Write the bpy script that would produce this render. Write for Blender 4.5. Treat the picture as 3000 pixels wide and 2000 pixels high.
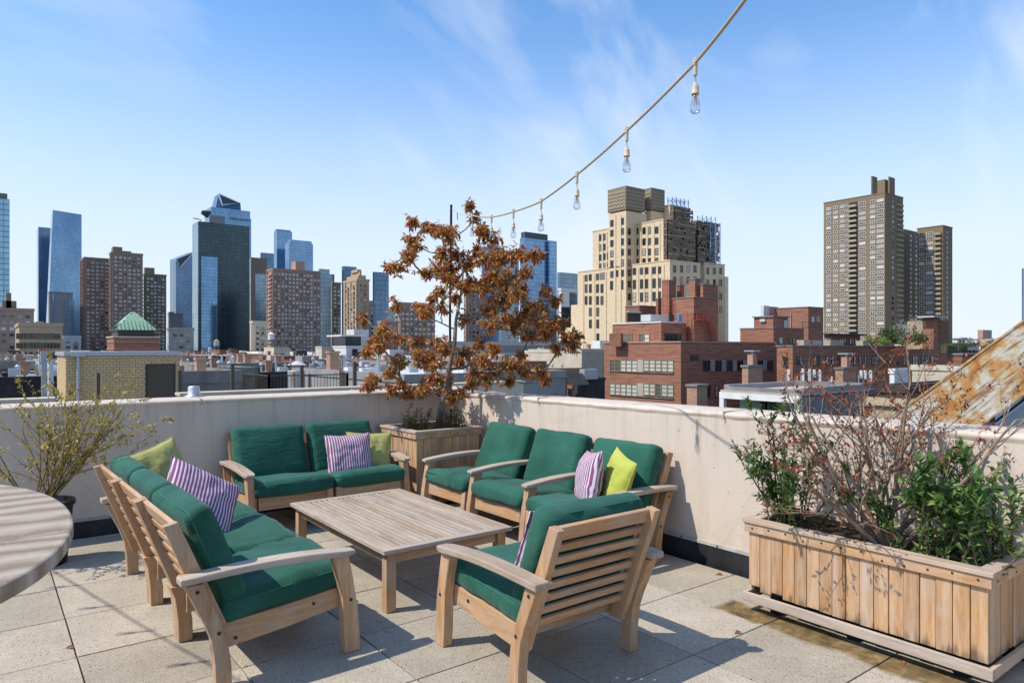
import bpy, bmesh, math, random
from mathutils import Vector, Matrix, noise
R = math.radians
scene = bpy.context.scene
for o in list(bpy.data.objects): bpy.data.objects.remove(o)

# ---------------------------------------------------------------- camera
# X runs along the left parapet (to the right), Y along the right parapet (away), Z up. Eye above the origin.
EYE = 1.51; FPX = 2030.0; HOR = 1020.0; HEAD = R(52.6)
cam = bpy.data.objects.new('camera', bpy.data.cameras.new('camera'))
scene.collection.objects.link(cam); scene.camera = cam
cam.location = (0, 0, EYE); cam.rotation_euler = (R(90), 0, HEAD - R(90))
cam.data.sensor_width = 36; cam.data.lens = 36 * FPX / 3000
cam.data.shift_y = (HOR - 1000) / 3000
cam.data.clip_start = 0.05; cam.data.clip_end = 20000
# ---------------------------------------------------------------- sky
SUNV = Vector((-0.560, 0.190, 0.745)).normalized()
ELEV = math.asin(SUNV.z); AZ = math.atan2(SUNV.x, SUNV.y)
w = bpy.data.worlds.new('World'); scene.world = w; w.use_nodes = True
nt = w.node_tree; N = nt.nodes; Lk = nt.links
bg = N['Background']; bg.inputs[1].default_value = 0.15
sky = N.new('ShaderNodeTexSky'); sky.sky_type = 'NISHITA'; sky.sun_disc = False
sky.sun_elevation = ELEV; sky.sun_rotation = AZ
sky.air_density = 1.0; sky.dust_density = 0.3; sky.ozone_density = 3.0; sky.altitude = 50
tc = N.new('ShaderNodeTexCoord')
mp = N.new('ShaderNodeMapping'); mp.inputs['Rotation'].default_value = (R(20), R(35), R(-20)); mp.inputs['Scale'].default_value = (1.0, 5.2, 2.8)
Lk.new(tc.outputs['Generated'], mp.inputs[0])
n1 = N.new('ShaderNodeTexNoise'); n1.inputs['Scale'].default_value = 1.3; n1.inputs['Detail'].default_value = 9; n1.inputs['Roughness'].default_value = 0.5; n1.inputs['Distortion'].default_value = 0.6
Lk.new(mp.outputs[0], n1.inputs[0])
cr = N.new('ShaderNodeValToRGB'); cr.color_ramp.elements[0].position = 0.50; cr.color_ramp.elements[0].color = (0, 0, 0, 1)
cr.color_ramp.elements[1].position = 0.78; cr.color_ramp.elements[1].color = (0.6, 0.6, 0.6, 1)
Lk.new(n1.outputs[0], cr.inputs[0])
mix = N.new('ShaderNodeMix'); mix.data_type = 'RGBA'
tint = N.new('ShaderNodeMix'); tint.data_type = 'RGBA'; tint.blend_type = 'MULTIPLY'; tint.inputs[0].default_value = 1; tint.inputs[7].default_value = (1.00, 1.36, 1.58, 1)
Lk.new(sky.outputs[0], tint.inputs[6])
# pale haze towards the horizon, all the way round
sx = N.new('ShaderNodeSeparateXYZ'); Lk.new(tc.outputs['Generated'], sx.inputs[0])
hz = N.new('ShaderNodeMapRange'); hz.inputs[1].default_value = 0.0; hz.inputs[2].default_value = 0.51; hz.inputs[3].default_value = 0.92; hz.inputs[4].default_value = 0.0; hz.interpolation_type = 'SMOOTHERSTEP'
Lk.new(sx.outputs[2], hz.inputs[0])
hm = N.new('ShaderNodeMix'); hm.data_type = 'RGBA'; Lk.new(hz.outputs[0], hm.inputs[0]); Lk.new(tint.outputs[2], hm.inputs[6]); hm.inputs[7].default_value = (5.35, 5.85, 6.6, 1)
Lk.new(cr.outputs[0], mix.inputs[0]); Lk.new(hm.outputs[2], mix.inputs[6]); mix.inputs[7].default_value = (6.0, 6.4, 6.9, 1)
Lk.new(mix.outputs[2], bg.inputs[0])
# ---------------------------------------------------------------- sun
sl = bpy.data.lights.new('sun', 'SUN'); sl.energy = 4.75; sl.angle = R(0.53); sl.color = (1.0, 0.925, 0.81)
so = bpy.data.objects.new('sun', sl); scene.collection.objects.link(so)
so.rotation_euler = (-SUNV).to_track_quat('-Z', 'Y').to_euler()
vs = scene.view_settings; vs.view_transform = 'Standard'; vs.look = 'None'; vs.exposure = 0.03; vs.gamma = 1; vs.use_curve_mapping = False
scene.render.engine = 'CYCLES'
scene.cycles.max_bounces = 6; scene.cycles.transparent_max_bounces = 12

# ---------------------------------------------------------------- helpers
COL = scene.collection
FW = Vector((math.cos(HEAD), math.sin(HEAD), 0)); RT = Vector((math.sin(HEAD), -math.cos(HEAD), 0))
def place(px, py, d):            # a point seen in that direction, d metres ahead
    return FW * d + RT * ((px - 1500) / FPX * d) + Vector((0, 0, EYE - (py - HOR) * d / FPX))
def ground(px, py, z=0.0):
    return place(px, py, FPX * (EYE - z) / (py - HOR))
def on_x(px, X):                 # y where the bearing px meets the plane x = X
    t = (px - 1500) / FPX; d = X / (FW.x + RT.x * t); return d * (FW.y + RT.y * t)
def on_y(px, Y):
    t = (px - 1500) / FPX; d = Y / (FW.y + RT.y * t); return d * (FW.x + RT.x * t)
def depth(x, y): return x * FW.x + y * FW.y
def zat(py, d): return EYE - (py - HOR) * d / FPX

class MB:
    def __init__(s): s.v = []; s.f = []; s.m = []
    def add(s, vs_, fs_, mi=0):
        o = len(s.v); s.v += [tuple(q) for q in vs_]; s.f += [tuple(i + o for i in q) for q in fs_]; s.m += [mi] * len(fs_); return s
    def box(s, x0, x1, y0, y1, z0, z1, mi=0):
        return s.add([(x0,y0,z0),(x1,y0,z0),(x1,y1,z0),(x0,y1,z0),(x0,y0,z1),(x1,y0,z1),(x1,y1,z1),(x0,y1,z1)],
                     [(0,3,2,1),(4,5,6,7),(0,1,5,4),(1,2,6,5),(2,3,7,6),(3,0,4,7)], mi)
    def prism(s, prof, a, b, axis='x', mi=0):   # profile of (p, q) extruded from a to b
        n = len(prof)
        area = sum(prof[i][0]*prof[(i+1)%n][1]-prof[(i+1)%n][0]*prof[i][1] for i in range(n))
        if area < 0: prof = prof[::-1]
        def P(t, p, q): return {'x': (t, p, q), 'y': (q, t, p), 'z': (p, q, t)}[axis]
        vs_ = [P(a, *p) for p in prof] + [P(b, *p) for p in prof]
        fs_ = [tuple(range(n))[::-1], tuple(range(n, 2*n))] + [(i, (i+1) % n, n+(i+1) % n, n+i) for i in range(n)]
        return s.add(vs_, fs_, mi)
    def frustum(s, x0, x1, y0, y1, z0, X0, X1, Y0, Y1, z1, mi=0):
        return s.add([(x0,y0,z0),(x1,y0,z0),(x1,y1,z0),(x0,y1,z0),(X0,Y0,z1),(X1,Y0,z1),(X1,Y1,z1),(X0,Y1,z1)],
                     [(0,3,2,1),(4,5,6,7),(0,1,5,4),(1,2,6,5),(2,3,7,6),(3,0,4,7)], mi)
    def tube(s, pts, rad, n=6, cap=True, mi=0):
        pts = [Vector(p) for p in pts]
        if not isinstance(rad, (list, tuple)): rad = [rad] * len(pts)
        vs_ = []; fs_ = []; u = None
        for i, p in enumerate(pts):
            t = (pts[min(i+1, len(pts)-1)] - pts[max(i-1, 0)])
            if t.length < 1e-9: t = Vector((0, 0, 1))
            t.normalize()
            if u is None: u = t.orthogonal().normalized()
            else:
                u = u - t * u.dot(t)
                u = u.normalized() if u.length > 1e-6 else t.orthogonal().normalized()
            v_ = t.cross(u)
            for k in range(n):
                a = 2*math.pi*k/n; vs_.append(p + (u*math.cos(a) + v_*math.sin(a))*rad[i])
        for i in range(len(pts)-1):
            for k in range(n):
                fs_.append((i*n+k, i*n+(k+1) % n, (i+1)*n+(k+1) % n, (i+1)*n+k))
        if cap: fs_ += [tuple(range(n))[::-1], tuple(range((len(pts)-1)*n, len(pts)*n))]
        return s.add(vs_, fs_, mi)
    def lathe(s, prof, c=(0, 0, 0), n=16, mi=0):  # (r, z) from bottom to top
        vs_ = [(c[0]+r*math.cos(2*math.pi*k/n), c[1]+r*math.sin(2*math.pi*k/n), c[2]+z) for r, z in prof for k in range(n)]
        fs_ = [(i*n+k, i*n+(k+1) % n, (i+1)*n+(k+1) % n, (i+1)*n+k) for i in range(len(prof)-1) for k in range(n)]
        fs_ += [tuple(range(n))[::-1], tuple(range((len(prof)-1)*n, len(prof)*n))]
        return s.add(vs_, fs_, mi)
    def leaf(s, p, d, up, L, W, fold=0.25, mi=0):
        p = Vector(p); d = d.normalized(); sd = d.cross(up)
        sd = sd.normalized() if sd.length > 1e-5 else d.orthogonal().normalized()
        n = sd.cross(d)
        return s.add([p, p+d*L*.45+sd*W*.5+n*W*fold, p+d*L-n*L*.12, p+d*L*.45-sd*W*.5+n*W*fold, p+d*L*.5],
                     [(0,1,4),(1,2,4),(2,3,4),(3,0,4)], mi)
    def mesh(s, name, mats, smooth=False):
        me = bpy.data.meshes.new(name); me.from_pydata(s.v, [], s.f)
        for m in (mats if isinstance(mats, (list, tuple)) else [mats]): me.materials.append(m)
        if any(s.m): me.polygons.foreach_set('material_index', s.m)
        if smooth: me.polygons.foreach_set('use_smooth', [True]*len(s.f))
        me.update(); return me
    def build(s, name, mats, parent=None, loc=None, rot=None, bevel=0, smooth=False, org=None):
        if org is not None: s.v = [(a-org[0], b-org[1], c-org[2]) for a, b, c in s.v]
        return inst(name, s.mesh(name, mats, smooth), parent, loc, rot, bevel)
def inst(name, me, parent=None, loc=None, rot=None, bevel=0):
    o = bpy.data.objects.new(name, me); COL.objects.link(o)
    if parent is not None: o.parent = parent
    if loc is not None: o.location = loc
    if rot is not None: o.rotation_euler = rot
    if bevel:
        b = o.modifiers.new('bevel', 'BEVEL'); b.width = bevel; b.segments = 2; b.limit_method = 'ANGLE'; b.angle_limit = R(40)
    return o
def tag(o, label=None, cat=None, group=None, kind=None):
    if label: o['label'] = label
    if cat: o['category'] = cat
    if group: o['group'] = group
    if kind: o['kind'] = kind
    return o
def thing(name, label, cat, loc=(0, 0, 0), rz=0, group=None):
    o = bpy.data.objects.new(name, None); COL.objects.link(o); o.location = loc; o.rotation_euler = (0, 0, rz); o.empty_display_size = .1
    return tag(o, label, cat, group)
def copy_thing(o, loc, rz, label, group=None):
    c = o.copy(); COL.objects.link(c); c.location = loc; c.rotation_euler = (0, 0, rz); c['label'] = label
    if group: c['group'] = group
    for ch in list(o.children):
        k = ch.copy(); COL.objects.link(k); k.parent = c
        for g in list(ch.children):
            q = g.copy(); COL.objects.link(q); q.parent = k
    return c

# ---------------------------------------------------------------- materials
def mat(name, col, rough=.7, metal=0, spec=.3):
    m = bpy.data.materials.new(name); m.use_nodes = True; b = m.node_tree.nodes['Principled BSDF']
    b.inputs['Base Color'].default_value = (*col, 1); b.inputs['Roughness'].default_value = rough; b.inputs['Metallic'].default_value = metal
    b.inputs['Specular IOR Level'].default_value = spec
    return m
class NT:
    def __init__(s, m): s.t = m.node_tree; s.b = s.t.nodes['Principled BSDF']
    def n(s, ty, **kw):
        x = s.t.nodes.new(ty)
        for k, v in kw.items(): setattr(x, k, v)
        return x
    def l(s, a, b): s.t.links.new(a, b)
    def val(s, sock, v):
        if hasattr(v, 'is_linked') or hasattr(v, 'links'): s.l(v, sock)
        else: sock.default_value = v
    def math(s, op, a, b=0.0, c=None):
        x = s.n('ShaderNodeMath', operation=op); s.val(x.inputs[0], a); s.val(x.inputs[1], b)
        if c is not None: s.val(x.inputs[2], c)
        return x.outputs[0]
    def coord(s, kind='Object', scale=(1, 1, 1), rnd=0.0):
        tc_ = s.n('ShaderNodeTexCoord'); out = tc_.outputs[kind]
        if rnd:
            oi = s.n('ShaderNodeObjectInfo'); va = s.n('ShaderNodeVectorMath', operation='ADD')
            sc = s.n('ShaderNodeVectorMath', operation='SCALE'); s.l(oi.outputs['Random'], sc.inputs[3]); sc.inputs[0].default_value = (rnd, rnd*.7, rnd*1.3)
            s.l(out, va.inputs[0]); s.l(sc.outputs[0], va.inputs[1]); out = va.outputs[0]
        mp_ = s.n('ShaderNodeMapping'); s.l(out, mp_.inputs[0]); mp_.inputs['Scale'].default_value = scale
        return mp_.outputs[0]
    def noise(s, vec, scale, detail=4, rough=.5, dist=0):
        x = s.n('ShaderNodeTexNoise'); s.l(vec, x.inputs['Vector']); x.inputs['Scale'].default_value = scale
        x.inputs['Detail'].default_value = detail; x.inputs['Roughness'].default_value = rough; x.inputs['Distortion'].default_value = dist
        return x.outputs[0]
    def ramp(s, f, stops, interp='LINEAR'):
        x = s.n('ShaderNodeValToRGB'); s.val(x.inputs[0], f); e = x.color_ramp.elements; x.color_ramp.interpolation = interp
        while len(e) < len(stops): e.new(.5)
        for q, (p, c) in zip(e, stops):
            q.position = p; q.color = (*c, 1) if len(c) == 3 else c
        return x.outputs[0]
    def mix(s, f, a, b, mode='MIX'):
        x = s.n('ShaderNodeMix', data_type='RGBA', blend_type=mode); s.val(x.inputs[0], f)
        for i, v in ((6, a), (7, b)):
            if isinstance(v, tuple): x.inputs[i].default_value = (*v, 1)
            else: s.l(v, x.inputs[i])
        return x.outputs[2]
    def bump(s, h, strength=.3, dist=.01):
        x = s.n('ShaderNodeBump'); x.inputs['Strength'].default_value = strength; x.inputs['Distance'].default_value = dist
        s.l(h, x.inputs['Height']); s.l(x.outputs[0], s.b.inputs['Normal'])
    def col(s, c): s.l(c, s.b.inputs['Base Color'])
    def rand(s):
        return s.n('ShaderNodeObjectInfo').outputs['Random']
    def island(s):
        g = s.n('ShaderNodeNewGeometry'); return g.outputs['Random Per Island']
    def xyz(s, vec):
        x = s.n('ShaderNodeSeparateXYZ'); s.l(vec, x.inputs[0]); return x.outputs
def wood(name, axis, lo, hi, knot=.5, grey=0.0):
    m = mat(name, hi, .62, 0, .25); t = NT(m)
    sc = {'x': (.9, 9, 9), 'y': (9, .9, 9), 'z': (9, 9, .9)}[axis]
    v = t.coord('Object', sc, 7.0)
    a = t.noise(v, 2.2, 5, .55, .9); f = t.noise(v, 14, 3, .6, .2)
    c = t.ramp(a, [(.28, lo), (.52, tuple((p+q)/2 for p, q in zip(lo, hi))), (.75, hi)])
    r = t.rand(); rr = t.ramp(r, [(0, (.78, .72, .66)), (.25, (1.04, .97, .90)), (.5, (.95, .97, 1.0)), (.75, (1.10, 1.10, 1.09)), (1, (.92, .86, .80))])
    c = t.mix(1.0, c, rr, 'MULTIPLY')
    g2 = t.ramp(f, [(.3, (.72, .68, .66)), (.55, (1.04, 1.04, 1.04))]); c = t.mix(.6, c, g2, 'MULTIPLY')
    v2 = t.coord('Object', (3, 3, 3), 3.0); st = t.noise(v2, 1.6, 4, .6)
    gm = t.ramp(st, [(.45, (0, 0, 0)), (.7, (1, 1, 1))])
    c = t.mix(t.math('MULTIPLY', gm, .50+grey*.3), c, (.42, .36, .30))
    if name.startswith('cedar'):
        pz = t.xyz(t.coord('Object'))[2]; lo_ = t.n('ShaderNodeMapRange'); lo_.inputs[1].default_value = .30; lo_.inputs[2].default_value = .10; t.l(pz, lo_.inputs[0])
        dn = t.noise(t.coord('Object', (14, 14, 3), 5.0), 1.4, 5, .7); e = t.ramp(t.math('MULTIPLY', lo_.outputs[0], dn), [(.34, (0, 0, 0)), (.50, (1, 1, 1))]); c = t.mix(t.math('MULTIPLY', e, .8), c, (.07, .05, .035))
        wz = t.ramp(t.noise(t.coord('Object', (11, 11, .8), 9.0), 1.2, 4, .6), [(.50, (0, 0, 0)), (.66, (1, 1, 1))]); c = t.mix(t.math('MULTIPLY', wz, .45), c, (.62, .50, .39))
    t.col(c); t.bump(f, .25, .004); return m
TK = dict(lo=(.38, .215, .105), hi=(.58, .375, .225))
M = {}
for ax in 'xyz':
    M['teak_'+ax] = wood('teak_'+ax, ax, **TK)
    M['grey_'+ax] = wood('weathered_teak_'+ax, ax, (.32, .25, .19), (.55, .46, .37), grey=.7)
    M['cedar_'+ax] = wood('cedar_'+ax, ax, (.40, .215, .095), (.60, .39, .22))
M['rotwood_x'] = wood('silvered_wood_x', 'x', (.38, .29, .22), (.55, .45, .37), grey=.5)
M['rotwood_y'] = wood('silvered_wood_y', 'y', (.38, .29, .22), (.55, .45, .37), grey=.5)
def m_oval():
    m = mat('silver_teak', (.4, .36, .33), .6); t = NT(m); v = t.coord('Object', (1, 1, 1), 5.0)
    d = t.noise(v, 1.4, 3, .5, .8)
    wv = t.n('ShaderNodeTexWave', wave_type='BANDS', bands_direction='Y'); t.l(v, wv.inputs[0]); wv.inputs['Scale'].default_value = 2.2; wv.inputs['Distortion'].default_value = 14; wv.inputs['Detail'].default_value = 5; wv.inputs['Detail Scale'].default_value = .55
    c = t.ramp(wv.outputs[0], [(0, (.24, .175, .12)), (.35, (.34, .265, .195)), (.65, (.37, .295, .22)), (1, (.44, .37, .29))])
    fg = t.noise(t.coord('Object', (2, 26, 2), 5.0), 5, 4, .65); c = t.mix(.8, c, t.ramp(fg, [(.3, (.80, .78, .76)), (.6, (1.04, 1.04, 1.04))]), 'MULTIPLY'); t.col(c)
    v2 = t.coord('Object', (14, 2.5, 2), 5.0); ck = t.noise(v2, 3, 2, .4)
    t.bump(t.ramp(ck, [(.33, (0, 0, 0)), (.38, (1, 1, 1))]), .35, .002); return m
M['oval'] = m_oval()
def m_paver():
    m = mat('exposed_aggregate', (.5, .47, .42), .85, 0, .2); t = NT(m); v = t.coord('Object', (1, 1, 1), 9.0)
    gpos = t.n('ShaderNodeNewGeometry').outputs['Position']
    vo = t.n('ShaderNodeTexVoronoi'); t.l(v, vo.inputs['Vector']); vo.inputs['Scale'].default_value = 150
    sp = t.ramp(vo.outputs['Color'], [(.05, (.10, .09, .08)), (.14, (.405, .355, .285)), (.6, (.475, .425, .345)), (1, (.565, .515, .43))])
    vo2 = t.n('ShaderNodeTexVoronoi'); t.l(v, vo2.inputs['Vector']); vo2.inputs['Scale'].default_value = 60
    dk = t.ramp(vo2.outputs['Distance'], [(.10, (.25, .23, .21)), (.2, (1, 1, 1))])
    c = t.mix(.75, sp, dk, 'MULTIPLY')
    big = t.noise(t.coord('Object', (1, 1, 1), 4.0), 2.5, 4, .6); c = t.mix(1, c, t.ramp(big, [(.3, (.78, .775, .77)), (.7, (1.0, .99, .975))]), 'MULTIPLY')
    rr = t.ramp(t.rand(), [(0, (.84, .835, .82)), (.5, (.98, .98, .975)), (1, (1.07, 1.06, 1.05))]); c = t.mix(1, c, rr, 'MULTIPLY')
    # algae stain where the planter drains
    p = t.xyz(gpos); nx = t.noise(gpos, 3.2, 5, .6)
    dx = t.math('ABSOLUTE', t.math('SUBTRACT', p[0], t.math('ADD', 3.475, t.math('MULTIPLY', t.math('SUBTRACT', p[1], 1.8), .03))))
    e = t.math('SUBTRACT', t.math('MULTIPLY', t.math('SUBTRACT', nx, .5), .22), t.math('SUBTRACT', dx, .125))
    yl = t.math('MINIMUM', t.math('MULTIPLY', t.math('SUBTRACT', 2.52, p[1]), 6.0), 1.0); e = t.math('MINIMUM', e, t.math('MULTIPLY', yl, .2))
    cl = t.n('ShaderNodeClamp'); t.l(t.math('MULTIPLY', e, 22.0), cl.inputs[0])
    stc = t.ramp(t.noise(gpos, 11, 5, .65), [(.3, (.035, .022, .008)), (.5, (.16, .10, .032)), (.7, (.30, .22, .09))])
    c = t.mix(t.math('MULTIPLY', cl.outputs[0], .92), c, stc)
    t.col(c); t.bump(vo.outputs['Distance'], .35, .004); return m
M['paver'] = m_paver()
def m_stucco():
    m = mat('painted_stucco', (.62, .58, .52), .85, 0, .2); t = NT(m); v = t.coord('Object')
    a = t.noise(v, 1.1, 5, .6); c = t.ramp(a, [(.3, (.575, .485, .398)), (.7, (.635, .545, .455))])
    st = t.noise(t.coord('Object', (5, 5, .35)), 1.7, 5, .65); c = t.mix(1, c, t.ramp(st, [(.30, (.90, .89, .875)), (.5, (1, 1, 1))]), 'MULTIPLY')
    pz = t.xyz(v)[2]; up_ = t.n('ShaderNodeMapRange'); up_.inputs[1].default_value = .95; up_.inputs[2].default_value = 1.33; t.l(pz, up_.inputs[0])
    dr = t.ramp(t.noise(t.coord('Object', (9, 9, .25)), 1.5, 4, .7), [(.52, (0, 0, 0)), (.68, (1, 1, 1))]); c = t.mix(t.math('MULTIPLY', t.math('MULTIPLY', dr, up_.outputs[0]), .38), c, (.30, .26, .22))
    lo_ = t.n('ShaderNodeMapRange'); lo_.inputs[1].default_value = .75; lo_.inputs[2].default_value = .42; t.l(pz, lo_.inputs[0]); gr = t.ramp(t.noise(v, 3.5, 5, .7), [(.4, (0, 0, 0)), (.65, (1, 1, 1))]); c = t.mix(t.math('MULTIPLY', t.math('MULTIPLY', gr, lo_.outputs[0]), .35), c, (.30, .27, .23))
    vk = t.n('ShaderNodeTexVoronoi', feature='DISTANCE_TO_EDGE'); t.l(t.coord('Object', (.9, .9, .5)), vk.inputs['Vector']); vk.inputs['Scale'].default_value = .8; kk = t.ramp(vk.outputs[0], [(.0015, (.62, .58, .54)), (.006, (1, 1, 1))]); c = t.mix(.15, c, kk, 'MULTIPLY')
    sp = t.noise(v, 26, 2, .5); c = t.mix(1, c, t.ramp(sp, [(.27, (.72, .70, .68)), (.31, (1, 1, 1))]), 'MULTIPLY')
    t.col(c); t.bump(t.noise(v, 55, 4, .65), .35, .006); return m
M['stucco'] = m_stucco()
def simple_noise(name, lo, hi, scale, rough=.8, metal=0, detail=4, bump=0, stretch=(1, 1, 1), spec=.3):
    m = mat(name, hi, rough, metal, spec); t = NT(m); a = t.noise(t.coord('Object', stretch, 2.0), scale, detail, .6)
    t.col(t.ramp(a, [(.3, lo), (.7, hi)]))
    if bump: t.bump(a, bump, .01)
    return m
M['flash'] = simple_noise('black_flashing', (.012, .013, .016), (.035, .037, .042), 6, .45, stretch=(1, 1, .2))
M['bar'] = simple_noise('termination_bar', (.30, .29, .27), (.5, .48, .45), 9, .6)
M['dark'] = mat('dark_underlay', (.025, .022, .02), .9)
M['black_plastic'] = mat('black_plastic', (.012, .012, .013), .4)
M['soil'] = simple_noise('soil', (.02, .013, .008), (.07, .045, .028), 18, .95, bump=.6)
M['bolt'] = mat('dark_bolt', (.05, .04, .032), .5, .3)
def m_fabric(name, c1, c2):
    m = mat(name, c1, .85, 0, .15); t = NT(m); v = t.coord('Object', (1, 1, 1), 6.0)
    a = t.noise(v, 3.5, 4, .55); c = t.ramp(a, [(.3, c1), (.7, c2)]); t.col(c)
    fold = t.noise(t.coord('Object', (2.2, 6, 3), 6.0), 2.6, 5, .55, 1.2); wv = t.noise(v, 420, 1, .5)
    t.bump(t.math('ADD', fold, t.math('MULTIPLY', wv, .05)), .45, .018)
    t.b.inputs['Sheen Weight'].default_value = .12; t.b.inputs['Sheen Roughness'].default_value = .5
    return m
M['green'] = m_fabric('green_canvas', (.012, .070, .047), (.027, .120, .083))
M['lime'] = m_fabric('lime_fabric', (.37, .40, .065), (.45, .48, .10))
M['olive'] = m_fabric('olive_lime_fabric', (.33, .315, .10), (.41, .395, .145))
def m_stripe(name, dark):
    m = mat(name, dark, .85, 0, .15); t = NT(m); v = t.coord('Object'); x = t.xyz(v)[0]
    fr = t.math('FRACT', t.math('MULTIPLY', x, 46.0)); c = t.ramp(fr, [(0, dark), (.56, dark), (.60, (.66, .59, .62)), (.97, (.66, .59, .62)), (1, dark)])
    t.col(c); t.bump(t.noise(t.coord('Object', (4, 2, 2)), 2.5, 3, .5), .4, .02); return m
M['piping'] = mat('green_piping', (.030, .135, .095), .8)
M['stripe'] = m_stripe('plum_stripe', (.23, .080, .18))
def m_leaf(name, stops, trans=.35, rough=.45):
    m = mat(name, stops[0][1], rough, 0, .4); t = NT(m)
    f = t.math('FRACT', t.math('ADD', t.island(), t.math('MULTIPLY', t.rand(), 7.31)))
    c = t.ramp(f, stops); t.col(c)
    tr = t.n('ShaderNodeBsdfTranslucent'); t.l(c, tr.inputs[0])
    mx = t.n('ShaderNodeMixShader'); mx.inputs[0].default_value = trans
    out = t.t.nodes['Material Output']; t.l(t.b.outputs[0], mx.inputs[1]); t.l(tr.outputs[0], mx.inputs[2]); t.l(mx.outputs[0], out.inputs[0])
    return m
M['copper'] = m_leaf('copper_leaf', [(0, (.26, .06, .025)), (.25, (.46, .13, .04)), (.5, (.62, .24, .065)), (.72, (.52, .31, .08)), (.88, (.32, .30, .08)), (1, (.68, .32, .16))], .48)
M['bushleaf'] = m_leaf('green_leaf', [(0, (.055, .12, .03)), (.4, (.11, .21, .05)), (.75, (.18, .30, .08)), (1, (.28, .37, .12))])
M['fineleaf'] = m_leaf('dark_green_leaf', [(0, (.03, .075, .02)), (.5, (.07, .145, .035)), (.9, (.13, .21, .05)), (1, (.25, .08, .025))])
M['redbud'] = m_leaf('red_bud', [(0, (.14, .025, .015)), (.5, (.27, .055, .02)), (.85, (.36, .11, .03)), (1, (.12, .05, .02))])
M['yellowleaf'] = m_leaf('yellow_leaf', [(0, (.34, .25, .045)), (.5, (.48, .38, .07)), (.8, (.30, .30, .07)), (.93, (.20, .08, .04)), (1, (.45, .16, .12))])
M['heather'] = m_leaf('heather_leaf', [(0, (.08, .09, .03)), (.6, (.18, .17, .07)), (1, (.26, .14, .10))])
M['bark'] = simple_noise('grey_bark', (.10, .085, .07), (.30, .26, .22), 22, .9, bump=.5, stretch=(1, 1, .3))
M['bark_tan'] = simple_noise('tan_bark', (.17, .115, .08), (.40, .30, .22), 20, .85, bump=.4, stretch=(1, 1, .3))
M['bark_dark'] = simple_noise('dark_bark', (.06, .04, .03), (.17, .12, .08), 22, .9)
M['twig'] = simple_noise('twig_bark', (.12, .09, .04), (.28, .20, .09), 20, .9)
M['cord'] = mat('beige_cord', (.42, .34, .23), .6)
M['socket'] = mat('beige_socket', (.55, .46, .33), .5)
M['filament'] = mat('amber_filament', (.75, .42, .12), .4, .3)
def m_bulb():
    m = mat('clear_bulb', (1, 1, 1), .03); t = NT(m); nd = t.t.nodes
    tr = t.n('ShaderNodeBsdfTransparent'); tr.inputs[0].default_value = (.90, .92, .94, 1)
    gl = t.n('ShaderNodeBsdfGlossy'); gl.inputs['Roughness'].default_value = .06
    fr = t.n('ShaderNodeLayerWeight'); fr.inputs[0].default_value = .38
    mx = t.n('ShaderNodeMixShader'); t.l(fr.outputs['Facing'], mx.inputs[0]); t.l(tr.outputs[0], mx.inputs[1]); t.l(gl.outputs[0], mx.inputs[2])
    t.l(mx.outputs[0], nd['Material Output'].inputs[0]); return m
M['bulb'] = m_bulb()
M['black_metal'] = mat('black_metal', (.015, .015, .016), .5, .4)
M['bronze'] = mat('bronze_paint', (.085, .07, .05), .55, .2)
M['alu'] = mat('aluminium', (.50, .50, .50), .42, .7)
def m_brick(name, c1, c2, mortar, bw=.21, bh=.07, msz=.012, streak=.5):
    m = mat(name, c1, .85, 0, .2); t = NT(m); g = t.coord('Object'); p = t.xyz(g)
    u = t.math('ADD', p[0], p[1]); cb = t.n('ShaderNodeCombineXYZ'); t.l(u, cb.inputs[0]); t.l(p[2], cb.inputs[1])
    br = t.n('ShaderNodeTexBrick'); t.l(cb.outputs[0], br.inputs['Vector']); br.inputs['Scale'].default_value = 1
    br.inputs['Brick Width'].default_value = bw; br.inputs['Row Height'].default_value = bh; br.inputs['Mortar Size'].default_value = msz
    br.inputs['Color1'].default_value = (*c1, 1); br.inputs['Color2'].default_value = (*c2, 1); br.inputs['Mortar'].default_value = (*mortar, 1)
    cb2 = t.n('ShaderNodeCombineXYZ'); t.l(t.math('MULTIPLY', u, .22), cb2.inputs[0]); t.l(t.math('MULTIPLY', p[2], 2.6), cb2.inputs[1])
    st = t.noise(cb2.outputs[0], 1.6, 5, .65)
    c = t.mix(streak, br.outputs[0], t.ramp(st, [(.25, (.45, .42, .42)), (.5, (1, 1, 1)), (.78, (1.45, 1.4, 1.35))]), 'MULTIPLY')
    t.col(c); return m
M['brick_red'] = m_brick('red_brick', (.235, .088, .052), (.335, .135, .080), (.29, .175, .125), streak=.95)
M['brick_brown'] = m_brick('brown_brick', (.19, .073, .042), (.26, .108, .062), (.22, .13, .09), streak=.9)
M['brick_chimney'] = m_brick('chimney_brick', (.30, .125, .07), (.40, .18, .10), (.38, .29, .22), .22, .08, .016)
M['brick_tan'] = m_brick('tan_brick', (.38, .27, .15), (.46, .33, .19), (.42, .36, .27))
M['brick_tower'] = m_brick('tower_brick', (.31, .215, .165), (.36, .25, .195), (.30, .225, .18), .6, .3, .03, .2)
M['brick_taupe'] = m_brick('taupe_brick', (.215, .16, .10), (.255, .19, .12), (.20, .15, .095), .6, .25, .03, .45)
M['limestone'] = m_brick('buff_limestone', (.60, .475, .31), (.66, .525, .35), (.55, .435, .285), 1.2, .6, .03, .25)
M['yellow_brick'] = simple_noise('yellow_brick', (.46, .325, .165), (.62, .455, .245), 9, .85, bump=.2)
M['mortar'] = simple_noise('mortar', (.30, .24, .17), (.44, .37, .27), 5, .9)
M['mortar_new'] = mat('new_mortar', (.52, .46, .36), .9)
M['crown'] = simple_noise('crown_brick', (.19, .155, .108), (.24, .20, .14), .7, .85)
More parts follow.
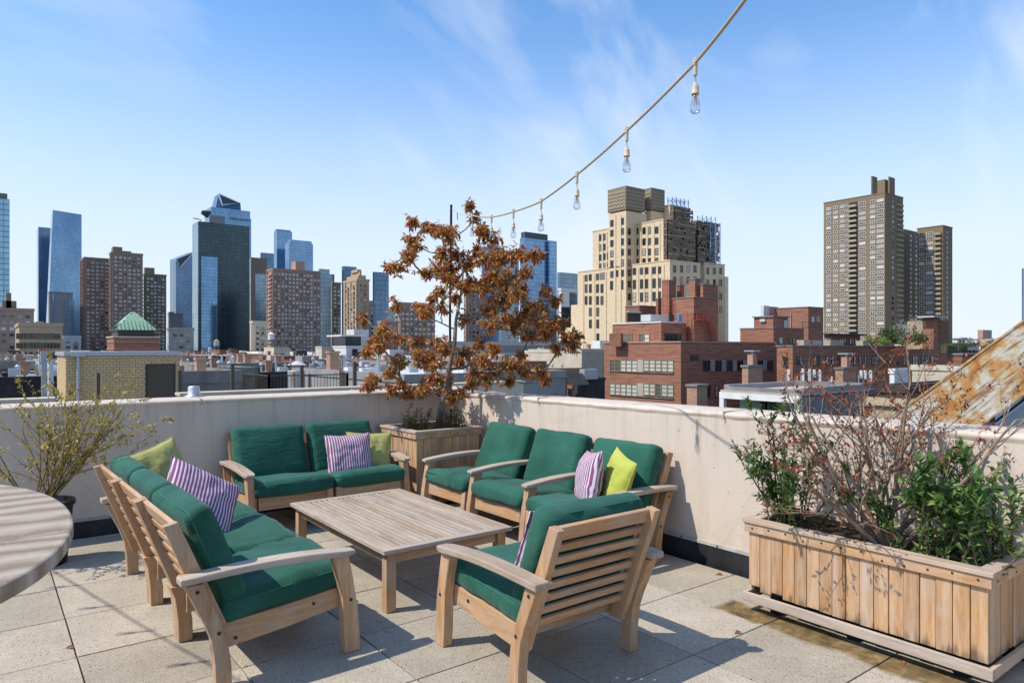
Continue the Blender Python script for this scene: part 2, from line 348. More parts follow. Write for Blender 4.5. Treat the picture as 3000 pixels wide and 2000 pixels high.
M['crown_light'] = simple_noise('crown_pattern', (.38, .32, .225), (.46, .39, .28), .7, .85)
M['net'] = simple_noise('scaffold_net', (.10, .072, .052), (.23, .175, .13), .6, .9, stretch=(1, 1, 2.5), bump=.4)
M['bluenet'] = simple_noise('blue_net', (.08, .16, .30), (.20, .33, .52), .8, .8)
M['steel_pipe'] = mat('scaffold_pipe', (.20, .20, .20), .5, .6)
for k, lo, hi in [('roof_silver', (.42, .42, .42), (.66, .66, .655)), ('roof_grey', (.15, .15, .155), (.27, .27, .275)), ('roof_tar', (.035, .035, .038), (.08, .08, .085)), ('roof_white', (.58, .57, .55), (.75, .74, .72)),
                  ('wall_white', (.55, .53, .49), (.68, .66, .62)), ('wall_cream', (.46, .40, .30), (.58, .51, .40)), ('wall_grey', (.22, .21, .20), (.33, .32, .30)), ('wall_dark', (.035, .032, .032), (.065, .06, .058)),
                  ('wall_concrete', (.13, .12, .11), (.26, .245, .225)), ('wall_pink', (.36, .21, .15), (.46, .28, .20)), ('tan_panel', (.40, .33, .27), (.46, .385, .32))]:
    M[k] = simple_noise(k, lo, hi, .9, .85, stretch=(1, 1, .5))
M['green_wall'] = simple_noise('pale_green_wall', (.24, .36, .24), (.30, .43, .29), 1.2, .8)
M['white_trim'] = simple_noise('white_trim', (.62, .61, .58), (.74, .73, .70), 2, .6)
M['duct'] = mat('galvanised_duct', (.42, .43, .45), .45, .5)
M['ac'] = mat('ac_casing', (.50, .51, .50), .5, .1)
M['red_iron'] = mat('red_iron', (.36, .045, .03), .5)
M['blue_tarp'] = mat('blue_cover', (.12, .32, .55), .5)
M['frame_tan'] = mat('tan_frame', (.24, .18, .11), .6)
M['frame_white'] = mat('white_frame', (.62, .61, .58), .6)
M['frame_dark'] = mat('dark_frame', (.05, .045, .04), .5)
def m_pane(name, stops, rough=.12, rnd=True):
    m = mat(name, stops[0][1], rough, 0, .6); t = NT(m)
    f = t.math('FRACT', t.math('ADD', t.island(), t.math('MULTIPLY', t.rand(), 5.17))); t.col(t.ramp(f, stops, 'CONSTANT')); return m
M['pane'] = m_pane('window_pane', [(0, (.015, .017, .02)), (.62, (.06, .07, .075)), (.82, (.22, .22, .20)), (.94, (.42, .41, .36))])
M['pane_shade'] = m_pane('shaded_window_pane', [(0, (.52, .54, .46)), (.45, (.42, .44, .38)), (.62, (.10, .11, .09)), (.8, (.48, .47, .40))])
M['pane_far'] = m_pane('far_window_pane', [(0, (.02, .025, .03)), (.4, (.08, .10, .12)), (.6, (.22, .26, .30)), (.8, (.50, .52, .54)), (.92, (.30, .30, .28))])
M['pane_bright'] = m_pane('bright_window_pane', [(0, (.50, .52, .53)), (.35, (.06, .07, .08)), (.62, (.35, .37, .38)), (.8, (.60, .60, .58))])
def m_curtain(name, base, line, fh, cw, rough=.12, metal=.75, lw=.12):
    m = mat(name, base, rough, metal, .5); t = NT(m); p = t.xyz(t.coord('Object')); u = t.math('ADD', p[0], p[1])
    a = t.math('LESS_THAN', t.math('FRACT', t.math('DIVIDE', p[2], fh)), lw*1.4); b = t.math('LESS_THAN', t.math('FRACT', t.math('DIVIDE', u, cw)), lw)
    g = t.math('MAXIMUM', a, b)
    fl = t.math('FLOOR', t.math('DIVIDE', p[2], fh)); fu = t.math('FLOOR', t.math('DIVIDE', u, cw))
    cb = t.n('ShaderNodeCombineXYZ'); t.l(fl, cb.inputs[0]); t.l(fu, cb.inputs[1]); wn = t.n('ShaderNodeTexWhiteNoise', noise_dimensions='2D'); t.l(cb.outputs[0], wn.inputs[0])
    c = t.mix(1, base, t.ramp(wn.outputs[0], [(0, (.86, .86, .87)), (.6, (1, 1, 1)), (1, (1.14, 1.14, 1.12))]), 'MULTIPLY')
    big = t.noise(t.coord('Object'), .018, 3, .5); c = t.mix(1, c, t.ramp(big, [(.3, (.68, .70, .74)), (.7, (1.15, 1.12, 1.1))]), 'MULTIPLY')
    t.col(t.mix(t.math('MULTIPLY', g, .7), c, line)); return m
M['gl_blue'] = m_curtain('blue_curtain_glass', (.20, .34, .50), (.09, .16, .25), 4.2, 1.6)
M['gl_deep'] = m_curtain('deep_blue_curtain_glass', (.13, .215, .33), (.05, .09, .15), 4.2, 1.6)
M['gl_light'] = m_curtain('light_curtain_glass', (.28, .46, .58), (.06, .13, .19), 3.4, 3.0, lw=.16)
M['gl_teal'] = m_curtain('dark_teal_curtain_glass', (.055, .082, .095), (.022, .036, .044), 3.2, 2.0, rough=.16)
M['gl_panel'] = m_curtain('blue_reflecting_glass', (.17, .33, .52), (.07, .15, .25), 3.2, 2.0, rough=.06)
M['gl_grey'] = m_curtain('grey_blue_curtain_glass', (.24, .33, .40), (.10, .14, .17), 3.4, 2.2)
M['gl_lit_edge'] = m_curtain('lit_edge_glass', (.30, .42, .46), (.12, .20, .24), 3.2, 2.0)  # paler copy of the tower glass, sunlight put into its colour
M['gl_bands'] = m_curtain('banded_glass', (.17, .22, .25), (.42, .42, .40), 4.4, 60, lw=.36, rough=.3, metal=.3)
M['white_metal'] = mat('white_metal', (.72, .73, .74), .5)
M['crown_mesh'] = mat('dark_crown_mesh', (.09, .10, .11), .5, .3)
M['copper_green'] = simple_noise('green_copper', (.22, .36, .24), (.30, .45, .31), .8, .6)
M['copper_seam'] = mat('green_copper_seam', (.10, .17, .11), .6)
M['greyslab'] = m_brick('grey_slab_panels', (.27, .265, .265), (.30, .295, .29), (.22, .22, .22), 9, 1.6, .15, .2)
def m_rust():
    m = mat('rusted_steel', (.4, .2, .08), .75, .1); t = NT(m); v = t.coord('Object', (1, 1, 1)); vs_ = t.coord('Object', (.5, 4, 4))
    a = t.noise(v, 3.2, 6, .65, .5); b = t.noise(vs_, 7, 5, .7, .3)
    c = t.ramp(a, [(.30, (.20, .07, .018)), (.40, (.44, .17, .042)), (.48, (.52, .30, .11)), (.54, (.54, .47, .34)), (.66, (.60, .58, .51))])
    c = t.mix(t.ramp(b, [(.5, (0, 0, 0)), (.62, (.85, .85, .85))]), c, (.24, .105, .03))
    c = t.mix(t.ramp(b, [(.30, (.8, .8, .8)), (.38, (0, 0, 0))]), c, (.05, .035, .02)); t.col(c); t.bump(b, .3, .006); return m
M['rust'] = m_rust()
M['panel_blue'] = simple_noise('blue_grey_sheet', (.34, .40, .46), (.46, .51, .57), 1.5, .4, .3)
M['asphalt'] = simple_noise('asphalt', (.03, .03, .032), (.06, .06, .06), .4, .9)
M['hill'] = simple_noise('wooded_bluff', (.07, .07, .055), (.13, .12, .10), .02, .95)
# ================================================================ roof terrace
WX, WY = 4.06, 6.48                       # inner faces of the two parapets
floor = tag(MB().box(-3.5, WX, -2.0, WY, -.30, -.045).build('terrace_floor', M['dark']), kind='structure')
PITCH = .6055; GX, GY = .370, 2.176
pm = MB().box(-.299, .299, -.299, .299, -.04, 0).mesh('paver', M['paver'])
pm_cut = {}
rng = random.Random(3)
for i in range(-5, 7):
    for j in range(-6, 8):
        x0, y0 = GX+i*PITCH, GY+j*PITCH; x1, y1 = min(x0+PITCH, WX-.012), min(y0+PITCH, WY-.012)
        if x1-x0 < .05 or y1-y0 < .05: continue
        sx, sy = round(x1-x0-.0075, 4), round(y1-y0-.0075, 4)
        if (sx, sy) not in pm_cut: pm_cut[(sx, sy)] = MB().box(-sx/2, sx/2, -sy/2, sy/2, -.04, 0).mesh('paver', M['paver'])
        inst('paver', pm_cut[(sx, sy)], floor, ((x0+x1)/2, (y0+y1)/2, rng.uniform(-.0025, 0)), (rng.uniform(-.002, .002), rng.uniform(-.002, .002), rng.uniform(-.003, .003)), .003)

def parapet(name, label, axis, a, b, face, thick, zt):
    # section across: inner face, rounded cap, outer face
    t = thing(name, label, 'wall', ((a+b)/2, face, -.3) if axis == 'x' else (face, (a+b)/2, -.3))
    prof = [(0, -.3), (0, None), (-.012, -.028), (-.014, -.016), (-.006, -.005), (.012, 0), (thick*.5, .006), (thick-.015, .002), (thick+.004, -.012), (thick+.004, -.05), (thick-.008, -.07), (thick-.008, -12.0)]
    n = int((b-a)/.06); mb = MB(); vs_ = []; fs_ = []; k = len(prof)
    for i in range(n+1):
        u = a+(b-a)*i/n; z1 = zt(u)
        for j, (p, q) in enumerate(prof):
            if q is None: z = z1-.045+.010*noise.noise((u*3.1, 7, 2))
            elif j == 0 or j == k-1: z = q
            else: z = z1+q
            wob = .0025*noise.noise((u*2.3, j*1.7, 4))+.001*noise.noise((u*17, j*.9, 9)) if 0 < j < k-1 else 0
            if j in (2, 3): z += .006*noise.noise((u*7, 3, 1)); p = p+.002*noise.noise((u*11, 8, 5))
            vs_.append((u, face+p+wob, z+wob) if axis == 'x' else (face+p+wob, u, z+wob))
    for i in range(n):
        for j in range(k-1):
            q = (i*k+j, (i+1)*k+j, (i+1)*k+j+1, i*k+j+1)
            fs_.append(q if axis == 'x' else q[::-1])
    fs_ += [tuple(range(k)) if axis == 'x' else tuple(range(k))[::-1], tuple(range(n*k, n*k+k))[::-1] if axis == 'x' else tuple(range(n*k, n*k+k))]
    mb.add(vs_, fs_)
    mb.build('stucco_wall', M['stucco'], t, org=t.location).data.polygons.foreach_set('use_smooth', [j != 0 for i in range(n) for j in range(k-1)]+[False, False])
    f = MB()
    if axis == 'x': f.box(a, b, face-.009, face+.002, -.05, .128)
    else: f.box(face-.009, face+.002, a, b, -.05, .128)
    f.build('base_flashing', M['flash'], t, org=t.location)
    f = MB()
    if axis == 'x': f.box(a, b, face-.014, face+.002, .130, .152)
    else: f.box(face-.014, face+.002, a, b, .130, .152)
    f.build('termination_bar', M['bar'], t, org=t.location)
    cm = MB().tube([(0, 0, 0), (0, -.006, 0)] if axis == 'x' else [(0, 0, 0), (-.006, 0, 0)], .006, 8).mesh('screw', M['bolt'])
    u = a+.3
    while u < b:
        p = Vector((u, face-.014, .141)) if axis == 'x' else Vector((face-.014, u, .141))
        if -1 < u: inst('screw', cm, t, p-t.location)
        u += .31
    return t
wl = parapet('parapet_wall', 'off-white stucco parapet wall in shade behind the loveseat', 'x', -3.5, WX+.40, WY, .38, lambda u: 1.066)
wr = parapet('parapet_wall', 'sunlit off-white stucco parapet wall behind the long planter', 'y', -2.0, WY+.006, WX, .37, lambda u: 1.092-.0095*(u-.5))

jm = mat('joint_sealant', (.40, .36, .31), .8)
for u in (-.6, 1.52, 3.1): MB().box(u-.004, u+.004, WY-.017, WY+.385, 1.060, 1.0735).box(u-.0035, u+.0035, WY-.0185, WY-.010, 1.018, 1.0595).build('coping_joint', jm, wl, org=wl.location)
for u in (1.1, 2.9, 4.9): zt_ = 1.092-.0095*(u-.5); MB().box(WX-.017, WX+.375, u-.004, u+.004, zt_-.006, zt_+.0075).box(WX-.0185, WX-.010, u-.0035, u+.0035, zt_-.05, zt_-.0065).build('coping_joint', jm, wr, org=wr.location)
# ================================================================ seating modules
def catmull(pts, n=6, closed=False):
    out = []; P = [Vector((*p, 0)) for p in pts]; m = len(P)
    rngi = range(m if closed else m-1)
    for i in rngi:
        p0 = P[(i-1) % m] if closed or i > 0 else P[i]; p1 = P[i]; p2 = P[(i+1) % m]; p3 = P[(i+2) % m] if closed or i+2 < m else P[(i+1) % m]
        for k in range(n):
            t = k/n; q = .5*((2*p1)+(p2-p0)*t+(2*p0-5*p1+4*p2-p3)*t*t+(3*p1-p0-3*p2+p3)*t**3); out.append((q.x, q.y))
    if not closed: out.append(tuple(pts[-1]))
    return out
S0 = .345
BW = .325                    # half of body width
def cushion_mesh(name, w, h, t, r, seed, puff, m, crease=.006):
    mb = MB(); nx, ny, nz = 26, 22, 7; idx = {}
    bmv = []; fs_ = []
    def vid(i, j, k):
        key = (i, j, k)
        if key not in idx: idx[key] = len(bmv); bmv.append(key)
        return idx[key]
    for i in range(nx):
        for j in range(ny):
            fs_.append((vid(i, j, 0), vid(i, j+1, 0), vid(i+1, j+1, 0), vid(i+1, j, 0))); fs_.append((vid(i, j, nz), vid(i+1, j, nz), vid(i+1, j+1, nz), vid(i, j+1, nz)))
    for i in range(nx):
        for k in range(nz):
            fs_.append((vid(i, 0, k), vid(i+1, 0, k), vid(i+1, 0, k+1), vid(i, 0, k+1))); fs_.append((vid(i, ny, k), vid(i, ny, k+1), vid(i+1, ny, k+1), vid(i+1, ny, k)))
    for j in range(ny):
        for k in range(nz):
            fs_.append((vid(0, j, k), vid(0, j, k+1), vid(0, j+1, k+1), vid(0, j+1, k))); fs_.append((vid(nx, j, k), vid(nx, j+1, k), vid(nx, j+1, k+1), vid(nx, j, k+1)))
    out = []
    H = Vector((w/2, h/2, t/2))
    for i, j, k in bmv:
        u = 2*i/nx-1; v = 2*j/ny-1; q = 2*k/nz-1
        u = math.copysign(abs(u)**.8, u); v = math.copysign(abs(v)**.8, v)
        p = Vector((u*H.x, v*H.y, q*H.z)); c = Vector([max(-(H[a]-r), min(H[a]-r, p[a])) for a in range(3)]); d = p-c
        if d.length > 1e-6: p = c+d.normalized()*min(r, max(abs(d.x), abs(d.y), abs(d.z)))
        e = (1-u*u)*(1-v*v)
        p.z += math.copysign(puff*e**.7, q)*(abs(q)**.5)
        p.x += (1-q*q)*math.copysign(.012, u)*(abs(u)**6); p.y += (1-q*q)*math.copysign(.012, v)*(abs(v)**6)
        # wrinkles: long soft folds plus puckers near the seams
        s = seed*13.7
        wr_ = noise.noise((p.x*4+s, p.y*9, p.z*5+s))*crease*1.6+noise.noise((p.x*19+s, p.y*6, s))*crease*.8*max(0, abs(v)**3)+noise.noise((p.x*7, p.y*22+s, s))*crease*.8*max(0, abs(u)**3)
        # seam crease along both long edges
        out.append(p+Vector((wr_*.5*math.copysign(1, u)*abs(u)**4, wr_*.5*math.copysign(1, v)*abs(v)**4, wr_*(1 if q > 0 else -.3))))
    mb.add(out, fs_)
    return mb.mesh(name, m, True)
SEAT_C = [cushion_mesh('seat_cushion', .640, .63, .125, .036, s, .020, M['green'], .010) for s in (1, 2, 3)]
BACK_C = [cushion_mesh('back_cushion', .608, .475, .125, .034, s+10, .018, M['green'], .008) for s in (1, 2, 3)]
def seam_mesh(w, h, z, name):
    mb = MB(); pts = []
    r = .04
    for cx, cy, a0 in ((w/2-r, h/2-r, 0), (-w/2+r, h/2-r, 90), (-w/2+r, -h/2+r, 180), (w/2-r, -h/2+r, 270)):
        for k in range(5):
            a = R(a0+k*22.5); pts.append((cx+r*math.cos(a), cy+r*math.sin(a), z))
    pts.append(pts[0]); mb.tube(pts, .0038, 6, False); return mb.mesh(name, M['piping'], True)
SEAM = seam_mesh(.647, .637, .034, 'piping'); SEAMB = seam_mesh(.614, .481, .036, 'piping')
LEGW = .055
FRONT = [(.612, 0), (.692, 0), (.688, .10), (.676, .23), (.655, .36), (.628, .487), (.548, .487), (.580, .36), (.596, .28), (.600, .20), (.603, .10)]
REAR = [(0, 0), (.068, 0), (.066, .10), (.052, .20), (.022, .30), (-.020, .40), (-.052, .487), (-.128, .487), (-.090, .40), (-.048, .31), (-.018, .23), (-.004, .12)]
FRONT_S = [(.612, 0), (.692, 0), (.688, .10), (.676, .23), (.664, .330), (.590, .330), (.596, .28), (.600, .20), (.603, .10)]
REAR_S = [(0, 0), (.068, 0), (.066, .10), (.052, .20), (.025, .29), (-.040, .29), (-.018, .23), (-.004, .12)]
loc_ = lambda prof: [(s-S0, z) for s, z in prof]
def leg_me(prof): return MB().prism(loc_(prof), -LEGW/2, LEGW/2, 'x').mesh('leg', M['teak_z'])
ME = {'front': leg_me(FRONT), 'rear': leg_me(REAR), 'front_s': leg_me(FRONT_S), 'rear_s': leg_me(REAR_S)}
def arm_me():
    top = []; bot = []
    for k in range(17):
        s = -.150+.812*k/16; a = (s+.15)/.812; z = .524+.018*math.sin(math.pi*min(1, a*.97+.03))*(.9)-.016*a**3
        top.append((s, z)); bot.append((s, z-.032+(.010 if k == 16 else 0)))
    mb = MB(); vs_ = []
    for k, ((s, z), (_, zb)) in enumerate(zip(top, bot)):
        a = k/16; wo = .046+.006*math.sin(math.pi*a); wi = .036+.008*a
        if k == 16: wo -= .012; wi -= .012
        vs_ += [(-wo, s-S0, z), (wi, s-S0, z), (wi, s-S0, zb), (-wo, s-S0, zb)]
    fs_ = [(0, 1, 2, 3), (67, 66, 65, 64)]
    for k in range(16):
        for j in range(4): fs_.append((k*4+j, (k+1)*4+j, (k+1)*4+(j+1) % 4, k*4+(j+1) % 4))
    return mb.add(vs_, fs_).mesh('arm', M['grey_y'])
ME['arm'] = arm_me()
def arm_mirror():
    me = ME['arm'].copy(); me.flip_normals()
    for v in me.vertices: v.co.x = -v.co.x
    return me
ME['arm_r'] = arm_mirror()
PB, PF = ((.022, .165), (-.200, .745)), ((.088, .165), (-.142, .757))   # back and front edge of the back post
ME['post'] = MB().prism(loc_([PB[0], PF[0], (PF[0][0]+.004, .20), PF[1], PB[1]]), -.020, .020, 'x').mesh('back_post', M['teak_z'])
ME['rail'] = MB().prism(loc_([(.62, .222), (.62, .318), (.35, .292), (.03, .268), (.03, .155), (.35, .185)]), -.014, .014, 'x').mesh('side_rail', M['teak_y'])
pd = Vector((PF[1][0]-PF[0][0], PF[1][1]-PF[0][1])); pl = pd.length; pd /= pl; pn = Vector((pd.y, -pd.x)); ptilt = math.atan2(pd.x, pd.y)
ME['slat'] = MB().box(-BW+.022, BW-.022, -.009, .009, -.0185, .0185).mesh('back_slat', M['teak_x'])
ME['top_rail'] = MB().box(-BW+.022, BW-.022, -.011, .011, -.034, .034).mesh('top_rail', M['teak_x'])
ME['front_rail'] = MB().box(-BW+.03, BW-.03, -.014, .014, -.05, .05).mesh('front_rail', M['teak_x'])
ME['seat_slat'] = MB().box(-BW+.016, BW-.016, -.03, .03, -.009, .009).mesh('seat_slat', M['teak_x'])
ME['bolt'] = MB().tube([(-.0025, 0, 0), (.0025, 0, 0)], .0085, 12).mesh('bolt', M['bolt'])
mod_n = 0
def module(label, loc, rz, la, ra, group=None):
    """one seat of the sectional: la / ra say whether it carries an arm on its own left (+x) / right (-x)"""
    global mod_n
    k = mod_n; mod_n += 1
    t = thing('sectional_seat' if not (la and ra) else 'armchair', label, 'armchair' if (la and ra) else 'sofa seat', loc, rz, group)
    for sd, arm in ((1, la), (-1, ra)):
        x = sd*(BW+LEGW/2+.002) if arm else sd*(BW-LEGW/2-.001)
        inst('leg', ME['front' if arm else 'front_s'], t, (x, 0, 0), None, .004); inst('leg', ME['rear' if arm else 'rear_s'], t, (x, 0, 0), None, .004)
        if arm: inst('arm', ME['arm_r' if sd > 0 else 'arm'], t, (x+sd*.004, 0, 0), None, .006)
        inst('side_rail', ME['rail'], t, (sd*(BW-.015) if arm else sd*(BW-LEGW-.018), 0, 0), None, .003)
        inst('back_post', ME['post'], t, (sd*(BW-.0215), 0, 0), None, .003)
        if arm:
            for s, z in ((.10, .195), (.47, .265)): inst('bolt', ME['bolt'], t, (sd*(BW+.0005), s-S0, z))
            for s, z in ((.012, .255), (-.078, .455), (.640, .262)): inst('bolt', ME['bolt'], t, (sd*(BW+LEGW+.0025), s-S0, z))
    for i in range(8):
        hgt = pl-.036-.0005 if i == 0 else pl-.036-.012-i*.0655
        p = Vector(PF[0])+pd*hgt-pn*.014
        inst('top_rail' if i == 0 else 'back_slat', ME['top_rail' if i == 0 else 'slat'], t, (0, p.x-S0, p.y), (-ptilt, 0, 0), .003)
    inst('front_rail', ME['front_rail'], t, (0, .634-S0, .262), (R(4), 0, 0), .004)
    inst('rear_rail', ME['seat_slat'], t, (0, .125-S0, .212), (R(60), 0, 0), .003)
    for i in range(5):
        s = .16+i*.105; inst('seat_slat', ME['seat_slat'], t, (0, s-S0, .236+(s-.03)*.085), (R(4.9), 0, 0))
    sc = inst('seat_cushion', SEAT_C[k % 3], t, (0, .362-S0, .349), (R(5.5), 0, 0 if k % 2 else math.pi*0)); inst('piping', SEAM, sc)
    c = Vector(PF[0])+pd*.385+pn*.078
    bc = inst('back_cushion', BACK_C[(k*2) % 3], t, (random.Random(k).uniform(-.006, .006), c.x-S0, c.y+.022), (R(90)-ptilt+R(random.Random(k+5).uniform(-2, 2)), 0, R(random.Random(k+9).uniform(-.8, .8))))
    inst('piping', SEAMB, bc)
    return t
module('teak armchair seen from behind with slatted back and green cushions', (2.23, 2.378+S0, 0), 0, True, True)
# right row, faces the left (towards -x)
RX = 3.825-S0
module('one-armed teak seat at the planter end of the row along the sunlit wall', (RX, 5.09, 0), R(90), True, False)
module('two-armed teak armchair in the middle of the row along the sunlit wall', (RX, 4.355, 0), R(90), True, True)
module('teak seat holding a plump striped pillow and a bright lime pillow against the sunlit wall', (RX-.01, 3.630, 0), R(90), False, True)
# rear pair against the shaded wall, faces the camera side
LY = 6.262-S0
module('teak loveseat half with one arm and no pillows against the shaded wall', (2.045, LY, 0), R(180), True, False)
module('teak loveseat half holding a striped and a lime pillow beside the square planter', (2.72, LY-.005, 0), R(180), False, True)
# left row, faces the table
for lab, x, y, a, la, ra in [('end seat of the left teak sofa, arm nearest the open floor, empty seat', .808+S0, 3.600, -88.6, True, False),
                     ('armless middle seat of the left teak sofa, striped pillow on it', .792+S0, 4.250, -88.6, False, False),
                     ('far end seat of the left teak sofa with the olive lime pillow', .776+S0, 4.902, -88.6, False, True)]:
    module(lab, (x, y, 0), R(a), la, ra)

# throw pillows
def pillow_mesh(name, w, h, t, seed, m):
    n = 28; mb = MB(); vs_ = []; fs_ = []
    for side in (1, -1):
        for i in range(n+1):
            for j in range(n+1):
                u = 2*i/n-1; v = 2*j/n-1
                x = w/2*u*(1-.075*(1-v*v)); y = h/2*v*(1-.075*(1-u*u))
                e = max(0, (1-u**2)*(1-v**2)); z = t/2*e**.42
                wr_ = noise.noise((u*2.1+seed, v*2.3, side*.7))*.016*e**.5+noise.noise((u*6+seed*3, v*5, 2))*.006*min(1, e*3)
                z += wr_; x += noise.noise((v*5, seed, u))*.004; y += noise.noise((u*5, seed+4, v))*.004
                vs_.append((x, y, side*max(z, .0015)))
    m_ = (n+1)**2
    for i in range(n):
        for j in range(n):
            a = i*(n+1)+j; fs_.append((a, a+n+1, a+n+2, a+1)); b = a+m_; fs_.append((b, b+1, b+n+2, b+n+1))
    def ring(): return [(i, 0) for i in range(n)]+[(n, j) for j in range(n)]+[(n-i, n) for i in range(n)]+[(0, n-j) for j in range(n)]
    rg = [i*(n+1)+j for i, j in ring()]
    for q in range(len(rg)): a, b = rg[q], rg[(q+1) % len(rg)]; fs_.append((b, a, a+m_, b+m_))
    mb.add(vs_, fs_); me = mb.mesh(name, m, True)
    pipe = MB(); pts = [Vector(vs_[q]) for q in rg]; pts = [Vector((p.x*1.004, p.y*1.004, 0)) for p in pts]; pipe.tube(pts+[pts[0]], .0045, 6, False)
    return me, pipe.mesh('piping', m, True)
def pillow(label, loc, nrm, up, roll, w=.44, h=.44, t=.16, m='stripe', seed=1, name=None):
    z = Vector(nrm).normalized(); y = Vector(up); y = (y-z*y.dot(z)).normalized(); x = y.cross(z)
    rot = Matrix((x, y, z)).transposed() @ Matrix.Rotation(R(roll), 3, 'Z')
    me, pp = pillow_mesh('pillow', w, h, t, seed, M[m])
    o = inst('throw_pillow', me); o.location = loc; o.rotation_euler = rot.to_euler()
    tag(o, label, 'pillow'); inst('piping', pp, o); return o
UPZ = (0, 0, 1)
# loveseat
pillow('purple and white striped pillow leaning on the loveseat in front of a lime pillow', (2.62, 5.83, .545), (-.10, -.93, .36), UPZ, 0, .42, .40, .15, 'stripe', 1)
pillow('lime pillow behind the striped pillow at the arm of the loveseat', (2.86, 5.93, .535), (-.28, -.88, .38), UPZ, -3, .42, .40, .13, 'olive', 2)
# right row
pillow('striped pillow seen edge-on beside a bright lime pillow on the row along the sunlit wall', (3.50, 3.66, .555), (-.84, .50, .22), UPZ, 8, .42, .42, .17, 'stripe', 3)
pillow('bright lime pillow wedged behind the edge-on striped pillow against the sunlit wall row', (3.58, 3.46, .555), (-.86, .40, .30), UPZ, -8, .42, .42, .14, 'lime', 4)
# left sofa
pillow('striped pillow tipped forward on the left sofa', (1.03, 4.40, .60), (.36, -.72, .56), UPZ, -38, .47, .45, .15, 'stripe', 5)
pillow('olive lime pillow with dark piping standing at the far end of the left sofa', (.935, 5.03, .68), (.30, -.86, .36), UPZ, 16, .39, .40, .14, 'olive', 6)
# foreground armchair
pillow('striped pillow mostly hidden by the back of the armchair seen from behind', (2.24, 2.60, .535), (.05, .92, .36), UPZ, 4, .42, .42, .13, 'stripe', 7)

# ================================================================ coffee table
t = thing('coffee_table', 'low weathered teak coffee table with slatted top between the sofas', 'table', (2.255, 4.30, 0), R(-.4))
tw, tl_, th = .905, 1.535, .368
lm = MB().box(-.031, .031, -.031, .031, 0, th-.026).mesh('leg', M['teak_z'])
for sx in (-1, 1):
    for sy in (-1, 1): inst('leg', lm, t, (sx*(tw/2-.062), sy*(tl_/2-.062), 0), None, .004)
a1 = MB().box(-.012, .012, -(tl_/2-.098), tl_/2-.098, th-.092, th-.028).mesh('apron', M['teak_y']); a2 = MB().box(-(tw/2-.098), tw/2-.098, -.012, .012, th-.092, th-.028).mesh('apron', M['teak_x'])
for s in (-1, 1): inst('apron', a1, t, (s*(tw/2-.06), 0, 0), None, .003); inst('apron', a2, t, (0, s*(tl_/2-.06), 0), None, .003)
b1 = MB().box(-.044, .044, -tl_/2, tl_/2, th-.026, th).mesh('frame_board', M['grey_y']); b2 = MB().box(-(tw/2-.090), tw/2-.090, -.030, .030, th-.026, th-.0005).mesh('frame_board', M['grey_x'])
for s in (-1, 1): inst('frame_board', b1, t, (s*(tw/2-.044), 0, 0), None, .004); inst('frame_board', b2, t, (0, s*(tl_/2-.030), 0), None, .004)
ns = 17; sw = (tw-.180)/ns
sm_ = MB().box(-(sw-.0145)/2, (sw-.0145)/2, -(tl_/2-.062), tl_/2-.062, th-.024, th-.002).mesh('slat', M['grey_y'])
for i in range(ns): inst('slat', sm_, t, (-(tw-.180)/2+sw*(i+.5), 0, rng.uniform(-.0012, .0008)), None, .002)
bt = MB().box(-(tw/2-.08), tw/2-.08, -.03, .03, th-.052, th-.0265).mesh('batten', M['teak_x'])
for y in (-.36, 0, .36): inst('batten', bt, t, (0, y, 0))

# ================================================================ oval table at the left edge
t = thing('oval_table', 'silver-grey weathered oval teak bar table', 'table', (-.217, 2.66, 0))
A_, B_, TH = .446, .894, .980
def oval_board(y0, y1, name):
    n = 26; top = []
    ys = [y0+(y1-y0)*i/n for i in range(n+1)]
    right = [(A_*math.sqrt(max(0, 1-(y/B_)**2)), y) for y in ys]; left = [(-x, y) for x, y in right[::-1]]
    prof = [p for i, p in enumerate(right+left) if i == 0 or (Vector(p)-Vector((right+left)[i-1])).length > 1e-4]
    return MB().prism(prof, TH-.042, TH, 'z').build(name, M['oval'], t, None, None, .008)
ed = [-.893, -.292, .55, .893]
for a, b in zip(ed[:-1], ed[1:]): oval_board(a+.001, b-.001, 'table_board')
for y in (-.48, .48):
    MB().box(-.045, .045, y-.045, y+.045, .03, TH-.11).build('pedestal', M['grey_z'], t, None, None, .006)
    MB().box(-.30, .30, y-.04, y+.04, 0, .06).build('foot', M['grey_x'], t, None, None, .006)
    MB().box(-.20, .20, y-.035, y+.035, TH-.108, TH-.044).build('crossbar', M['grey_x'], t, None, None, .004)
MB().box(-.03, .03, -.434, .434, .28, .36).build('stretcher', M['grey_y'], t, None, None, .004)

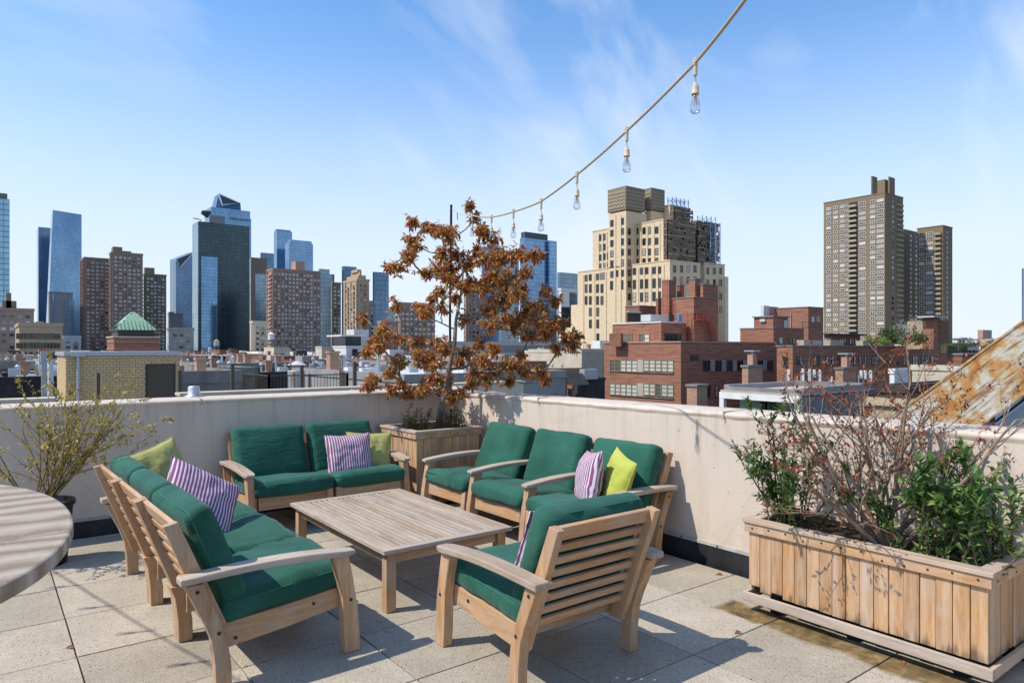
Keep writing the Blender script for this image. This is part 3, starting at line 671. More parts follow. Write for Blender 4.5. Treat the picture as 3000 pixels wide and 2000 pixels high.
# ================================================================ planters
def plank_planter(name, label, x0, x1, y0, y1, z0, z1, pw, soil, rot=True):
    cx, cy = (x0+x1)/2, (y0+y1)/2; t = thing(name, label, 'planter', (cx, cy, 0)); o = (cx, cy, 0); r = random.Random(int(x0*100))
    th_ = .022; ct = z1-.02
    for side in range(4):
        along = (y0, y1) if side in (0, 2) else (x0, x1); n = max(3, round((along[1]-along[0])/pw)); w_ = (along[1]-along[0])/n
        for i in range(n):
            a = along[0]+i*w_+.0015; b = a+w_-.003; zb = z0+.012
            if rot and side == 0 and i > n-10: zb += r.uniform(.0, .022)*(i-(n-10))/6
            of = r.uniform(-.004, .003)
            mb = MB()
            if side == 0: mb.box(x0+of, x0+th_, a, b, zb, ct-.004)
            elif side == 2: mb.box(x1-th_, x1+of, a, b, zb, ct-.004)
            elif side == 1: mb.box(a if i else a+th_, b if i < n-1 else b-th_, y0+of, y0+th_, zb, ct-.004)
            else: mb.box(a if i else a+th_, b if i < n-1 else b-th_, y1-th_, y1+of, zb, ct-.004)
            silv = rot and side == 0 and i in (n-1,)
            mb.build('plank', M['rotwood_y'] if False else M['cedar_z'], t, None, None, .002, org=o)
    # top rail outside the planks, cap boards, base boards
    rh = .052; e = .018
    for (a, b, c, d, mx) in ((x0-e, x0-.001, y0-e, y1+e, 'y'), (x1+.001, x1+e, y0-e, y1+e, 'y'), (x0-.0005, x1+.0005, y0-e, y0-.001, 'x'), (x0-.0005, x1+.0005, y1+.001, y1+e, 'x')):
        q = MB().box(a, b, c, d, z1-.022-rh, z1-.022).build('top_rail', M['cedar_'+mx], t, None, None, .002, org=o)
        L_ = (d-c) if mx == 'y' else (b-a); nn = max(3, int(L_/.10)); sm2 = MB().tube([(0, 0, 0), (-.002, 0, 0)] if mx == 'y' else [(0, 0, 0), (0, -.002, 0)], .0055, 8).mesh('screw', M['bolt'])
        if a < x0 and mx == 'y' or c < y0 and mx == 'x':
            for i in range(nn):
                u = (i+.5)/nn
                inst('screw', sm2, q, (a-cx-.0005, c+(d-c)*u-cy, z1-.022-rh/2+r.uniform(-.012, .012)) if mx == 'y' else (a+(b-a)*u-cx, c-cy-.0005, z1-.022-rh/2+r.uniform(-.012, .012)))
    for (a, b, c, d, mx) in ((x0-.028, x0+.045, y0-.028, y1+.028, 'y'), (x1-.045, x1+.028, y0-.028, y1+.028, 'y'), (x0+.046, x1-.046, y0-.028, y0+.045, 'x'), (x0+.046, x1-.046, y1-.045, y1+.028, 'x')):
        MB().box(a, b, c, d, z1-.0215, z1).build('cap_board', M['rotwood_'+mx], t, None, None, .003, org=o)
    if rot:
        for (a, b, c, d, mx) in ((x0-.026, x0-.005, y0-.026, y1+.026, 'y'), (x1+.005, x1+.026, y0-.026, y1+.026, 'y'), (x0-.004, x1+.004, y0-.026, y0-.005, 'x'), (x0-.004, x1+.004, y1+.005, y1+.026, 'x')):
            MB().box(a, b, c, d, z0-.048, z0+.004).build('base_board', M['rotwood_'+mx], t, None, None, .003, org=o)
        for y in (y0+.10, (y0+y1)/2, y1-.16): MB().box(x0+.06, x1-.06, y, y+.06, 0, z0+.005).build('foot', M['black_plastic'], t, org=o)
    MB().box(x0+th_+.002, x1-th_-.002, y0+th_+.002, y1-th_-.002, z0+.004, soil-.03).build('liner', M['black_plastic'], t, org=o)
    # uneven soil
    n = 14; mb = MB(); vs_ = []; fs_ = []
    for i in range(n+1):
        for j in range(n+1):
            x = x0+.024+(x1-x0-.048)*i/n; y = y0+.024+(y1-y0-.048)*j/n; vs_.append((x, y, soil+.018*noise.noise((x*6, y*6, 1))))
    for i in range(n):
        for j in range(n): q = i*(n+1)+j; fs_.append((q, q+n+1, q+n+2, q+1))
    mb.add(vs_, fs_).build('soil', M['soil'], t, org=o)
    return t
plank_planter('cedar_planter', 'long cedar plank planter on black feet by the sunlit wall', 3.520, 3.985, 1.150, 2.350, .105, .530, .0725, .475)
plank_planter('cedar_planter', 'square weathered cedar planter in the corner between the two walls', 3.225, 3.935, 5.690, 6.395, .02, .735, .075, .665, False)

# ================================================================ plants
def leaf_unit(name, m, L, W, fold):
    return MB().leaf((0, 0, 0), Vector((0, 1, 0)), Vector((0, 0, 1)), L, W, fold).mesh(name, m)
def leaf_obj(me, parent, p, d, up, sc):
    d = d.normalized(); sd = d.cross(up); sd = sd.normalized() if sd.length > 1e-4 else d.orthogonal().normalized(); n = sd.cross(d)
    o = bpy.data.objects.new('leaf', me); COL.objects.link(o); o.parent = parent
    mt = Matrix((sd, d, n)).transposed().to_4x4(); mt.translation = p; o.matrix_basis = mt @ Matrix.Diagonal((sc, sc, sc, 1)); return o
def emit_leaves(t, leaves, m, L, W, fold, near=300, partname='leaves'):
    """leaves: (pos, dir, up, scale) in local coordinates; the 300 nearest the eye are leaves of their own"""
    base = Vector(t.location); eye = Vector((0, 0, EYE))
    leaves = sorted(leaves, key=lambda q: (base+q[0]-eye).length/q[3])
    me = leaf_unit('leaf', m, L, W, fold)
    for p, d, up, s in leaves[:near]: leaf_obj(me, t, p, d, up, s)
    if len(leaves) > near:
        mb = MB()
        for p, d, up, s in leaves[near:]: mb.leaf(p, d, up, L*s, W*s, fold)
        tag(mb.build(partname, m, t), kind='stuff')
def rv(r): 
    while True:
        v = Vector((r.uniform(-1, 1), r.uniform(-1, 1), r.uniform(-1, 1)))
        if .05 < v.length < 1: return v.normalized()

# --- copper-leaved tree: leaf clumps (lateral, height) measured in the crown, given depth, joined to the trunk
CL = [(850,130,36),(870,195,34),(915,235,48),(925,295,55),(990,340,58),(560,250,50),(490,250,42),(640,270,55),(720,280,48),(450,350,48),(500,400,48),(460,450,45),(700,350,65),(650,400,58),(750,420,75),(500,490,48),(600,500,72),(700,500,72),(820,490,58),(890,410,38),(360,550,34),(430,560,48),(550,560,48),(960,520,74),(1050,480,66),(1150,450,64),(1240,470,40),(1300,445,36),(1010,580,74),(1100,560,66),(1200,560,58),(750,610,55),(680,600,48),(860,620,58),(950,650,66),(1080,650,74),(1180,650,58),(600,650,46),(570,700,46),(740,700,46),(810,670,44),(1330,680,34),(1050,750,74),(1150,740,66),(980,790,58),(1240,790,66),(1330,770,58),(1400,740,40),(460,760,40),(520,790,55),(420,790,38),(680,810,38),(780,840,55),(560,830,38),(1080,850,66),(1180,860,66),(1280,870,66),(1400,880,58),(1460,900,38),(170,850,28),(1000,900,58),(1130,930,58),(1250,950,66),(1350,950,58),(1450,980,48),(1530,970,38),(1520,1030,46),(1400,1050,40),(250,960,55),(310,940,48),(210,1010,48),(170,1070,38),(290,1040,46),(370,990,38),(540,1010,48),(620,1020,46),(700,1060,38),(900,1030,46),(1000,1060,46),(820,1080,46),(460,1120,58),(560,1110,58),(400,1140,56),(520,1170,58),(350,1200,48),(620,1160,48),(750,1150,46),(880,1130,46),(960,1130,46),(1180,1100,38),(1100,1170,56),(1200,1190,56),(1000,1210,56),(900,1220,56),(1300,1210,48),(270,1250,48),(230,1290,38),(600,1250,48),(560,1300,48),(680,1270,48),(400,1280,38),(330,1310,38),(380,1340,38),(430,1340,48),(520,1330,48),(620,1330,48),(740,1350,48),(800,1330,38),(1100,1280,46),(1340,1270,38),(860,1270,38),(950,1250,48)]
def copper_tree():
    base = Vector((3.63, 6.02, .655)); r = random.Random(11)
    t = thing('copper_leaved_tree', 'small tree with copper-red leaves growing in the square corner planter', 'tree', base)
    D0 = depth(base.x, base.y); k = D0/FPX/2.24
    def loc(x, y, dd):       # lateral and height about the trunk
        lat = (1000+x/2.24-1500)*D0/FPX; z = zat(550+y/2.24, D0)
        p = FW*(D0+dd)+RT*lat+Vector((0, 0, z)); return p-base
    trunk = [Vector((0, 0, -.05)), loc(692, 1300, 0), loc(705, 1190, .01), loc(725, 1090, .0), loc(742, 1010, .02), loc(748, 930, .0), loc(752, 860, .03), loc(770, 770, .05), loc(790, 660, .02), loc(800, 540, .0), loc(770, 420, .0), loc(735, 320, .02)]
    nodes = [[p, None if i == 0 else i-1, 0] for i, p in enumerate(trunk)]
    mid = loc(760, 850, 0); cl = []
    for x, y, rr in CL:
        q = loc(x, y, 0); dx = (q-mid); hor = abs(dx.dot(RT)); ver = abs(dx.z)
        half = .62*math.sqrt(max(.05, 1-(hor/1.25)**2))*math.sqrt(max(.1, 1-(ver/1.3)**2)); dd = r.uniform(-half, half)
        dd = max(dd, -.75); cl.append((loc(x, y, dd), rr*k*1.05))
    cl.sort(key=lambda c: min((c[0]-p).length for p in trunk))
    for c, rr in cl:
        best = min(range(1, len(nodes)), key=lambda i: (c-nodes[i][0]).length*(1.0 if nodes[i][0].z < c.z+.03 else 1.6)+.25*(nodes[i][0]-trunk[4]).length)
        a = nodes[best][0]; m_ = a.lerp(c, .5)+rv(r)*.05*(c-a).length+Vector((0, 0, -.08*(c-a).length))
        nodes.append([m_, best, 0]); nodes.append([c, len(nodes)-1, rr])
    wt = [0.0]*len(nodes)
    for i in range(len(nodes)-1, 0, -1):
        if nodes[i][2]: wt[i] += 1
        wt[nodes[i][1]] += wt[i]
    rad = lambda i: .003+.0031*math.sqrt(wt[i])
    tr = MB(); tr.tube(trunk[:8], [.036, .030, .026, .024, .022, .019, .016, .013], 9)
    tr.tube(trunk[7:], [.013, .011, .009, .007, .005], 7); tr.build('trunk', M['bark'], t, smooth=True)
    br = MB()
    for i in range(len(trunk), len(nodes)):
        if nodes[i][2]: 
            m_ = nodes[i][1]; a = nodes[m_][1]
            br.tube([nodes[a][0], nodes[a][0].lerp(nodes[m_][0], .5)+rv(r)*.012, nodes[m_][0], nodes[m_][0].lerp(nodes[i][0], .5)+rv(r)*.012, nodes[i][0]], [min(rad(m_), rad(a)), rad(m_), rad(m_)*.9, rad(i), rad(i)*.7], 6)
    br.build('branches', M['bark'], t, smooth=True)
    lv = []; tw = MB()
    for c, rr in cl:
        nt_ = max(10, int(28*rr/.09))
        for _ in range(nt_):
            d = rv(r); d.z = d.z*.8+.1; c_ = c+rv(r)*rr*r.uniform(.1, .95); e = c_+d*rr*r.uniform(.4, .95)
            tw.tube([c, c_, e], [.0026, .0021, .0014], 4, False)
            for q in range(r.randint(5, 8)):
                p = c_.lerp(e, r.uniform(.1, 1.05)); ld = (rv(r)+d*.5+Vector((0, 0, -.55))).normalized()
                lv.append((p, ld, (Vector((0, 0, 1))+rv(r)*.7).normalized(), r.uniform(.75, 1.3)))
    tag(tw.build('twigs', M['bark_dark'], t), kind='stuff')
    emit_leaves(t, lv, M['copper'], .055, .0225, .22)
    print('copper leaves', len(lv))
copper_tree()

# --- generic many-stemmed shrub
def shrub(name, label, base, stems, barkm, leafm, L, W, r, leafy, near=300, fold=.2, cat='shrub', radius=.02):
    """stems: (azimuth, lean degrees, length); leafy(level, along) -> leaves per step; writes branches and leaves"""
    t = thing(name, label, cat, base); br = MB(); lv = []
    def grow(p, d, length, rad, lev, nmax):
        n = max(3, int(length/.07)); pts = [p]; rr = [rad]; q = p.copy(); st = length/n
        for i in range(n):
            d = (d+rv(r)*(.16 if lev else .10)+Vector((0, 0, .035))).normalized(); q = q+d*st; a = (i+1)/n; pts.append(q.copy()); rr.append(rad*(1-.62*a))
            if lev < nmax and i >= (1 if lev else 2) and r.random() < BRP[lev]:
                sd = (d+rv(r)*.85).normalized(); sd.z = max(sd.z, -.05); grow(q.copy(), sd, length*r.uniform(.30, .58)*(1.15-.4*a), rad*(1-.62*a)*.62, lev+1, nmax)
            for _ in range(leafy(lev, a, r)):
                ld = (rv(r)+d*.9).normalized(); lv.append((q-d*st*r.random(), ld, (Vector((0, 0, 1))+rv(r)*.5).normalized(), r.uniform(.65, 1.25)))
        br.tube(pts, rr, 7 if lev == 0 else (5 if lev == 1 else 4), False)
    for az, lean, ln, ox, oy, rad in stems:
        a, e = R(az), R(lean); grow(Vector((ox, oy, -.03)), Vector((math.sin(e)*math.cos(a), math.sin(e)*math.sin(a), math.cos(e))), ln, rad, 0, NMAX)
    br.build('branches', barkm, t, smooth=True)
    emit_leaves(t, lv, leafm, L, W, fold, near)
    print(name, len(lv)); return t
AZR = math.degrees(math.atan2(RT.y, RT.x))     # azimuth of the picture's right, used as a bearing only
r = random.Random(5); BRP = [.85, .78, .55]; NMAX = 3
stems = []
for az, lean, ln in [(AZR+180, 40, .84), (AZR+188, 31, .90), (AZR+170, 22, .90), (AZR+200, 46, .60), (AZR+150, 12, .88), (AZR+60, 8, .86), (AZR+20, 14, .90), (AZR-5, 22, .92), (AZR+10, 33, .96), (AZR-15, 42, .95), (AZR+185, 50, .50), (AZR+90, 20, .8), (AZR+5, 52, .66), (AZR+178, 46, .66), (AZR-8, 48, .90), (AZR+160, 33, .84), (AZR+20, 28, .85)]:
    stems.append((az+r.uniform(-12, 12), lean, ln*r.uniform(.90, 1.04), r.uniform(-.05, .05), r.uniform(-.05, .05), r.uniform(.0085, .0145)))
shrub('red_budded_shrub', 'bare-branched shrub with tiny red leaf buds rising from the long cedar planter', Vector((3.73, 1.70, .475)), stems, M['bark_tan'], M['redbud'], .026, .0115, r,
      lambda lev, a, q: (1 if q.random() < (.05, .35, .75, .95)[lev] and a > .25 else 0)+(2 if lev >= 2 and a > .95 else 0), near=300)
r = random.Random(8); BRP = [.42, .35, 0]; NMAX = 2
stems = [(r.uniform(0, 360), r.uniform(8, 48), r.uniform(.28, .50), r.uniform(-.12, .10), r.uniform(-.08, .08), .006) for _ in range(24)]+[(AZR+180, 20, .60, 0, 0, .007), (AZR+180, 42, .48, 0, 0, .007), (AZR+150, 6, .62, -.03, .05, .007)]
shrub('narrow_leaved_bush', 'dark green narrow-leaved bush at the far end of the long cedar planter', Vector((3.68, 2.17, .475)), stems, M['bark_dark'], M['fineleaf'], .052, .0150, r, lambda lev, a, q: 6 if a > .3 else 3, near=300)
r = random.Random(9); BRP = [.45, .35, 0]; NMAX = 2
stems = [(r.uniform(0, 360), r.uniform(5, 50), r.uniform(.28, .46), r.uniform(-.17, .17), r.uniform(-.18, .14), .0065) for _ in range(34)]
shrub('broad_leaved_bush', 'bushy light green broad-leaved plant at the near end of the long cedar planter', Vector((3.74, 1.36, .475)), stems, M['bark_dark'], M['bushleaf'], .058, .025, r, lambda lev, a, q: 6 if a > .3 else 3, near=300)
# --- yellow shrub in a black pot by the shaded wall
pot = thing('plant_pot', 'black round pot standing by the shaded wall behind the oval table', 'plant pot', (.33, 5.86, 0))
mb = MB(); mb.lathe([(.0, .02), (.15, .0), (.155, .02), (.19, .40), (.205, .41), (.205, .44), (.185, .44), (.175, .40), (.0, .40)], (0, 0, 0), 28); mb.build('pot_body', M['black_plastic'], pot, smooth=False)
MB().lathe([(.0, .395), (.172, .395), (.165, .405), (0, .412)], (0, 0, 0), 20).build('soil', M['soil'], pot)
r = random.Random(21); BRP = [.60, .5, .3]; NMAX = 3
stems = [(r.uniform(0, 360), r.uniform(8, 44), r.uniform(.58, .78), r.uniform(-.07, .07), r.uniform(-.07, .07), .0065) for _ in range(15)]+[(AZR+r.uniform(-25, 25), r.uniform(24, 54), r.uniform(.66, .90), 0, 0, .0065) for _ in range(9)]
shrub('yellow_budded_shrub', 'wispy shrub with tiny yellow-green leaves growing in the black pot', Vector((.33, 5.86, .41)), stems, M['twig'], M['yellowleaf'], .030, .0125, r, lambda lev, a, q: (4 if q.random() < .75 else 3) if (lev >= 1 and a > .3 or a > .5) else 0, near=300)
# --- low heather tufts in the corner planter
for x, y, lab in [(3.40, 6.02, 'tuft of low heather at the left side of the corner planter'), (3.72, 5.85, 'tuft of dark heather at the right side of the corner planter')]:
    r = random.Random(int(x*100)); BRP = [.3, 0]; NMAX = 1
    stems = [(r.uniform(0, 360), r.uniform(0, 34), r.uniform(.12, .26), r.uniform(-.11, .11), r.uniform(-.11, .11), .003) for _ in range(70)]
    shrub('heather_tuft', lab, Vector((x, y, .665)), stems, M['bark_dark'], M['heather'], .030, .010, r, lambda lev, a, q: 6, near=0, cat='plant')
# dry leaves on the pavers
lr = random.Random(4); lme = MB().leaf((0, 0, .004), Vector((0, 1, 0)), Vector((0, 0, 1)), .05, .022, .5).mesh('dry_leaf', mat('dry_leaf', (.26, .09, .025), .7))
for px, py, lab in [(2171, 1851, 'curled brown dry leaf on the joint in front of the long planter'), (2118, 1684, 'flat dry leaf on the joint by the base flashing'), (2637, 1936, 'dry leaf on the stained paver under the planter edge'), (218, 1897, 'dry twiglet leaf on the dark joint near the oval table')]:
    o = inst('dry_leaf', lme); o.location = ground(px, py); o.rotation_euler = (0, 0, lr.uniform(0, 6)); tag(o, lab, 'leaf')

# ================================================================ string lights
BULBS = [(2037, 185, 2.70), (1836, 384, 3.32), (1690, 512, 3.94), (1585, 590, 4.57), (1504, 620, 5.22), (1440, 636, 5.90), (1383, 632, 6.60)]
sock = MB().lathe([(.004, 0), (.011, .0), (.011, -.012), (.0165, -.016), (.0175, -.020), (.0175, -.048), (.0195, -.050), (.0195, -.055), (.0165, -.057), (.0, -.058)][::-1], (0, 0, 0), 14).mesh('socket', M['socket'], True)
bulb = MB().lathe([(.0135, 0), (.0145, -.012), (.018, -.030), (.0245, -.052), (.0265, -.066), (.0245, -.080), (.0165, -.091), (.002, -.096)][::-1], (0, 0, 0), 18).mesh('bulb', M['bulb'], True)
fil = MB(); 
for k in range(6):
    a = k*math.pi/3; fil.tube([(.004*math.cos(a), .004*math.sin(a), 0), (.009*math.cos(a), .009*math.sin(a), -.052)], .0011, 4)
fil.tube([(0, 0, 0), (0, 0, -.03)], .0045, 6); fil = fil.mesh('filament', M['filament'])
clipm = MB().box(-.010, .010, -.008, .008, -.012, .020).tube([(0, 0, -.012), (0, 0, -.050)], .009, 8).mesh('clip', M['socket'])
def string_light(label, attach, ends, base):
    t = thing('string_light', label, 'string light', base); base = Vector(base)
    pts = [Vector(p) for p in ends[0]]+attach+[Vector(p) for p in ends[1]]; path = []
    for a, b in zip(pts[:-1], pts[1:]):
        n = 6; sag = .018*(b-a).length
        for k in range(n): u = k/n; path.append(a.lerp(b, u)-Vector((0, 0, sag*4*u*(1-u)*.4)))
    path.append(pts[-1]); c = MB(); c.tube(path, .0062, 7); c.build('cable', M['cord'], t, org=base, smooth=True)
    for a in attach:
        inst('clip', clipm, t, a-base, (0, 0, .5), .003)
        MB().tube([(0, 0, -.045), (.002, 0, -.065), (0, 0, -.082)], .0028, 6).build('drop_wire', M['cord'], t, a-base)
        s = inst('socket', sock, t, a-base+Vector((0, 0, -.078))); s.scale = (.80, .80, .80); inst('bulb', bulb, s, (0, 0, -.056)); inst('filament', fil, s, (0, 0, -.056))
att = [place(px, py, d) for px, py, d in BULBS]
pole_top = place(1322, 600, 7.45); pole_xy = pole_top.copy()
string_light('beige cord of bare bulbs strung from the corner pole up over the seating', att, ([place(2600, -420, 1.24), place(2205, -30, 2.02)], [place(1366, 628, 6.80)]), att[3])
# a second string hangs out of the picture; its shadow crosses the pavers by the oval table
a2_ = [ground(px, py)+Vector((-.752, .255, 1.0))*2.35 for px, py in ((324, 1773.5), (441, 1846), (600, 1935))]
dv = (a2_[1]-a2_[0]); a2_ = [a2_[0]-dv*2, a2_[0]-dv, *a2_, a2_[2]+(a2_[2]-a2_[1]), a2_[2]+(a2_[2]-a2_[1])*2.0]
string_light('second beige cord of bare bulbs beyond the oval table', a2_, ([a2_[0]-dv], [a2_[-1]+dv]), a2_[3])
pb = Vector((pole_top.x, pole_top.y, .62))
t = thing('light_pole', 'thin black pole in the corner planter that holds the bulb string', 'pole', pb)
MB().tube([(0, 0, 0), (-.01, .01, 1.2), (0, 0, pole_top.z-.62)], .013, 8).build('pole_shaft', M['black_metal'], t)
e = att[6]-pb; q0 = Vector((0, 0, pole_top.z-.66)); q1 = place(1366, 628, 6.80)-pb
MB().tube([q0, q0.lerp(q1, .35)+Vector((0, 0, -.02)), q0.lerp(q1, .7)+Vector((0, 0, -.02)), q1], .002, 5).build('tie_wire', M['alu'], t)
MB().tube([q0.lerp(q1, .42)+Vector((0, 0, -.02)), q0.lerp(q1, .44)+Vector((0, 0, -.09))], .004, 5).build('turnbuckle', M['black_metal'], t)
# vent cap on the far edge of the shaded parapet
v = place(568, 1157, 6.02)
t = thing('vent_cap', 'shiny aluminium vent cap on the shaded parapet wall', 'vent cap', (on_y(568, 6.74), 6.74, 1.066))
MB().lathe([(.078, .0), (.082, .012), (.058, .022), (.052, .028), (.050, .09), (.043, .102), (0, .106)], (0, 0, 0), 24).build('cap', M['alu'], t, smooth=True)
# ================================================================ the city
GZ = -24.0
tag(MB().box(-6000, 9000, -3000, 12000, GZ-2, GZ).build('ground', M['asphalt']), kind='structure')
FOOT = []          # footprints already taken
def solve(px_c, D, xl, xr):
    """corner on the bearing px_c at depth D; how far the -x face runs back (+y) and the -y face runs right (+x)"""
    c = place(px_c, HOR, D); tl = (xl-1500)/FPX; tr_ = (xr-1500)/FPX
    d0 = depth(c.x, c.y); l0 = c.x*RT.x+c.y*RT.y
    Ly = (tl*d0-l0)/(RT.y-tl*FW.y) if xl < px_c else 1.0
    Lx = (tr_*d0-l0)/(RT.x-tr_*FW.x) if xr > px_c else 1.0
    return c.x, c.y, abs(Lx), abs(Ly)
class Mass: pass
def mass_at(xl, xc, xr, yt, D, zb=GZ, maxl=None):
    m = Mass(); m.x, m.y, m.lx, m.ly = solve(xc, D, xl, xr); m.D = D
    if maxl: m.lx = min(m.lx, maxl); m.ly = min(m.ly, maxl)
    m.z1 = zat(yt, D); m.z0 = zb; m.x1 = m.x+m.lx; m.y1 = m.y+m.ly
    return m
def building(name, label, m, group=None, cat='building'):
    t = thing(name, label, cat, (m.x, m.y, GZ), 0, group); t['_'] = 0; del t['_']
    FOOT.append((m.x-1.5, m.x1+1.5, m.y-1.5, m.y1+1.5)); return t
def wall(t, m, matn, name='wall', pad=0):
    return MB().box(m.x-pad, m.x1+pad, m.y-pad, m.y1+pad, m.z0, m.z1).build(name, M[matn], t, org=t.location)
def roofcap(t, m, matn='roof_grey', par=.5, th=.35, wm=None):
    mb = MB(); z = m.z1
    mb.box(m.x-.08, m.x1+.08, m.y-.08, m.y+th, z+.005, z+par).box(m.x-.08, m.x+th, m.y+th+.001, m.y1+.08, z+.005, z+par).box(m.x1-th, m.x1+.08, m.y+th+.001, m.y1+.08, z+.005, z+par).box(m.x+th+.001, m.x1-th-.001, m.y1-th, m.y1+.08, z+.005, z+par)
    mb.build('parapet', M[wm or matn], t, org=t.location)
    MB().box(m.x+th+.002, m.x1-th-.002, m.y+th+.002, m.y1-th-.002, z+.004, z+.06).build('roof', M[matn], t, org=t.location)
def win_mesh(w, h, fm, pm, axis, bars=(1, 1), fr=.09, dep=.10):
    """window standing proud of the wall: frame round a set-back pane; axis is the wall's running axis"""
    mb = MB(); f = fr
    def bx(u0, u1, z0, z1, d0, d1, mi):
        if axis == 'y': mb.box(-d1, -d0, u0, u1, z0, z1, mi)
        else: mb.box(u0, u1, -d1, -d0, z0, z1, mi)
    bx(-w/2, -w/2+f, -h/2, h/2, -.02, dep, 0); bx(w/2-f, w/2, -h/2, h/2, -.02, dep, 0); bx(-w/2+f, w/2-f, h/2-f, h/2, -.02, dep, 0); bx(-w/2+f, w/2-f, -h/2, -h/2+f, -.02, dep*1.35, 0)
    bx(-w/2+f, w/2-f, -h/2+f, h/2-f, -.02, dep*.25, 1)
    for k in range(1, bars[0]): u = -w/2+w*k/bars[0]; bx(u-f*.4, u+f*.4, -h/2+f, h/2-f, dep*.26, dep*.8, 0)
    for k in range(1, bars[1]): z = -h/2+h*k/bars[1]; bx(-w/2+f, w/2-f, z-f*.4, z+f*.4, dep*.26, dep*.75, 0)
    return mb.mesh('window', [M[fm], M[pm]])
def put(t, me, x, y, z, name='window'): return inst(name, me, t, (x-t.location.x, y-t.location.y, z-t.location.z))
def windows_x(t, X, ys, zs, me, skip=lambda i, j: False):
    for i, y in enumerate(ys):
        for j, z in enumerate(zs):
            if not skip(i, j): put(t, me, X-.003, y, z)
def windows_y(t, Y, xs, zs, me, skip=lambda i, j: False):
    for i, x in enumerate(xs):
        for j, z in enumerate(zs):
            if not skip(i, j): put(t, me, x, Y-.003, z)
def window_field(t, m, face, fh, cw, ww, wh, pm='pane_far', dep=.12, ztop=2.0, zmin=-6, seed=1, gap=None, name='windows'):
    r_ = random.Random(seed); mb = MB(); L_ = m.ly if face == 'x' else m.lx; n = max(1, int(L_/cw)); off = (L_-n*cw)/2
    z = m.z1-ztop-wh
    while z > max(m.z0, zmin):
        for i in range(n):
            if gap and gap(i, n): continue
            u = off+(i+.5)*cw
            if face == 'x': mb.box(m.x-dep, m.x+.02, m.y+u-ww/2, m.y+u+ww/2, z, z+wh)
            else: mb.box(m.x+u-ww/2, m.x+u+ww/2, m.y-dep, m.y+.02, z, z+wh)
        z -= fh
    return tag(mb.build(name, M[pm], t, org=t.location), kind='stuff')
K = 3000/2352.0
def tower(name, label, xl, xc, xr, yt, D, wm, kind='brick', fh=3.0, cw=3.2, ww=1.5, wh=1.4, pm='pane_far', seed=1, top=None, cap=True, group=None):
    m = mass_at(xl*K, xc*K, xr*K, yt*K, D, maxl=120); t = building(name, label, m, group); wall(t, m, wm)
    if kind == 'brick':
        window_field(t, m, 'x', fh, cw, ww, wh, pm, seed=seed); window_field(t, m, 'y', fh, cw, ww, wh, pm, seed=seed+1)
    if kind == 'brick' and D > 400:
        pr_ = MB(); bl_ = MB(); r2 = random.Random(seed*5)
        for face, L_ in (('x', m.ly), ('y', m.lx)):
            n = max(1, int(L_/cw)); off = (L_-n*cw)/2; k0 = r2.randint(3, 4)
            for i in range(0, n+1, k0):
                u = off+i*cw
                if face == 'x': pr_.box(m.x-.7, m.x+.02, m.y+u-.55, m.y+u+.55, GZ, m.z1)
                else: pr_.box(m.x+u-.55, m.x+u+.55, m.y-.7, m.y+.02, GZ, m.z1)
            cols_ = [i for i in range(n) if i % k0 == 1]
            for i in cols_:
                z = m.z1-2-wh-.9; u = off+(i+.5)*cw
                while z > -6:
                    if face == 'x': bl_.box(m.x-1.2, m.x+.02, m.y+u-1.3, m.y+u+1.3, z, z+.9)
                    else: bl_.box(m.x+u-1.3, m.x+u+1.3, m.y-1.2, m.y+.02, z, z+.9)
                    z -= fh
        tag(pr_.build('piers', M[wm], t, org=t.location), kind='stuff'); tag(bl_.build('balconies', M['balc_brick' if 'brick' in wm else 'balc'], t, org=t.location), kind='stuff')
    if cap: MB().box(m.x-.3, m.x1+.3, m.y-.3, m.y1+.3, m.z1+.02, m.z1+1.4).build('cornice', M[wm], t, org=t.location)
    if top:
        for (a, b, y_, mm) in top:      # bulkheads: pixel span and top
            x0 = on_y(a*K, m.y+3); x1 = on_y(b*K, m.y+3); dd = depth(x0, m.y+3)
            MB().box(x0, x1, m.y+3, m.y+min(12, m.ly*.8+4), m.z1+.03, zat(y_*K, dd)).build('bulkhead', M[mm], t, org=t.location)
    return t, m
M['balc'] = simple_noise('balcony_concrete', (.30, .255, .195), (.38, .325, .25), .6, .85)
M['balc_brick'] = simple_noise('balcony_brick', (.36, .225, .16), (.44, .285, .205), .6, .85)
# ---- the skyline from left to right
t, m = tower('glass_tower', 'light blue banded glass tower above the dark brown brick flats', -40, -34, 22, 452, 430, 'gl_light', 'glass', cap=False, top=[(-10, 17, 442, 'crown')])
# tall blue tower with a leaning flank, and its lower twin
m = mass_at(103*K, 108*K, 188*K, 484*K, 1150, maxl=90); t = building('blue_glass_tower', 'tall deep blue glass tower with a slanted flank and slanted roof', m)
dx = m.lx*.17; z0, z1 = GZ, m.z1
MB().add([(m.x-1, m.y, z0), (m.x1, m.y, z0), (m.x1, m.y+45, z0), (m.x-1, m.y+45, z0), (m.x+dx, m.y+4, z1+3), (m.x1, m.y+4, z1), (m.x1, m.y+45, z1), (m.x+dx, m.y+45, z1+3)],
         [(0,3,2,1),(4,5,6,7),(0,1,5,4),(1,2,6,5),(2,3,7,6),(3,0,4,7)]).build('curtain_wall', M['gl_blue'], t, org=t.location)
tower('blue_glass_tower', 'narrow deep blue glass tower standing behind the slanted blue tower', 84, 88, 118, 521, 1300, 'gl_deep', 'glass', cap=False)
t, m = tower('slab_tower', 'pale grey windowless slab tower with a blue glass strip in front of the blue tower', 110, 113, 167, 672, 780, 'greyslab', 'none')
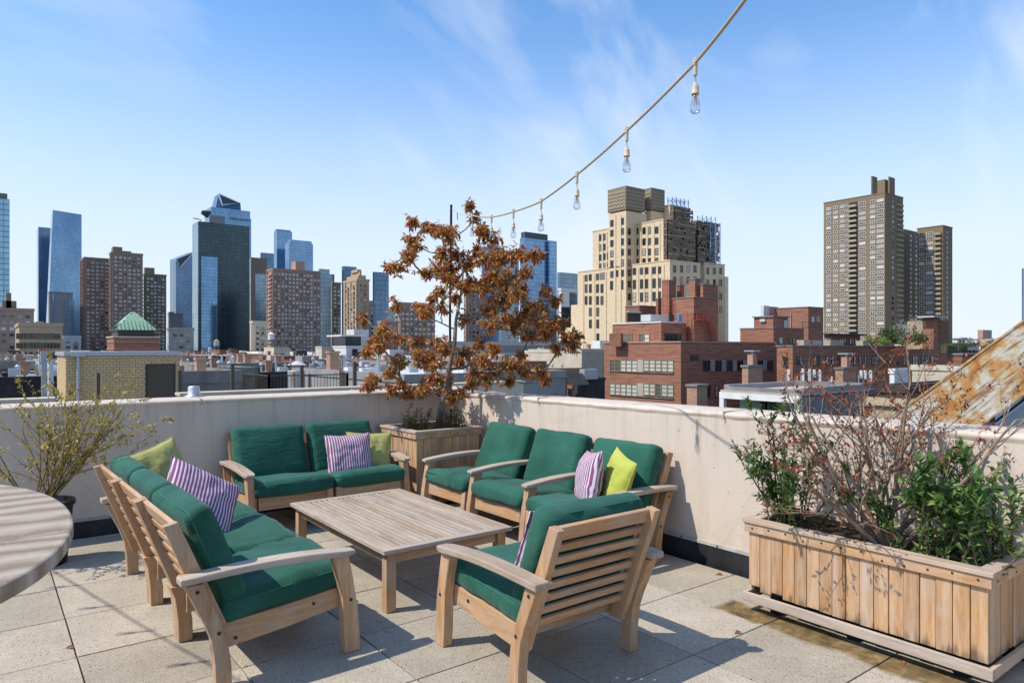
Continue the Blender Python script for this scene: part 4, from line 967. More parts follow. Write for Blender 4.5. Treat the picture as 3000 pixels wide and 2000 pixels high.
for a, b, mm in ((120, 124, 'gl_blue'), (146, 148, 'gl_deep'), (151, 153, 'gl_deep'), (158, 170, 'gl_deep')):
    x0, x1 = on_y(a*K, m.y), on_y(b*K, m.y); MB().box(x0, x1, m.y-.6, m.y+.1, GZ, m.z1-(8 if mm == 'gl_deep' else 2)).build('glass_strip', M[mm], t, org=t.location)
def balcony_stack(t, X, y0, y1, zs, proj=1.3, face='x', base=None):
    sl_ = MB(); 
    if face == 'x':
        sl_.box(-proj, -.01, 0, y1-y0, 0, .2).box(-proj, -proj+.08, 0, y1-y0, .2, 1.15).box(-proj+.081, -.01, 0, .08, .2, 1.15).box(-proj+.081, -.01, y1-y0-.08, y1-y0, .2, 1.15)
    me = sl_.mesh('balcony', M['balc'])
    for z in zs: inst('balcony', me, t, (X-t.location.x, y0-t.location.y, z-t.location.z))
# brick twin towers
tower('brick_tower', 'brown brick apartment tower with a sunlit balcony edge beside the grey slab tower', 185, 193, 254, 594, 520, 'brick_tower', seed=3, cw=3.0, fh=2.9, ww=1.7, pm='pane_bright')
tower('brick_tower', 'brown brick apartment tower with a stepped roof bulkhead next to its lower twin', 251, 256, 328, 582, 505, 'brick_tower', seed=5, cw=3.0, fh=2.9, ww=1.7, pm='pane_bright', top=[(260, 281, 566, 'crown'), (281, 302, 576, 'crown')])
tower('apartment_tower', 'grey stepped apartment tower with pale balconies beside the brown brick twins', 329, 332, 382, 632, 560, 'crown', seed=7, cw=2.8, ww=1.9, fh=2.9, pm='pane_bright', top=[(333, 355, 614, 'crown')])
# beige loft and dark brick flats lower left
t, m = tower('loft_building', 'beige brick loft building with rows of dark windows in front of the grey slab tower', 35, 44, 143, 749, 250, 'brick_tan', 'none', top=[(82, 100, 738, 'brick_tan')])
me = win_mesh(3.4, 2.1, 'frame_tan', 'pane', 'x', (3, 1), .15, .15)
xs = [on_y((50+i*15.2)*K, m.y) for i in range(6)]; windows_y(t, m.y, xs, [m.z1-3.6-3.4*j for j in range(6)], me)
tower('brick_flats', 'dark brown brick flats at the foot of the light banded glass tower', -60, -45, 78, 712, 330, 'brick_tower', seed=9, cw=3.2, ww=1.7, top=[(5, 38, 690, 'crown'), (14, 26, 672, 'crown')])
tower('white_block', 'low pale block with small windows behind the beige loft building', 142, 145, 186, 776, 430, 'wall_white', seed=10, cw=4.2, ww=2.4)
# green pyramid roof on brick
m = mass_at(246*K, 262*K, 366*K, 775*K, 150, maxl=16); t = building('pyramid_roof_building', 'brick tower top with a green copper pyramid roof', m); wall(t, m, 'brick_red')
for dz in (1.0, 2.6, 3.6): MB().box(m.x-.12, m.x1+.12, m.y-.12, m.y1+.12, m.z1-dz, m.z1-dz+.22).build('stone_band', M['wall_pink'], t, org=t.location)
MB().box(m.x-.2, m.x1+.2, m.y-.2, m.y1+.2, m.z1+.01, m.z1+.3).build('cornice', M['wall_cream'], t, org=t.location)
zc = m.z1+.3; ins = .8; ze = zat(757*K, 150); za = zat(716*K, 156)
MB().box(m.x+ins, m.x1-ins, m.y+ins, m.y1-ins, zc+.01, ze).build('clerestory', M['frame_dark'], t, org=t.location)
cx_, cy_ = (m.x+m.x1)/2, (m.y+m.y1)/2; e0 = .3
MB().frustum(m.x+e0, m.x1-e0, m.y+e0, m.y1-e0, ze+.01, cx_-.35, cx_+.35, cy_-.35, cy_+.35, za).build('copper_roof', M['copper_green'], t, org=t.location)
mb = MB()
for k in range(11):
    u = (k+.5)/11; xa = m.x+e0+(m.x1-m.x-2*e0)*u; ya = m.y+e0+(m.y1-m.y-2*e0)*u
    f_ = 1-abs(2*u-1); top_ = ze+(za-ze)*min(1, f_*1.06+.02)
    mb.tube([(xa, m.y+e0, ze+.05), (xa, m.y+e0+(cy_-m.y-e0)*(top_-ze)/(za-ze), top_+.05)], .11, 4); mb.tube([(m.x+e0, ya, ze+.05), (m.x+e0+(cx_-m.x-e0)*(top_-ze)/(za-ze), ya, top_+.05)], .11, 4)
tag(mb.build('standing_seams', M['copper_seam'], t, org=t.location), kind='stuff')
# slanted glass tower with white edge
m = mass_at(400*K, 404*K, 446*K, 600*K, 1000, maxl=80); t = building('slant_roof_tower', 'blue glass tower with a white edged slanted roof behind the dark teal tower', m)
zl, zr = zat(596*K, 1000), zat(576*K, 1000)
MB().add([(m.x, m.y, GZ), (m.x1, m.y, GZ), (m.x1, m.y+40, GZ), (m.x, m.y+40, GZ), (m.x, m.y, zl), (m.x1, m.y, zr), (m.x1, m.y+40, zr+4), (m.x, m.y+40, zl+4)], [(0,3,2,1),(4,5,6,7),(0,1,5,4),(1,2,6,5),(2,3,7,6),(3,0,4,7)]).build('curtain_wall', M['gl_deep'], t, org=t.location)
MB().prism([(m.x-.5, zl-8), (m.x-.5, zl+1), (m.x1, zr+1), (m.x1-1, zr-2)], m.y-1.2, m.y-.1, 'x').build('crown_frame', M['white_metal'], t, org=t.location) if False else MB().tube([(m.x, m.y-.6, zl+.6), (m.x1, m.y-.6, zr+.6)], 1.0, 4).tube([(m.x, m.y-.6, zl+.6), (m.x+6, m.y-.6, zl-11), (m.x1, m.y-.6, zr+.2)], 1.0, 4).build('crown_frame', M['white_metal'], t, org=t.location)
MB().add([(m.x+1.5, m.y-.4, zl), (m.x+6, m.y-.4, zl-10), (m.x1, m.y-.4, zr)], [(0, 1, 2)]).build('crown_mesh', M['crown_mesh'], t, org=t.location)
tower('office_block', 'pale narrow office block wedged between the slanted glass tower and the teal tower', 385, 388, 420, 722, 700, 'greyslab', 'none', top=[(388, 400, 716, 'gl_grey')])
# tall supertall behind with its triangular crown and viewing deck
m = mass_at(470*K, 482*K, 577*K, 492*K, 1000, maxl=70); t = building('observation_tower', 'tallest blue glass tower with triangular crown and viewing deck behind the teal tower', m); wall(t, m, 'gl_blue', 'curtain_wall')
MB().box(m.x+2, m.x1-1, m.y+2, m.y+40, m.z1+.05, zat(474*K, 1000)).build('upper_tier', M['gl_blue'], t, org=t.location)
zc = zat(474*K, 1000); xa, xb, xp = on_y(497*K, m.y), on_y(555*K, m.y), on_y(504*K, m.y); za, zb_ = zat(441*K, 1000), zat(457*K, 1000)
MB().add([(xa, m.y+3, zc), (xb, m.y+3, zc), (xb, m.y+30, zc), (xa, m.y+30, zc), (xp, m.y+6, za), (xb, m.y+6, zb_), (xb, m.y+26, zb_), (xp, m.y+26, za)], [(0,3,2,1),(4,5,6,7),(0,1,5,4),(1,2,6,5),(2,3,7,6),(3,0,4,7)]).build('crown', M['gl_deep'], t, org=t.location)
mid_ = (on_y(512*K, m.y), m.y+2.4, zat(467*K, 1000))
MB().tube([(xp, m.y+5, za), (xb-1, m.y+5, zb_), mid_, (xp, m.y+5, za)], 1.3, 4).build('crown_frame', M['white_metal'], t, org=t.location)
MB().add([(xp+.5, m.y+4.6, za-2), (mid_[0], m.y+2.0, mid_[2]+1.5), (xb-3, m.y+4.6, zb_-.5)], [(0, 1, 2)]).build('crown_mesh', M['crown_mesh'], t, org=t.location)
zd = zat(487*K, 1000); MB().prism([(m.x-9, zd), (m.x+6, zd+3), (m.x+6, zd-4)], m.y+2, m.y+24, 'y').build('viewing_deck', M['crown_mesh'], t, org=t.location) if False else MB().add([(m.x-9, m.y+6, zd), (m.x+4, m.y+2, zd), (m.x+4, m.y+22, zd), (m.x-7, m.y+22, zd), (m.x-9, m.y+6, zd+2.4), (m.x+4, m.y+2, zd+2.4), (m.x+4, m.y+22, zd+2.4), (m.x-7, m.y+22, zd+2.4), (m.x+4, m.y+8, zd-9), (m.x+4, m.y+16, zd-9)], [(0,1,5,4),(1,2,6,5),(2,3,7,6),(3,0,4,7),(4,5,6,7),(0,8,1),(0,3,9,8),(3,2,9),(1,8,9,2)]).build('viewing_deck', M['crown_mesh'], t, org=t.location)
MB().box(m.x-1, m.x+20, m.y-2, m.y-.05, zat(505*K, 1000)-14, zat(494*K, 1000)).build('white_band', M['greyslab'], t, org=t.location)
n_ = 12
for k in range(n_):
    x = on_y((528+k*3.9)*K, m.y); MB().box(x, x+1.1, m.y-.5, m.y+.05, zat(492*K, 1000)-14+9, zat(492*K, 1000)-1).build('louvre', M['frame_dark'], t, org=t.location)
# dark teal slab with blue panel
t, m = tower('teal_tower', 'broad dark teal glass slab tower with a bright blue panel set in its face', 443, 456, 573, 508, 650, 'gl_teal', 'glass', cap=False)
x0, x1 = on_y(462*K, m.y), on_y(499*K, m.y); MB().box(x0, x1, m.y-.8, m.y+.05, GZ, zat(588*K, m.D)).build('blue_panel', M['gl_panel'], t, org=t.location)
MB().box(m.x-.6, m.x+.05, m.y+.2, m.y1-.2, GZ, m.z1-1).build('lit_side_glass', M['gl_lit_edge'], t, org=t.location)  # sunlit side of the slab, its brightness painted as paler glass
x0 = on_y(511*K, m.y); MB().box(x0, m.x1, m.y-.5, m.y+.05, GZ, zat(645*K, m.D)).build('lower_bay', M['gl_teal'], t, org=t.location)
MB().tube([(m.x+3, m.y+4, m.z1), (m.x+3, m.y+4, m.z1+2.2), (m.x-4, m.y+4, m.z1+3)], .5, 5).build('roof_crane', M['crown'], t, org=t.location)
t, m = tower('glass_tower', 'dark glass and brick tower squeezed between the teal slab and the brick tower', 573, 577, 613, 592, 720, 'gl_grey', 'glass', cap=False)
MB().box(m.x-.5, m.x+4, m.y-.5, m.y+.3, GZ, m.z1+.5).build('brick_edge', M['brick_tower'], t, org=t.location); MB().box(m.x+4, m.x1+.3, m.y-.5, m.y+.3, m.z1-16, m.z1+.5).build('brick_top', M['brick_tower'], t, org=t.location)
tower('blue_glass_tower', 'dark blue glass block peeking over the brick edged glass tower', 598, 601, 629, 580, 900, 'gl_deep', 'glass', cap=False)
tower('blue_glass_tower', 'blue glass tower with a flat crown rising behind the balconied brick tower', 629, 636, 671, 529, 1100, 'gl_blue', 'glass', cap=False, top=[(636, 668, 526, 'gl_deep')])
tower('blue_glass_tower', 'stepped blue glass tower right behind the brick tower bulkhead', 655, 664, 719, 556, 1050, 'gl_blue', 'glass', cap=False, top=[(667, 716, 550, 'gl_blue')])
t, m = tower('brick_tower', 'wide brown brick tower with a sunlit strip of balconies beside the blue glass towers', 613, 627, 736, 620, 500, 'brick_tower', seed=13, cw=2.7, fh=2.9, ww=1.4, pm='pane_bright', top=[(679, 700, 600, 'wall_pink')])
mb = MB(); z = m.z1-4
while z > -5: mb.box(m.x-1.3, m.x-.02, m.y+.5, m.y+min(9, m.ly-.5), z, z+1.1); z -= 2.9
tag(mb.build('balconies', M['balc_brick'], t, org=t.location), kind='stuff')
tower('glass_tower', 'stepped grey glass apartment tower on the shaded side of the wide brick tower', 733, 736, 768, 628, 560, 'gl_grey', 'glass', seed=15, cap=False, top=[(735, 757, 617, 'gl_grey')])
tower('apartment_tower', 'dark balconied apartment tower at the end of the grey glass tower', 760, 764, 783, 652, 540, 'crown', seed=17, cw=3.2, ww=2.0, pm='pane_bright')
tower('glass_tower', 'dark glass tower behind the tan ziggurat tower', 785, 790, 819, 611, 560, 'gl_deep', 'glass', cap=False)
t, m = tower('ziggurat_tower', 'tan brick tower with a stepped ziggurat crown', 789, 820, 848, 645, 430, 'brick_tan', seed=19, cw=2.8, ww=1.3, pm='pane_far')
for k, (ins, yy) in enumerate(((1.5, 636), (3.5, 628), (5.5, 621))):
    MB().box(m.x+ins, m.x1-ins, m.y+ins, m.y1-ins, m.z1+1.45+k*.05+(0 if k == 0 else zat((645 if k == 0 else (636, 628)[k-1])*K, 430)-m.z1), zat(yy*K, 430)+1.4).build('crown_step', M['brick_tan'], t, org=t.location)
tower('glass_tower', 'slim dark glass tower standing alone before the copper tree', 856, 859, 893, 624, 600, 'gl_deep', 'glass', cap=False)
tower('glass_block', 'low blue glass block at the foot of the slim dark tower', 878, 882, 907, 712, 620, 'gl_grey', 'glass', cap=False)
tower('brick_tower', 'brick apartment tower half hidden by the copper tree, sunlit on one side', 907, 920, 999, 699, 420, 'brick_tower', seed=23, cw=3.0, ww=1.7, pm='pane_bright')
tower('glass_tower', 'blue tower seen through the branches of the copper tree', 1106, 1110, 1146, 566, 800, 'gl_deep', 'glass', cap=False, top=[(1130, 1145, 556, 'gl_deep')])
tower('glass_tower', 'pale blue block seen through the copper tree beside the crowned glass tower', 1146, 1150, 1192, 574, 850, 'gl_grey', 'glass', cap=False)
tower('brick_tower', 'brick flats seen through the lower copper leaves', 1065, 1072, 1112, 650, 460, 'brick_tower', seed=25, cw=3.0)
t, m = tower('blue_glass_tower', 'big blue glass tower with a grey louvred crown right of the copper tree', 1194, 1204, 1262, 546, 700, 'gl_blue', 'glass', cap=False, top=[(1206, 1258, 532, 'crown_mesh')])
m2 = mass_at(1258*K, 1262*K, 1279*K, 552*K, 715, maxl=40); MB().box(m2.x, m2.x1, m2.y, m2.y1, GZ, m2.z1).build('side_wing', M['gl_blue'], t, org=t.location)
tower('office_tower', 'grey blue office tower in front of the big blue glass tower', 1280, 1287, 1327, 625, 560, 'gl_grey', 'glass', cap=False)
t, m = tower('office_block', 'white and dark office block beside the buff setback tower', 1283, 1289, 1326, 667, 430, 'wall_white', 'none'); MB().box(on_y(1308*K, m.y), m.x1, m.y-.3, m.y+.05, GZ, m.z1-1).build('glass_bay', M['gl_grey'], t, org=t.location)
MB().box(m.x-.2, m.x1, m.y-.6, m.y-.31, GZ, zat(705*K, m.D)).build('lower_glass', M['gl_teal'], t, org=t.location)
tower('office_block', 'grey mid-rise block with small windows at the foot of the slanted glass tower', 384, 388, 445, 758, 380, 'wall_grey', seed=41, cw=3.4, ww=1.9, fh=3.3)
tower('office_block', 'cream mid-rise block with a flat roof in front of the brick edged glass tower', 574, 581, 614, 742, 420, 'wall_cream', seed=43, cw=3.2, ww=1.6, fh=3.3)
tower('brick_flats', 'low brown brick flats between the slim dark tower and the copper tree', 868, 876, 915, 742, 400, 'brick_tower', seed=45, cw=3.2, ww=1.6)
tower('office_block', 'pale grey stepped block between the ziggurat tower and the slim dark tower', 842, 846, 862, 700, 520, 'greyslab', seed=47, cw=3.2, ww=1.8, top=[(846, 856, 690, 'greyslab')])
# long banded office building behind the tree
t, m = tower('banded_building', 'long low building with pale horizontal bands behind the copper tree', 980, 984, 1302, 795, 190, 'gl_bands', 'glass', cap=True)
tower('far_tower', 'dark slender tower at the very edge beyond the rusty beam', 2347, 2349, 2420, 616, 600, 'gl_deep', 'glass', cap=False)
# ================================================================ buff setback tower with patterned crown
Z4 = lambda x: 1600+x/2.24
Y4 = lambda y: 500+y/2.24
def sub(xl, xc, xr, yt, D, maxl=40): return mass_at(Z4(xl), Z4(xc), Z4(xr), Y4(yt), D, maxl=maxl)
mt_ = sub(410, 525, 660, 262, 232)
bt_ = thing('setback_tower', 'buff stone setback tower with zigzag patterned crown and scaffolding', 'building', (mt_.x, mt_.y, GZ))
FOOT.append((mt_.x-2, mt_.x+45, mt_.y-25, mt_.y+55))
def w4(m, name='wall', mm='limestone'): return MB().box(m.x, m.x1, m.y, m.y1, m.z0, m.z1).build(name, M[mm], bt_, org=bt_.location)
w4(mt_)
B4 = Mass(); B4.x, B4.x1, B4.y, B4.z0 = mt_.x+.25, mt_.x+14, mt_.y1-.5, GZ
def shoulder(xleft, ytop, xoff, y0):
    m = Mass(); m.x = mt_.x+xoff; m.x1 = m.x+16; m.y = y0; m.y1 = on_x(Z4(xleft), m.x); m.z0 = GZ; m.z1 = zat(Y4(ytop), depth(m.x, m.y1)); return m
S1 = shoulder(305, 402, .35, mt_.y+2); S2 = shoulder(210, 668, .15, mt_.y+2.1); S3 = shoulder(163, 882, .45, S2.y1-.5); S4 = shoulder(126, 1030, .75, S3.y1-.5)
for m in (S1, S2, S3, S4): w4(m)
# right-hand masses
F4 = sub(583, 770, 960, 322, 226); G4 = sub(566, 812, 1012, 590, 219); H4 = sub(655, 812, 945, 228, 240); I4 = sub(1008, 1040, 1172, 606, 236); J4 = sub(1165, 1172, 1196, 694, 238)
for m in (F4, G4, H4, I4, J4): w4(m)
# coping along each roof edge
for m in (F4, G4, H4, I4, S1, S2): MB().box(m.x-.15, m.x1+.1, m.y-.15, m.y1+.1, m.z1+.01, m.z1+.35).build('coping', M['limestone'], bt_, org=bt_.location)
# crown: two patterned blocks
def crown(m, zt):
    MB().box(m.x-.3, m.x1+.3, m.y-.3, m.y1+.3, m.z1+.4, zt).build('crown_block', M['crown'], bt_, org=bt_.location)
    # zigzag ribs standing off the face
    zz = MB(); nb = 5; a0 = m.y; L_ = m.ly; nc = 6 if m.ly > 6 else 3; h = (zt-m.z1-2.2)/nb
    for r_ in range(nb):
        zb = m.z1+1.2+r_*h
        for c in range(nc):
            y0 = a0+L_*c/nc; y1 = a0+L_*(c+1)/nc; ym = (y0+y1)/2
            zz.add([(m.x-.55, y0, zb), (m.x-.55, ym, zb+h*.62), (m.x-.55, y1, zb), (m.x-.55, y1, zb+h*.38), (m.x-.55, ym, zb+h*.99), (m.x-.55, y0, zb+h*.38)], [(5, 4, 1, 0), (4, 3, 2, 1)])
        for c in range(nc+2):
            x0 = m.x+m.lx*c/(nc+2); x1 = m.x+m.lx*(c+1)/(nc+2); xm = (x0+x1)/2
            zz.add([(x0, m.y-.55, zb), (xm, m.y-.55, zb+h*.62), (x1, m.y-.55, zb), (x1, m.y-.55, zb+h*.38), (xm, m.y-.55, zb+h*.99), (x0, m.y-.55, zb+h*.38)], [(0, 1, 4, 5), (1, 2, 3, 4)])
    zz.v = zz.v+[(x+(.25 if abs(x-(m.x-.55)) < .01 else 0), y+(.25 if abs(y-(m.y-.55)) < .01 else 0), z) for x, y, z in zz.v]
    zz.build('zigzag_ribs', M['crown_light'], bt_, org=bt_.location)
C1 = sub(412, 525, 640, 262, 232); crown(C1, zat(Y4(100), 232))
C2 = sub(645, 690, 770, 262, 238); C2.z0 = 20; w4(C2, 'crown_base'); crown(C2, zat(Y4(112), 238))
# pilaster ribs on the sunlit faces
for m, xs in ((mt_, (455, 490)), (S1, (345, 372, 398)), (S2, (245, 318, 393)), (F4, (622, 665, 708, 745)), (G4, (605, 645, 690, 732, 772))):
    for x in xs:
        y = on_x(Z4(x), m.x); MB().box(m.x-.22, m.x+.02, y-.28, y+.28, m.z0, m.z1-1).build('pilaster', M['limestone'], bt_, org=bt_.location)
WM = win_mesh(1.45, 2.2, 'frame_dark', 'pane', 'y', (1, 2), .12, .12); WMw = win_mesh(2.6, 2.2, 'frame_dark', 'pane', 'y', (2, 2), .12, .12); WMx = win_mesh(1.5, 2.3, 'frame_tan', 'pane', 'x', (1, 2), .12, .12); WMt = win_mesh(1.35, 3.0, 'frame_dark', 'pane', 'y', (1, 2), .12, .12)
def col4(m, x, ys, me=None):
    y = on_x(Z4(x), m.x); d = depth(m.x, y)
    for q in ys: put(bt_, me or WM, m.x-.003, y, zat(Y4(q), d))
col4(mt_, 432, (345, 410, 477, 545, 610, 680)); col4(mt_, 500, (332, 398, 466, 535, 604, 672)); col4(mt_, 464, (674,)); col4(mt_, 430, (752,), WMt); col4(mt_, 498, (748,), WMt)
col4(S1, 353, (440, 505, 570, 630)); col4(S1, 385, (435, 500)); col4(S1, 388, (563, 627), WMw)
col4(S2, 263, (705,)); col4(S2, 290, (700,)); col4(S2, 338, (696,)); col4(S2, 371, (691,), WMw)
for x in (263, 291, 338, 367): col4(S2, x, (772, 850), WMt)
for x in (291, 339): col4(S2, x, (926, 1004), WMt)
col4(S2, 340, (1095,), WMt)
for x in (596, 643, 677, 726): col4(F4, x, [q-(x-640)*.05+12 for q in (382, 454, 523, 585)])
for x in (580, 627, 660, 709, 743): col4(G4, x, [655-(x-640)*.05+2]); col4(G4, x, [740-(x-640)*.06+2, 828-(x-640)*.05], WMt)
def coly(m, x, ys):
    X = on_y(Z4(x), m.y); d = depth(X, m.y)
    for q in ys: put(bt_, WMx, X, m.y-.003, zat(Y4(q), d))
for x in (545,): coly(mt_, x, (400, 466, 535, 602, 670, 745, 828))
for x in (842, 888, 932, 976): coly(G4, x, (645, 720))
for x in (1060, 1103, 1145): coly(I4, x, (658, 735, 825, 910))
# brown netting wrapped on pipe scaffold, blue netting at its top
def scaffold(x0, x1, y0, y1, z0, z1, net, tname):
    L_ = bt_.location
    p = MB()
    nx = max(2, int((x1-x0)/2.4)); ny = max(1, int((y1-y0)/2.4)); z = z0
    for i in range(nx+1):
        x = x0+(x1-x0)*i/nx
        for y in (y0, y1): p.tube([(x, y, z0), (x, y, z1)], .07, 4)
    for j in range(ny+1):
        y = y0+(y1-y0)*j/ny
        for x in (x0, x1): p.tube([(x, y, z0), (x, y, z1)], .07, 4)
    while z < z1: p.tube([(x0, y0, z), (x1, y0, z)], .06, 4); p.tube([(x0, y0, z), (x0, y1, z)], .06, 4); p.box(x0, x1, y0, y0+1.0, z-.06, z); z += 2.0
    tag(p.build('scaffold_pipes', M['steel_pipe'], bt_, org=L_), kind='stuff')
    bd_ = MB(); r2 = random.Random(int(x0*3)); z = z0+1
    while z < z1:
        for i in range(6):
            if r2.random() < .6: bd_.box(x0+(x1-x0)*i/6, x0+(x1-x0)*(i+.9)/6, y0-.55, y0-.40, z, z+.16)
            if r2.random() < .6: bd_.box(x0-.55, x0-.40, y0+(y1-y0)*i/6, y0+(y1-y0)*(i+.9)/6, z, z+.16)
        z += 2.0
    tag(bd_.build('scaffold_boards', M['wall_cream'], bt_, org=L_), kind='stuff')
    if net:
        b = MB(); r_ = random.Random(int(x0*7)); nn = 14
        for fx in (0, 1):
            for i in range(nn):
                for k in range(nn):
                    if r_.random() < .22: continue
                    u0, u1 = i/nn, (i+1)/nn; a, c = z0+(z1-z0)*k/nn, z0+(z1-z0)*(k+1)/nn; o = .25+.10*r_.random()
                    if fx: b.add([(x0+(x1-x0)*u0, y0-o, a), (x0+(x1-x0)*u1, y0-o, a), (x0+(x1-x0)*u1, y0-o, c), (x0+(x1-x0)*u0, y0-o, c)], [(0, 1, 2, 3)])
                    else: b.add([(x0-o, y0+(y1-y0)*u0, a), (x0-o, y0+(y1-y0)*u1, a), (x0-o, y0+(y1-y0)*u1, c), (x0-o, y0+(y1-y0)*u0, c)], [(3, 2, 1, 0)])
        tag(b.build(tname, M[net], bt_, org=L_), kind='stuff')
NX0, NX1 = on_y(Z4(775), F4.y), on_y(Z4(952), F4.y)
scaffold(NX0, NX1, F4.y-1.4, F4.y-.35, G4.z1, F4.z1, 'net', 'brown_netting')
scaffold(H4.x+.6, H4.x1-.5, H4.y-1.4, H4.y-.3, F4.z1+.5, H4.z1-.5, 'net', 'brown_netting')
q = sub(958, 975, 1108, 330, 236); q.z0 = I4.z1-1; w4(q, 'hoist_tower', 'net'); scaffold(q.x-.6, q.x1+.3, q.y-1.4, q.y-.3, I4.z1, q.z1, 'net', 'brown_netting')
def blue(xl, xr, yt, yb, D):
    c0 = place(Z4(xl), HOR, D); x1 = on_y(Z4(xr), c0.y); z0, z1 = zat(Y4(yb), D), zat(Y4(yt), D); p = MB(); L_ = bt_.location
    n = max(1, round((x1-c0.x)/2.2))
    for i in range(n+1):
        x = c0.x+(x1-c0.x)*i/n
        for y in (c0.y, c0.y+2): p.tube([(x, y, z0), (x, y, z1)], .13, 4)
    z = z0
    while z <= z1:
        p.tube([(c0.x, c0.y, z), (x1, c0.y, z)], .10, 4); p.tube([(c0.x, c0.y+2, z), (x1, c0.y+2, z)], .10, 4)
        for i in range(n): xa, xb = c0.x+(x1-c0.x)*i/n, c0.x+(x1-c0.x)*(i+1)/n; p.tube([(xa, c0.y, z), (xb, c0.y, min(z1, z+2.2))], .07, 4); p.tube([(xb, c0.y+2, z), (xa, c0.y+2, min(z1, z+2.2))], .07, 4)
        z += 2.2
    p.build('blue_scaffold', M['bluenet'], bt_, org=L_)
blue(828, 935, 170, 232, 239); blue(1025, 1112, 290, 330, 234); blue(1112, 1142, 340, 610, 234)

# ================================================================ taupe brick housing tower on the right
Z5 = lambda x: 2100+x/2.037
Y5 = lambda y: 480+y/2.037
m1 = mass_at(Z5(638), Z5(1003), Z5(1112), Y5(174), 362, maxl=90)
ht = thing('housing_tower', 'tall taupe brick housing tower with white windows and balcony stacks', 'building', (m1.x, m1.y, GZ)); FOOT.append((m1.x-3, m1.x+60, m1.y-20, m1.y+75))
def w5(m, mm='brick_taupe', nm='wall'): return MB().box(m.x, m.x1, m.y, m.y1, m.z0, m.z1).build(nm, M[mm], ht, org=ht.location)
w5(m1)
m2_ = mass_at(Z5(1100), Z5(1108), Z5(1215), Y5(386), 392, maxl=40); w5(m2_)
m3 = mass_at(Z5(1196), Z5(1350), Z5(1406), Y5(370), 372, maxl=60); w5(m3)
zr = [m1.z1-3.4-i*2.69 for i in range(29)]
w2 = win_mesh(2.5, 1.5, 'frame_white', 'pane_far', 'y', (2, 1), .2, .12); w3 = win_mesh(3.5, 1.5, 'frame_white', 'pane_far', 'y', (3, 1), .2, .12); w1 = win_mesh(1.1, 1.3, 'frame_white', 'pane', 'y', (1, 1), .18, .12)
cols = [(667, w2), (709, w2), (749, w2), (777, w1), (868, w3), (930, w2), (976, w3)]
for x, me in cols: windows_x(ht, m1.x, [on_x(Z5(x), m1.x)], zr[:28], me)
yb0, yb1 = on_x(Z5(838), m1.x), on_x(Z5(792), m1.x); balcony_stack(ht, m1.x, yb0, yb1, [z-1.4 for z in zr[:27]], 1.5)
MB().box(m1.x-.25, m1.x+.02, yb0, yb1, m1.z1-76, m1.z1-2).build('recess_shade_strip', M['frame_dark'], ht, org=ht.location)  # flat dark strip on the wall, painted shade behind the balconies
zr3 = [m3.z1-3.2-i*2.69 for i in range(21)]
for x, me in ((1222, w2), (1270, w3)): windows_x(ht, m3.x, [on_x(Z5(x), m3.x)], zr3, me)
yb0, yb1 = on_x(Z5(1342), m3.x), on_x(Z5(1303), m3.x); balcony_stack(ht, m3.x, yb0, yb1, [z-1.4 for z in zr3], 1.5)
wx2 = win_mesh(1.5, 1.4, 'frame_white', 'pane_far', 'x', (2, 1), .18, .1)
for x in (1375,): windows_y(ht, m3.y, [on_y(Z5(x), m3.y)], zr3, wx2)
for mm_, a, b in ((m1, .42, 2.4), (m2_, .45, 2.6), (m2_, .75, 2.6)):
    x = mm_.x+mm_.lx*a; zz = m1.z1-3.4 if mm_ is m1 else mm_.z1-3.2
    mbw = MB()
    for i in range(28):
        z = zz-i*2.69
        if z > -4: mbw.box(x-1, x+1, mm_.y-.1, mm_.y+.02, z-.7, z+.7)
    tag(mbw.build('shaded_windows', M['pane_far'], ht, org=ht.location), kind='stuff')
mbw = MB(); xa = m1.x+m1.lx*.62
for i in range(26): z = zr[i]; mbw.box(xa, m1.x1-.6, m1.y-.7, m1.y-.02, z-1.4, z-.5)
mbw.build('shaded_balconies', M['balc'], ht, org=ht.location)
for a, b, y_, D in ((920, 958, 72, 372), (1022, 1063, 76, 380), (945, 1050, 92, 384)):
    q = mass_at(Z5(a), Z5(a+8 if a != 945 else 1003), Z5(b), Y5(y_), D, zb=m1.z1-2, maxl=14); w5(q, nm='bulkhead')
MB().box(m1.x-.2, m1.x1+.2, m1.y-.2, m1.y1+.2, m1.z1+.02, m1.z1+.5).build('coping', M['brick_taupe'], ht, org=ht.location); MB().box(m3.x-.2, m3.x1+.2, m3.y-.2, m3.y1+.2, m3.z1+.02, m3.z1+.5).build('coping', M['brick_taupe'], ht, org=ht.location)
p0 = on_x(Z5(1300), m3.x); p1 = on_x(Z5(1212), m3.x); zs_ = zat(Y5(528), 385)
MB().box(m3.x-2, m3.x-.5, p0, p1, zs_-.4, zs_).build('hanging_platform', M['steel_pipe'], ht, org=ht.location)

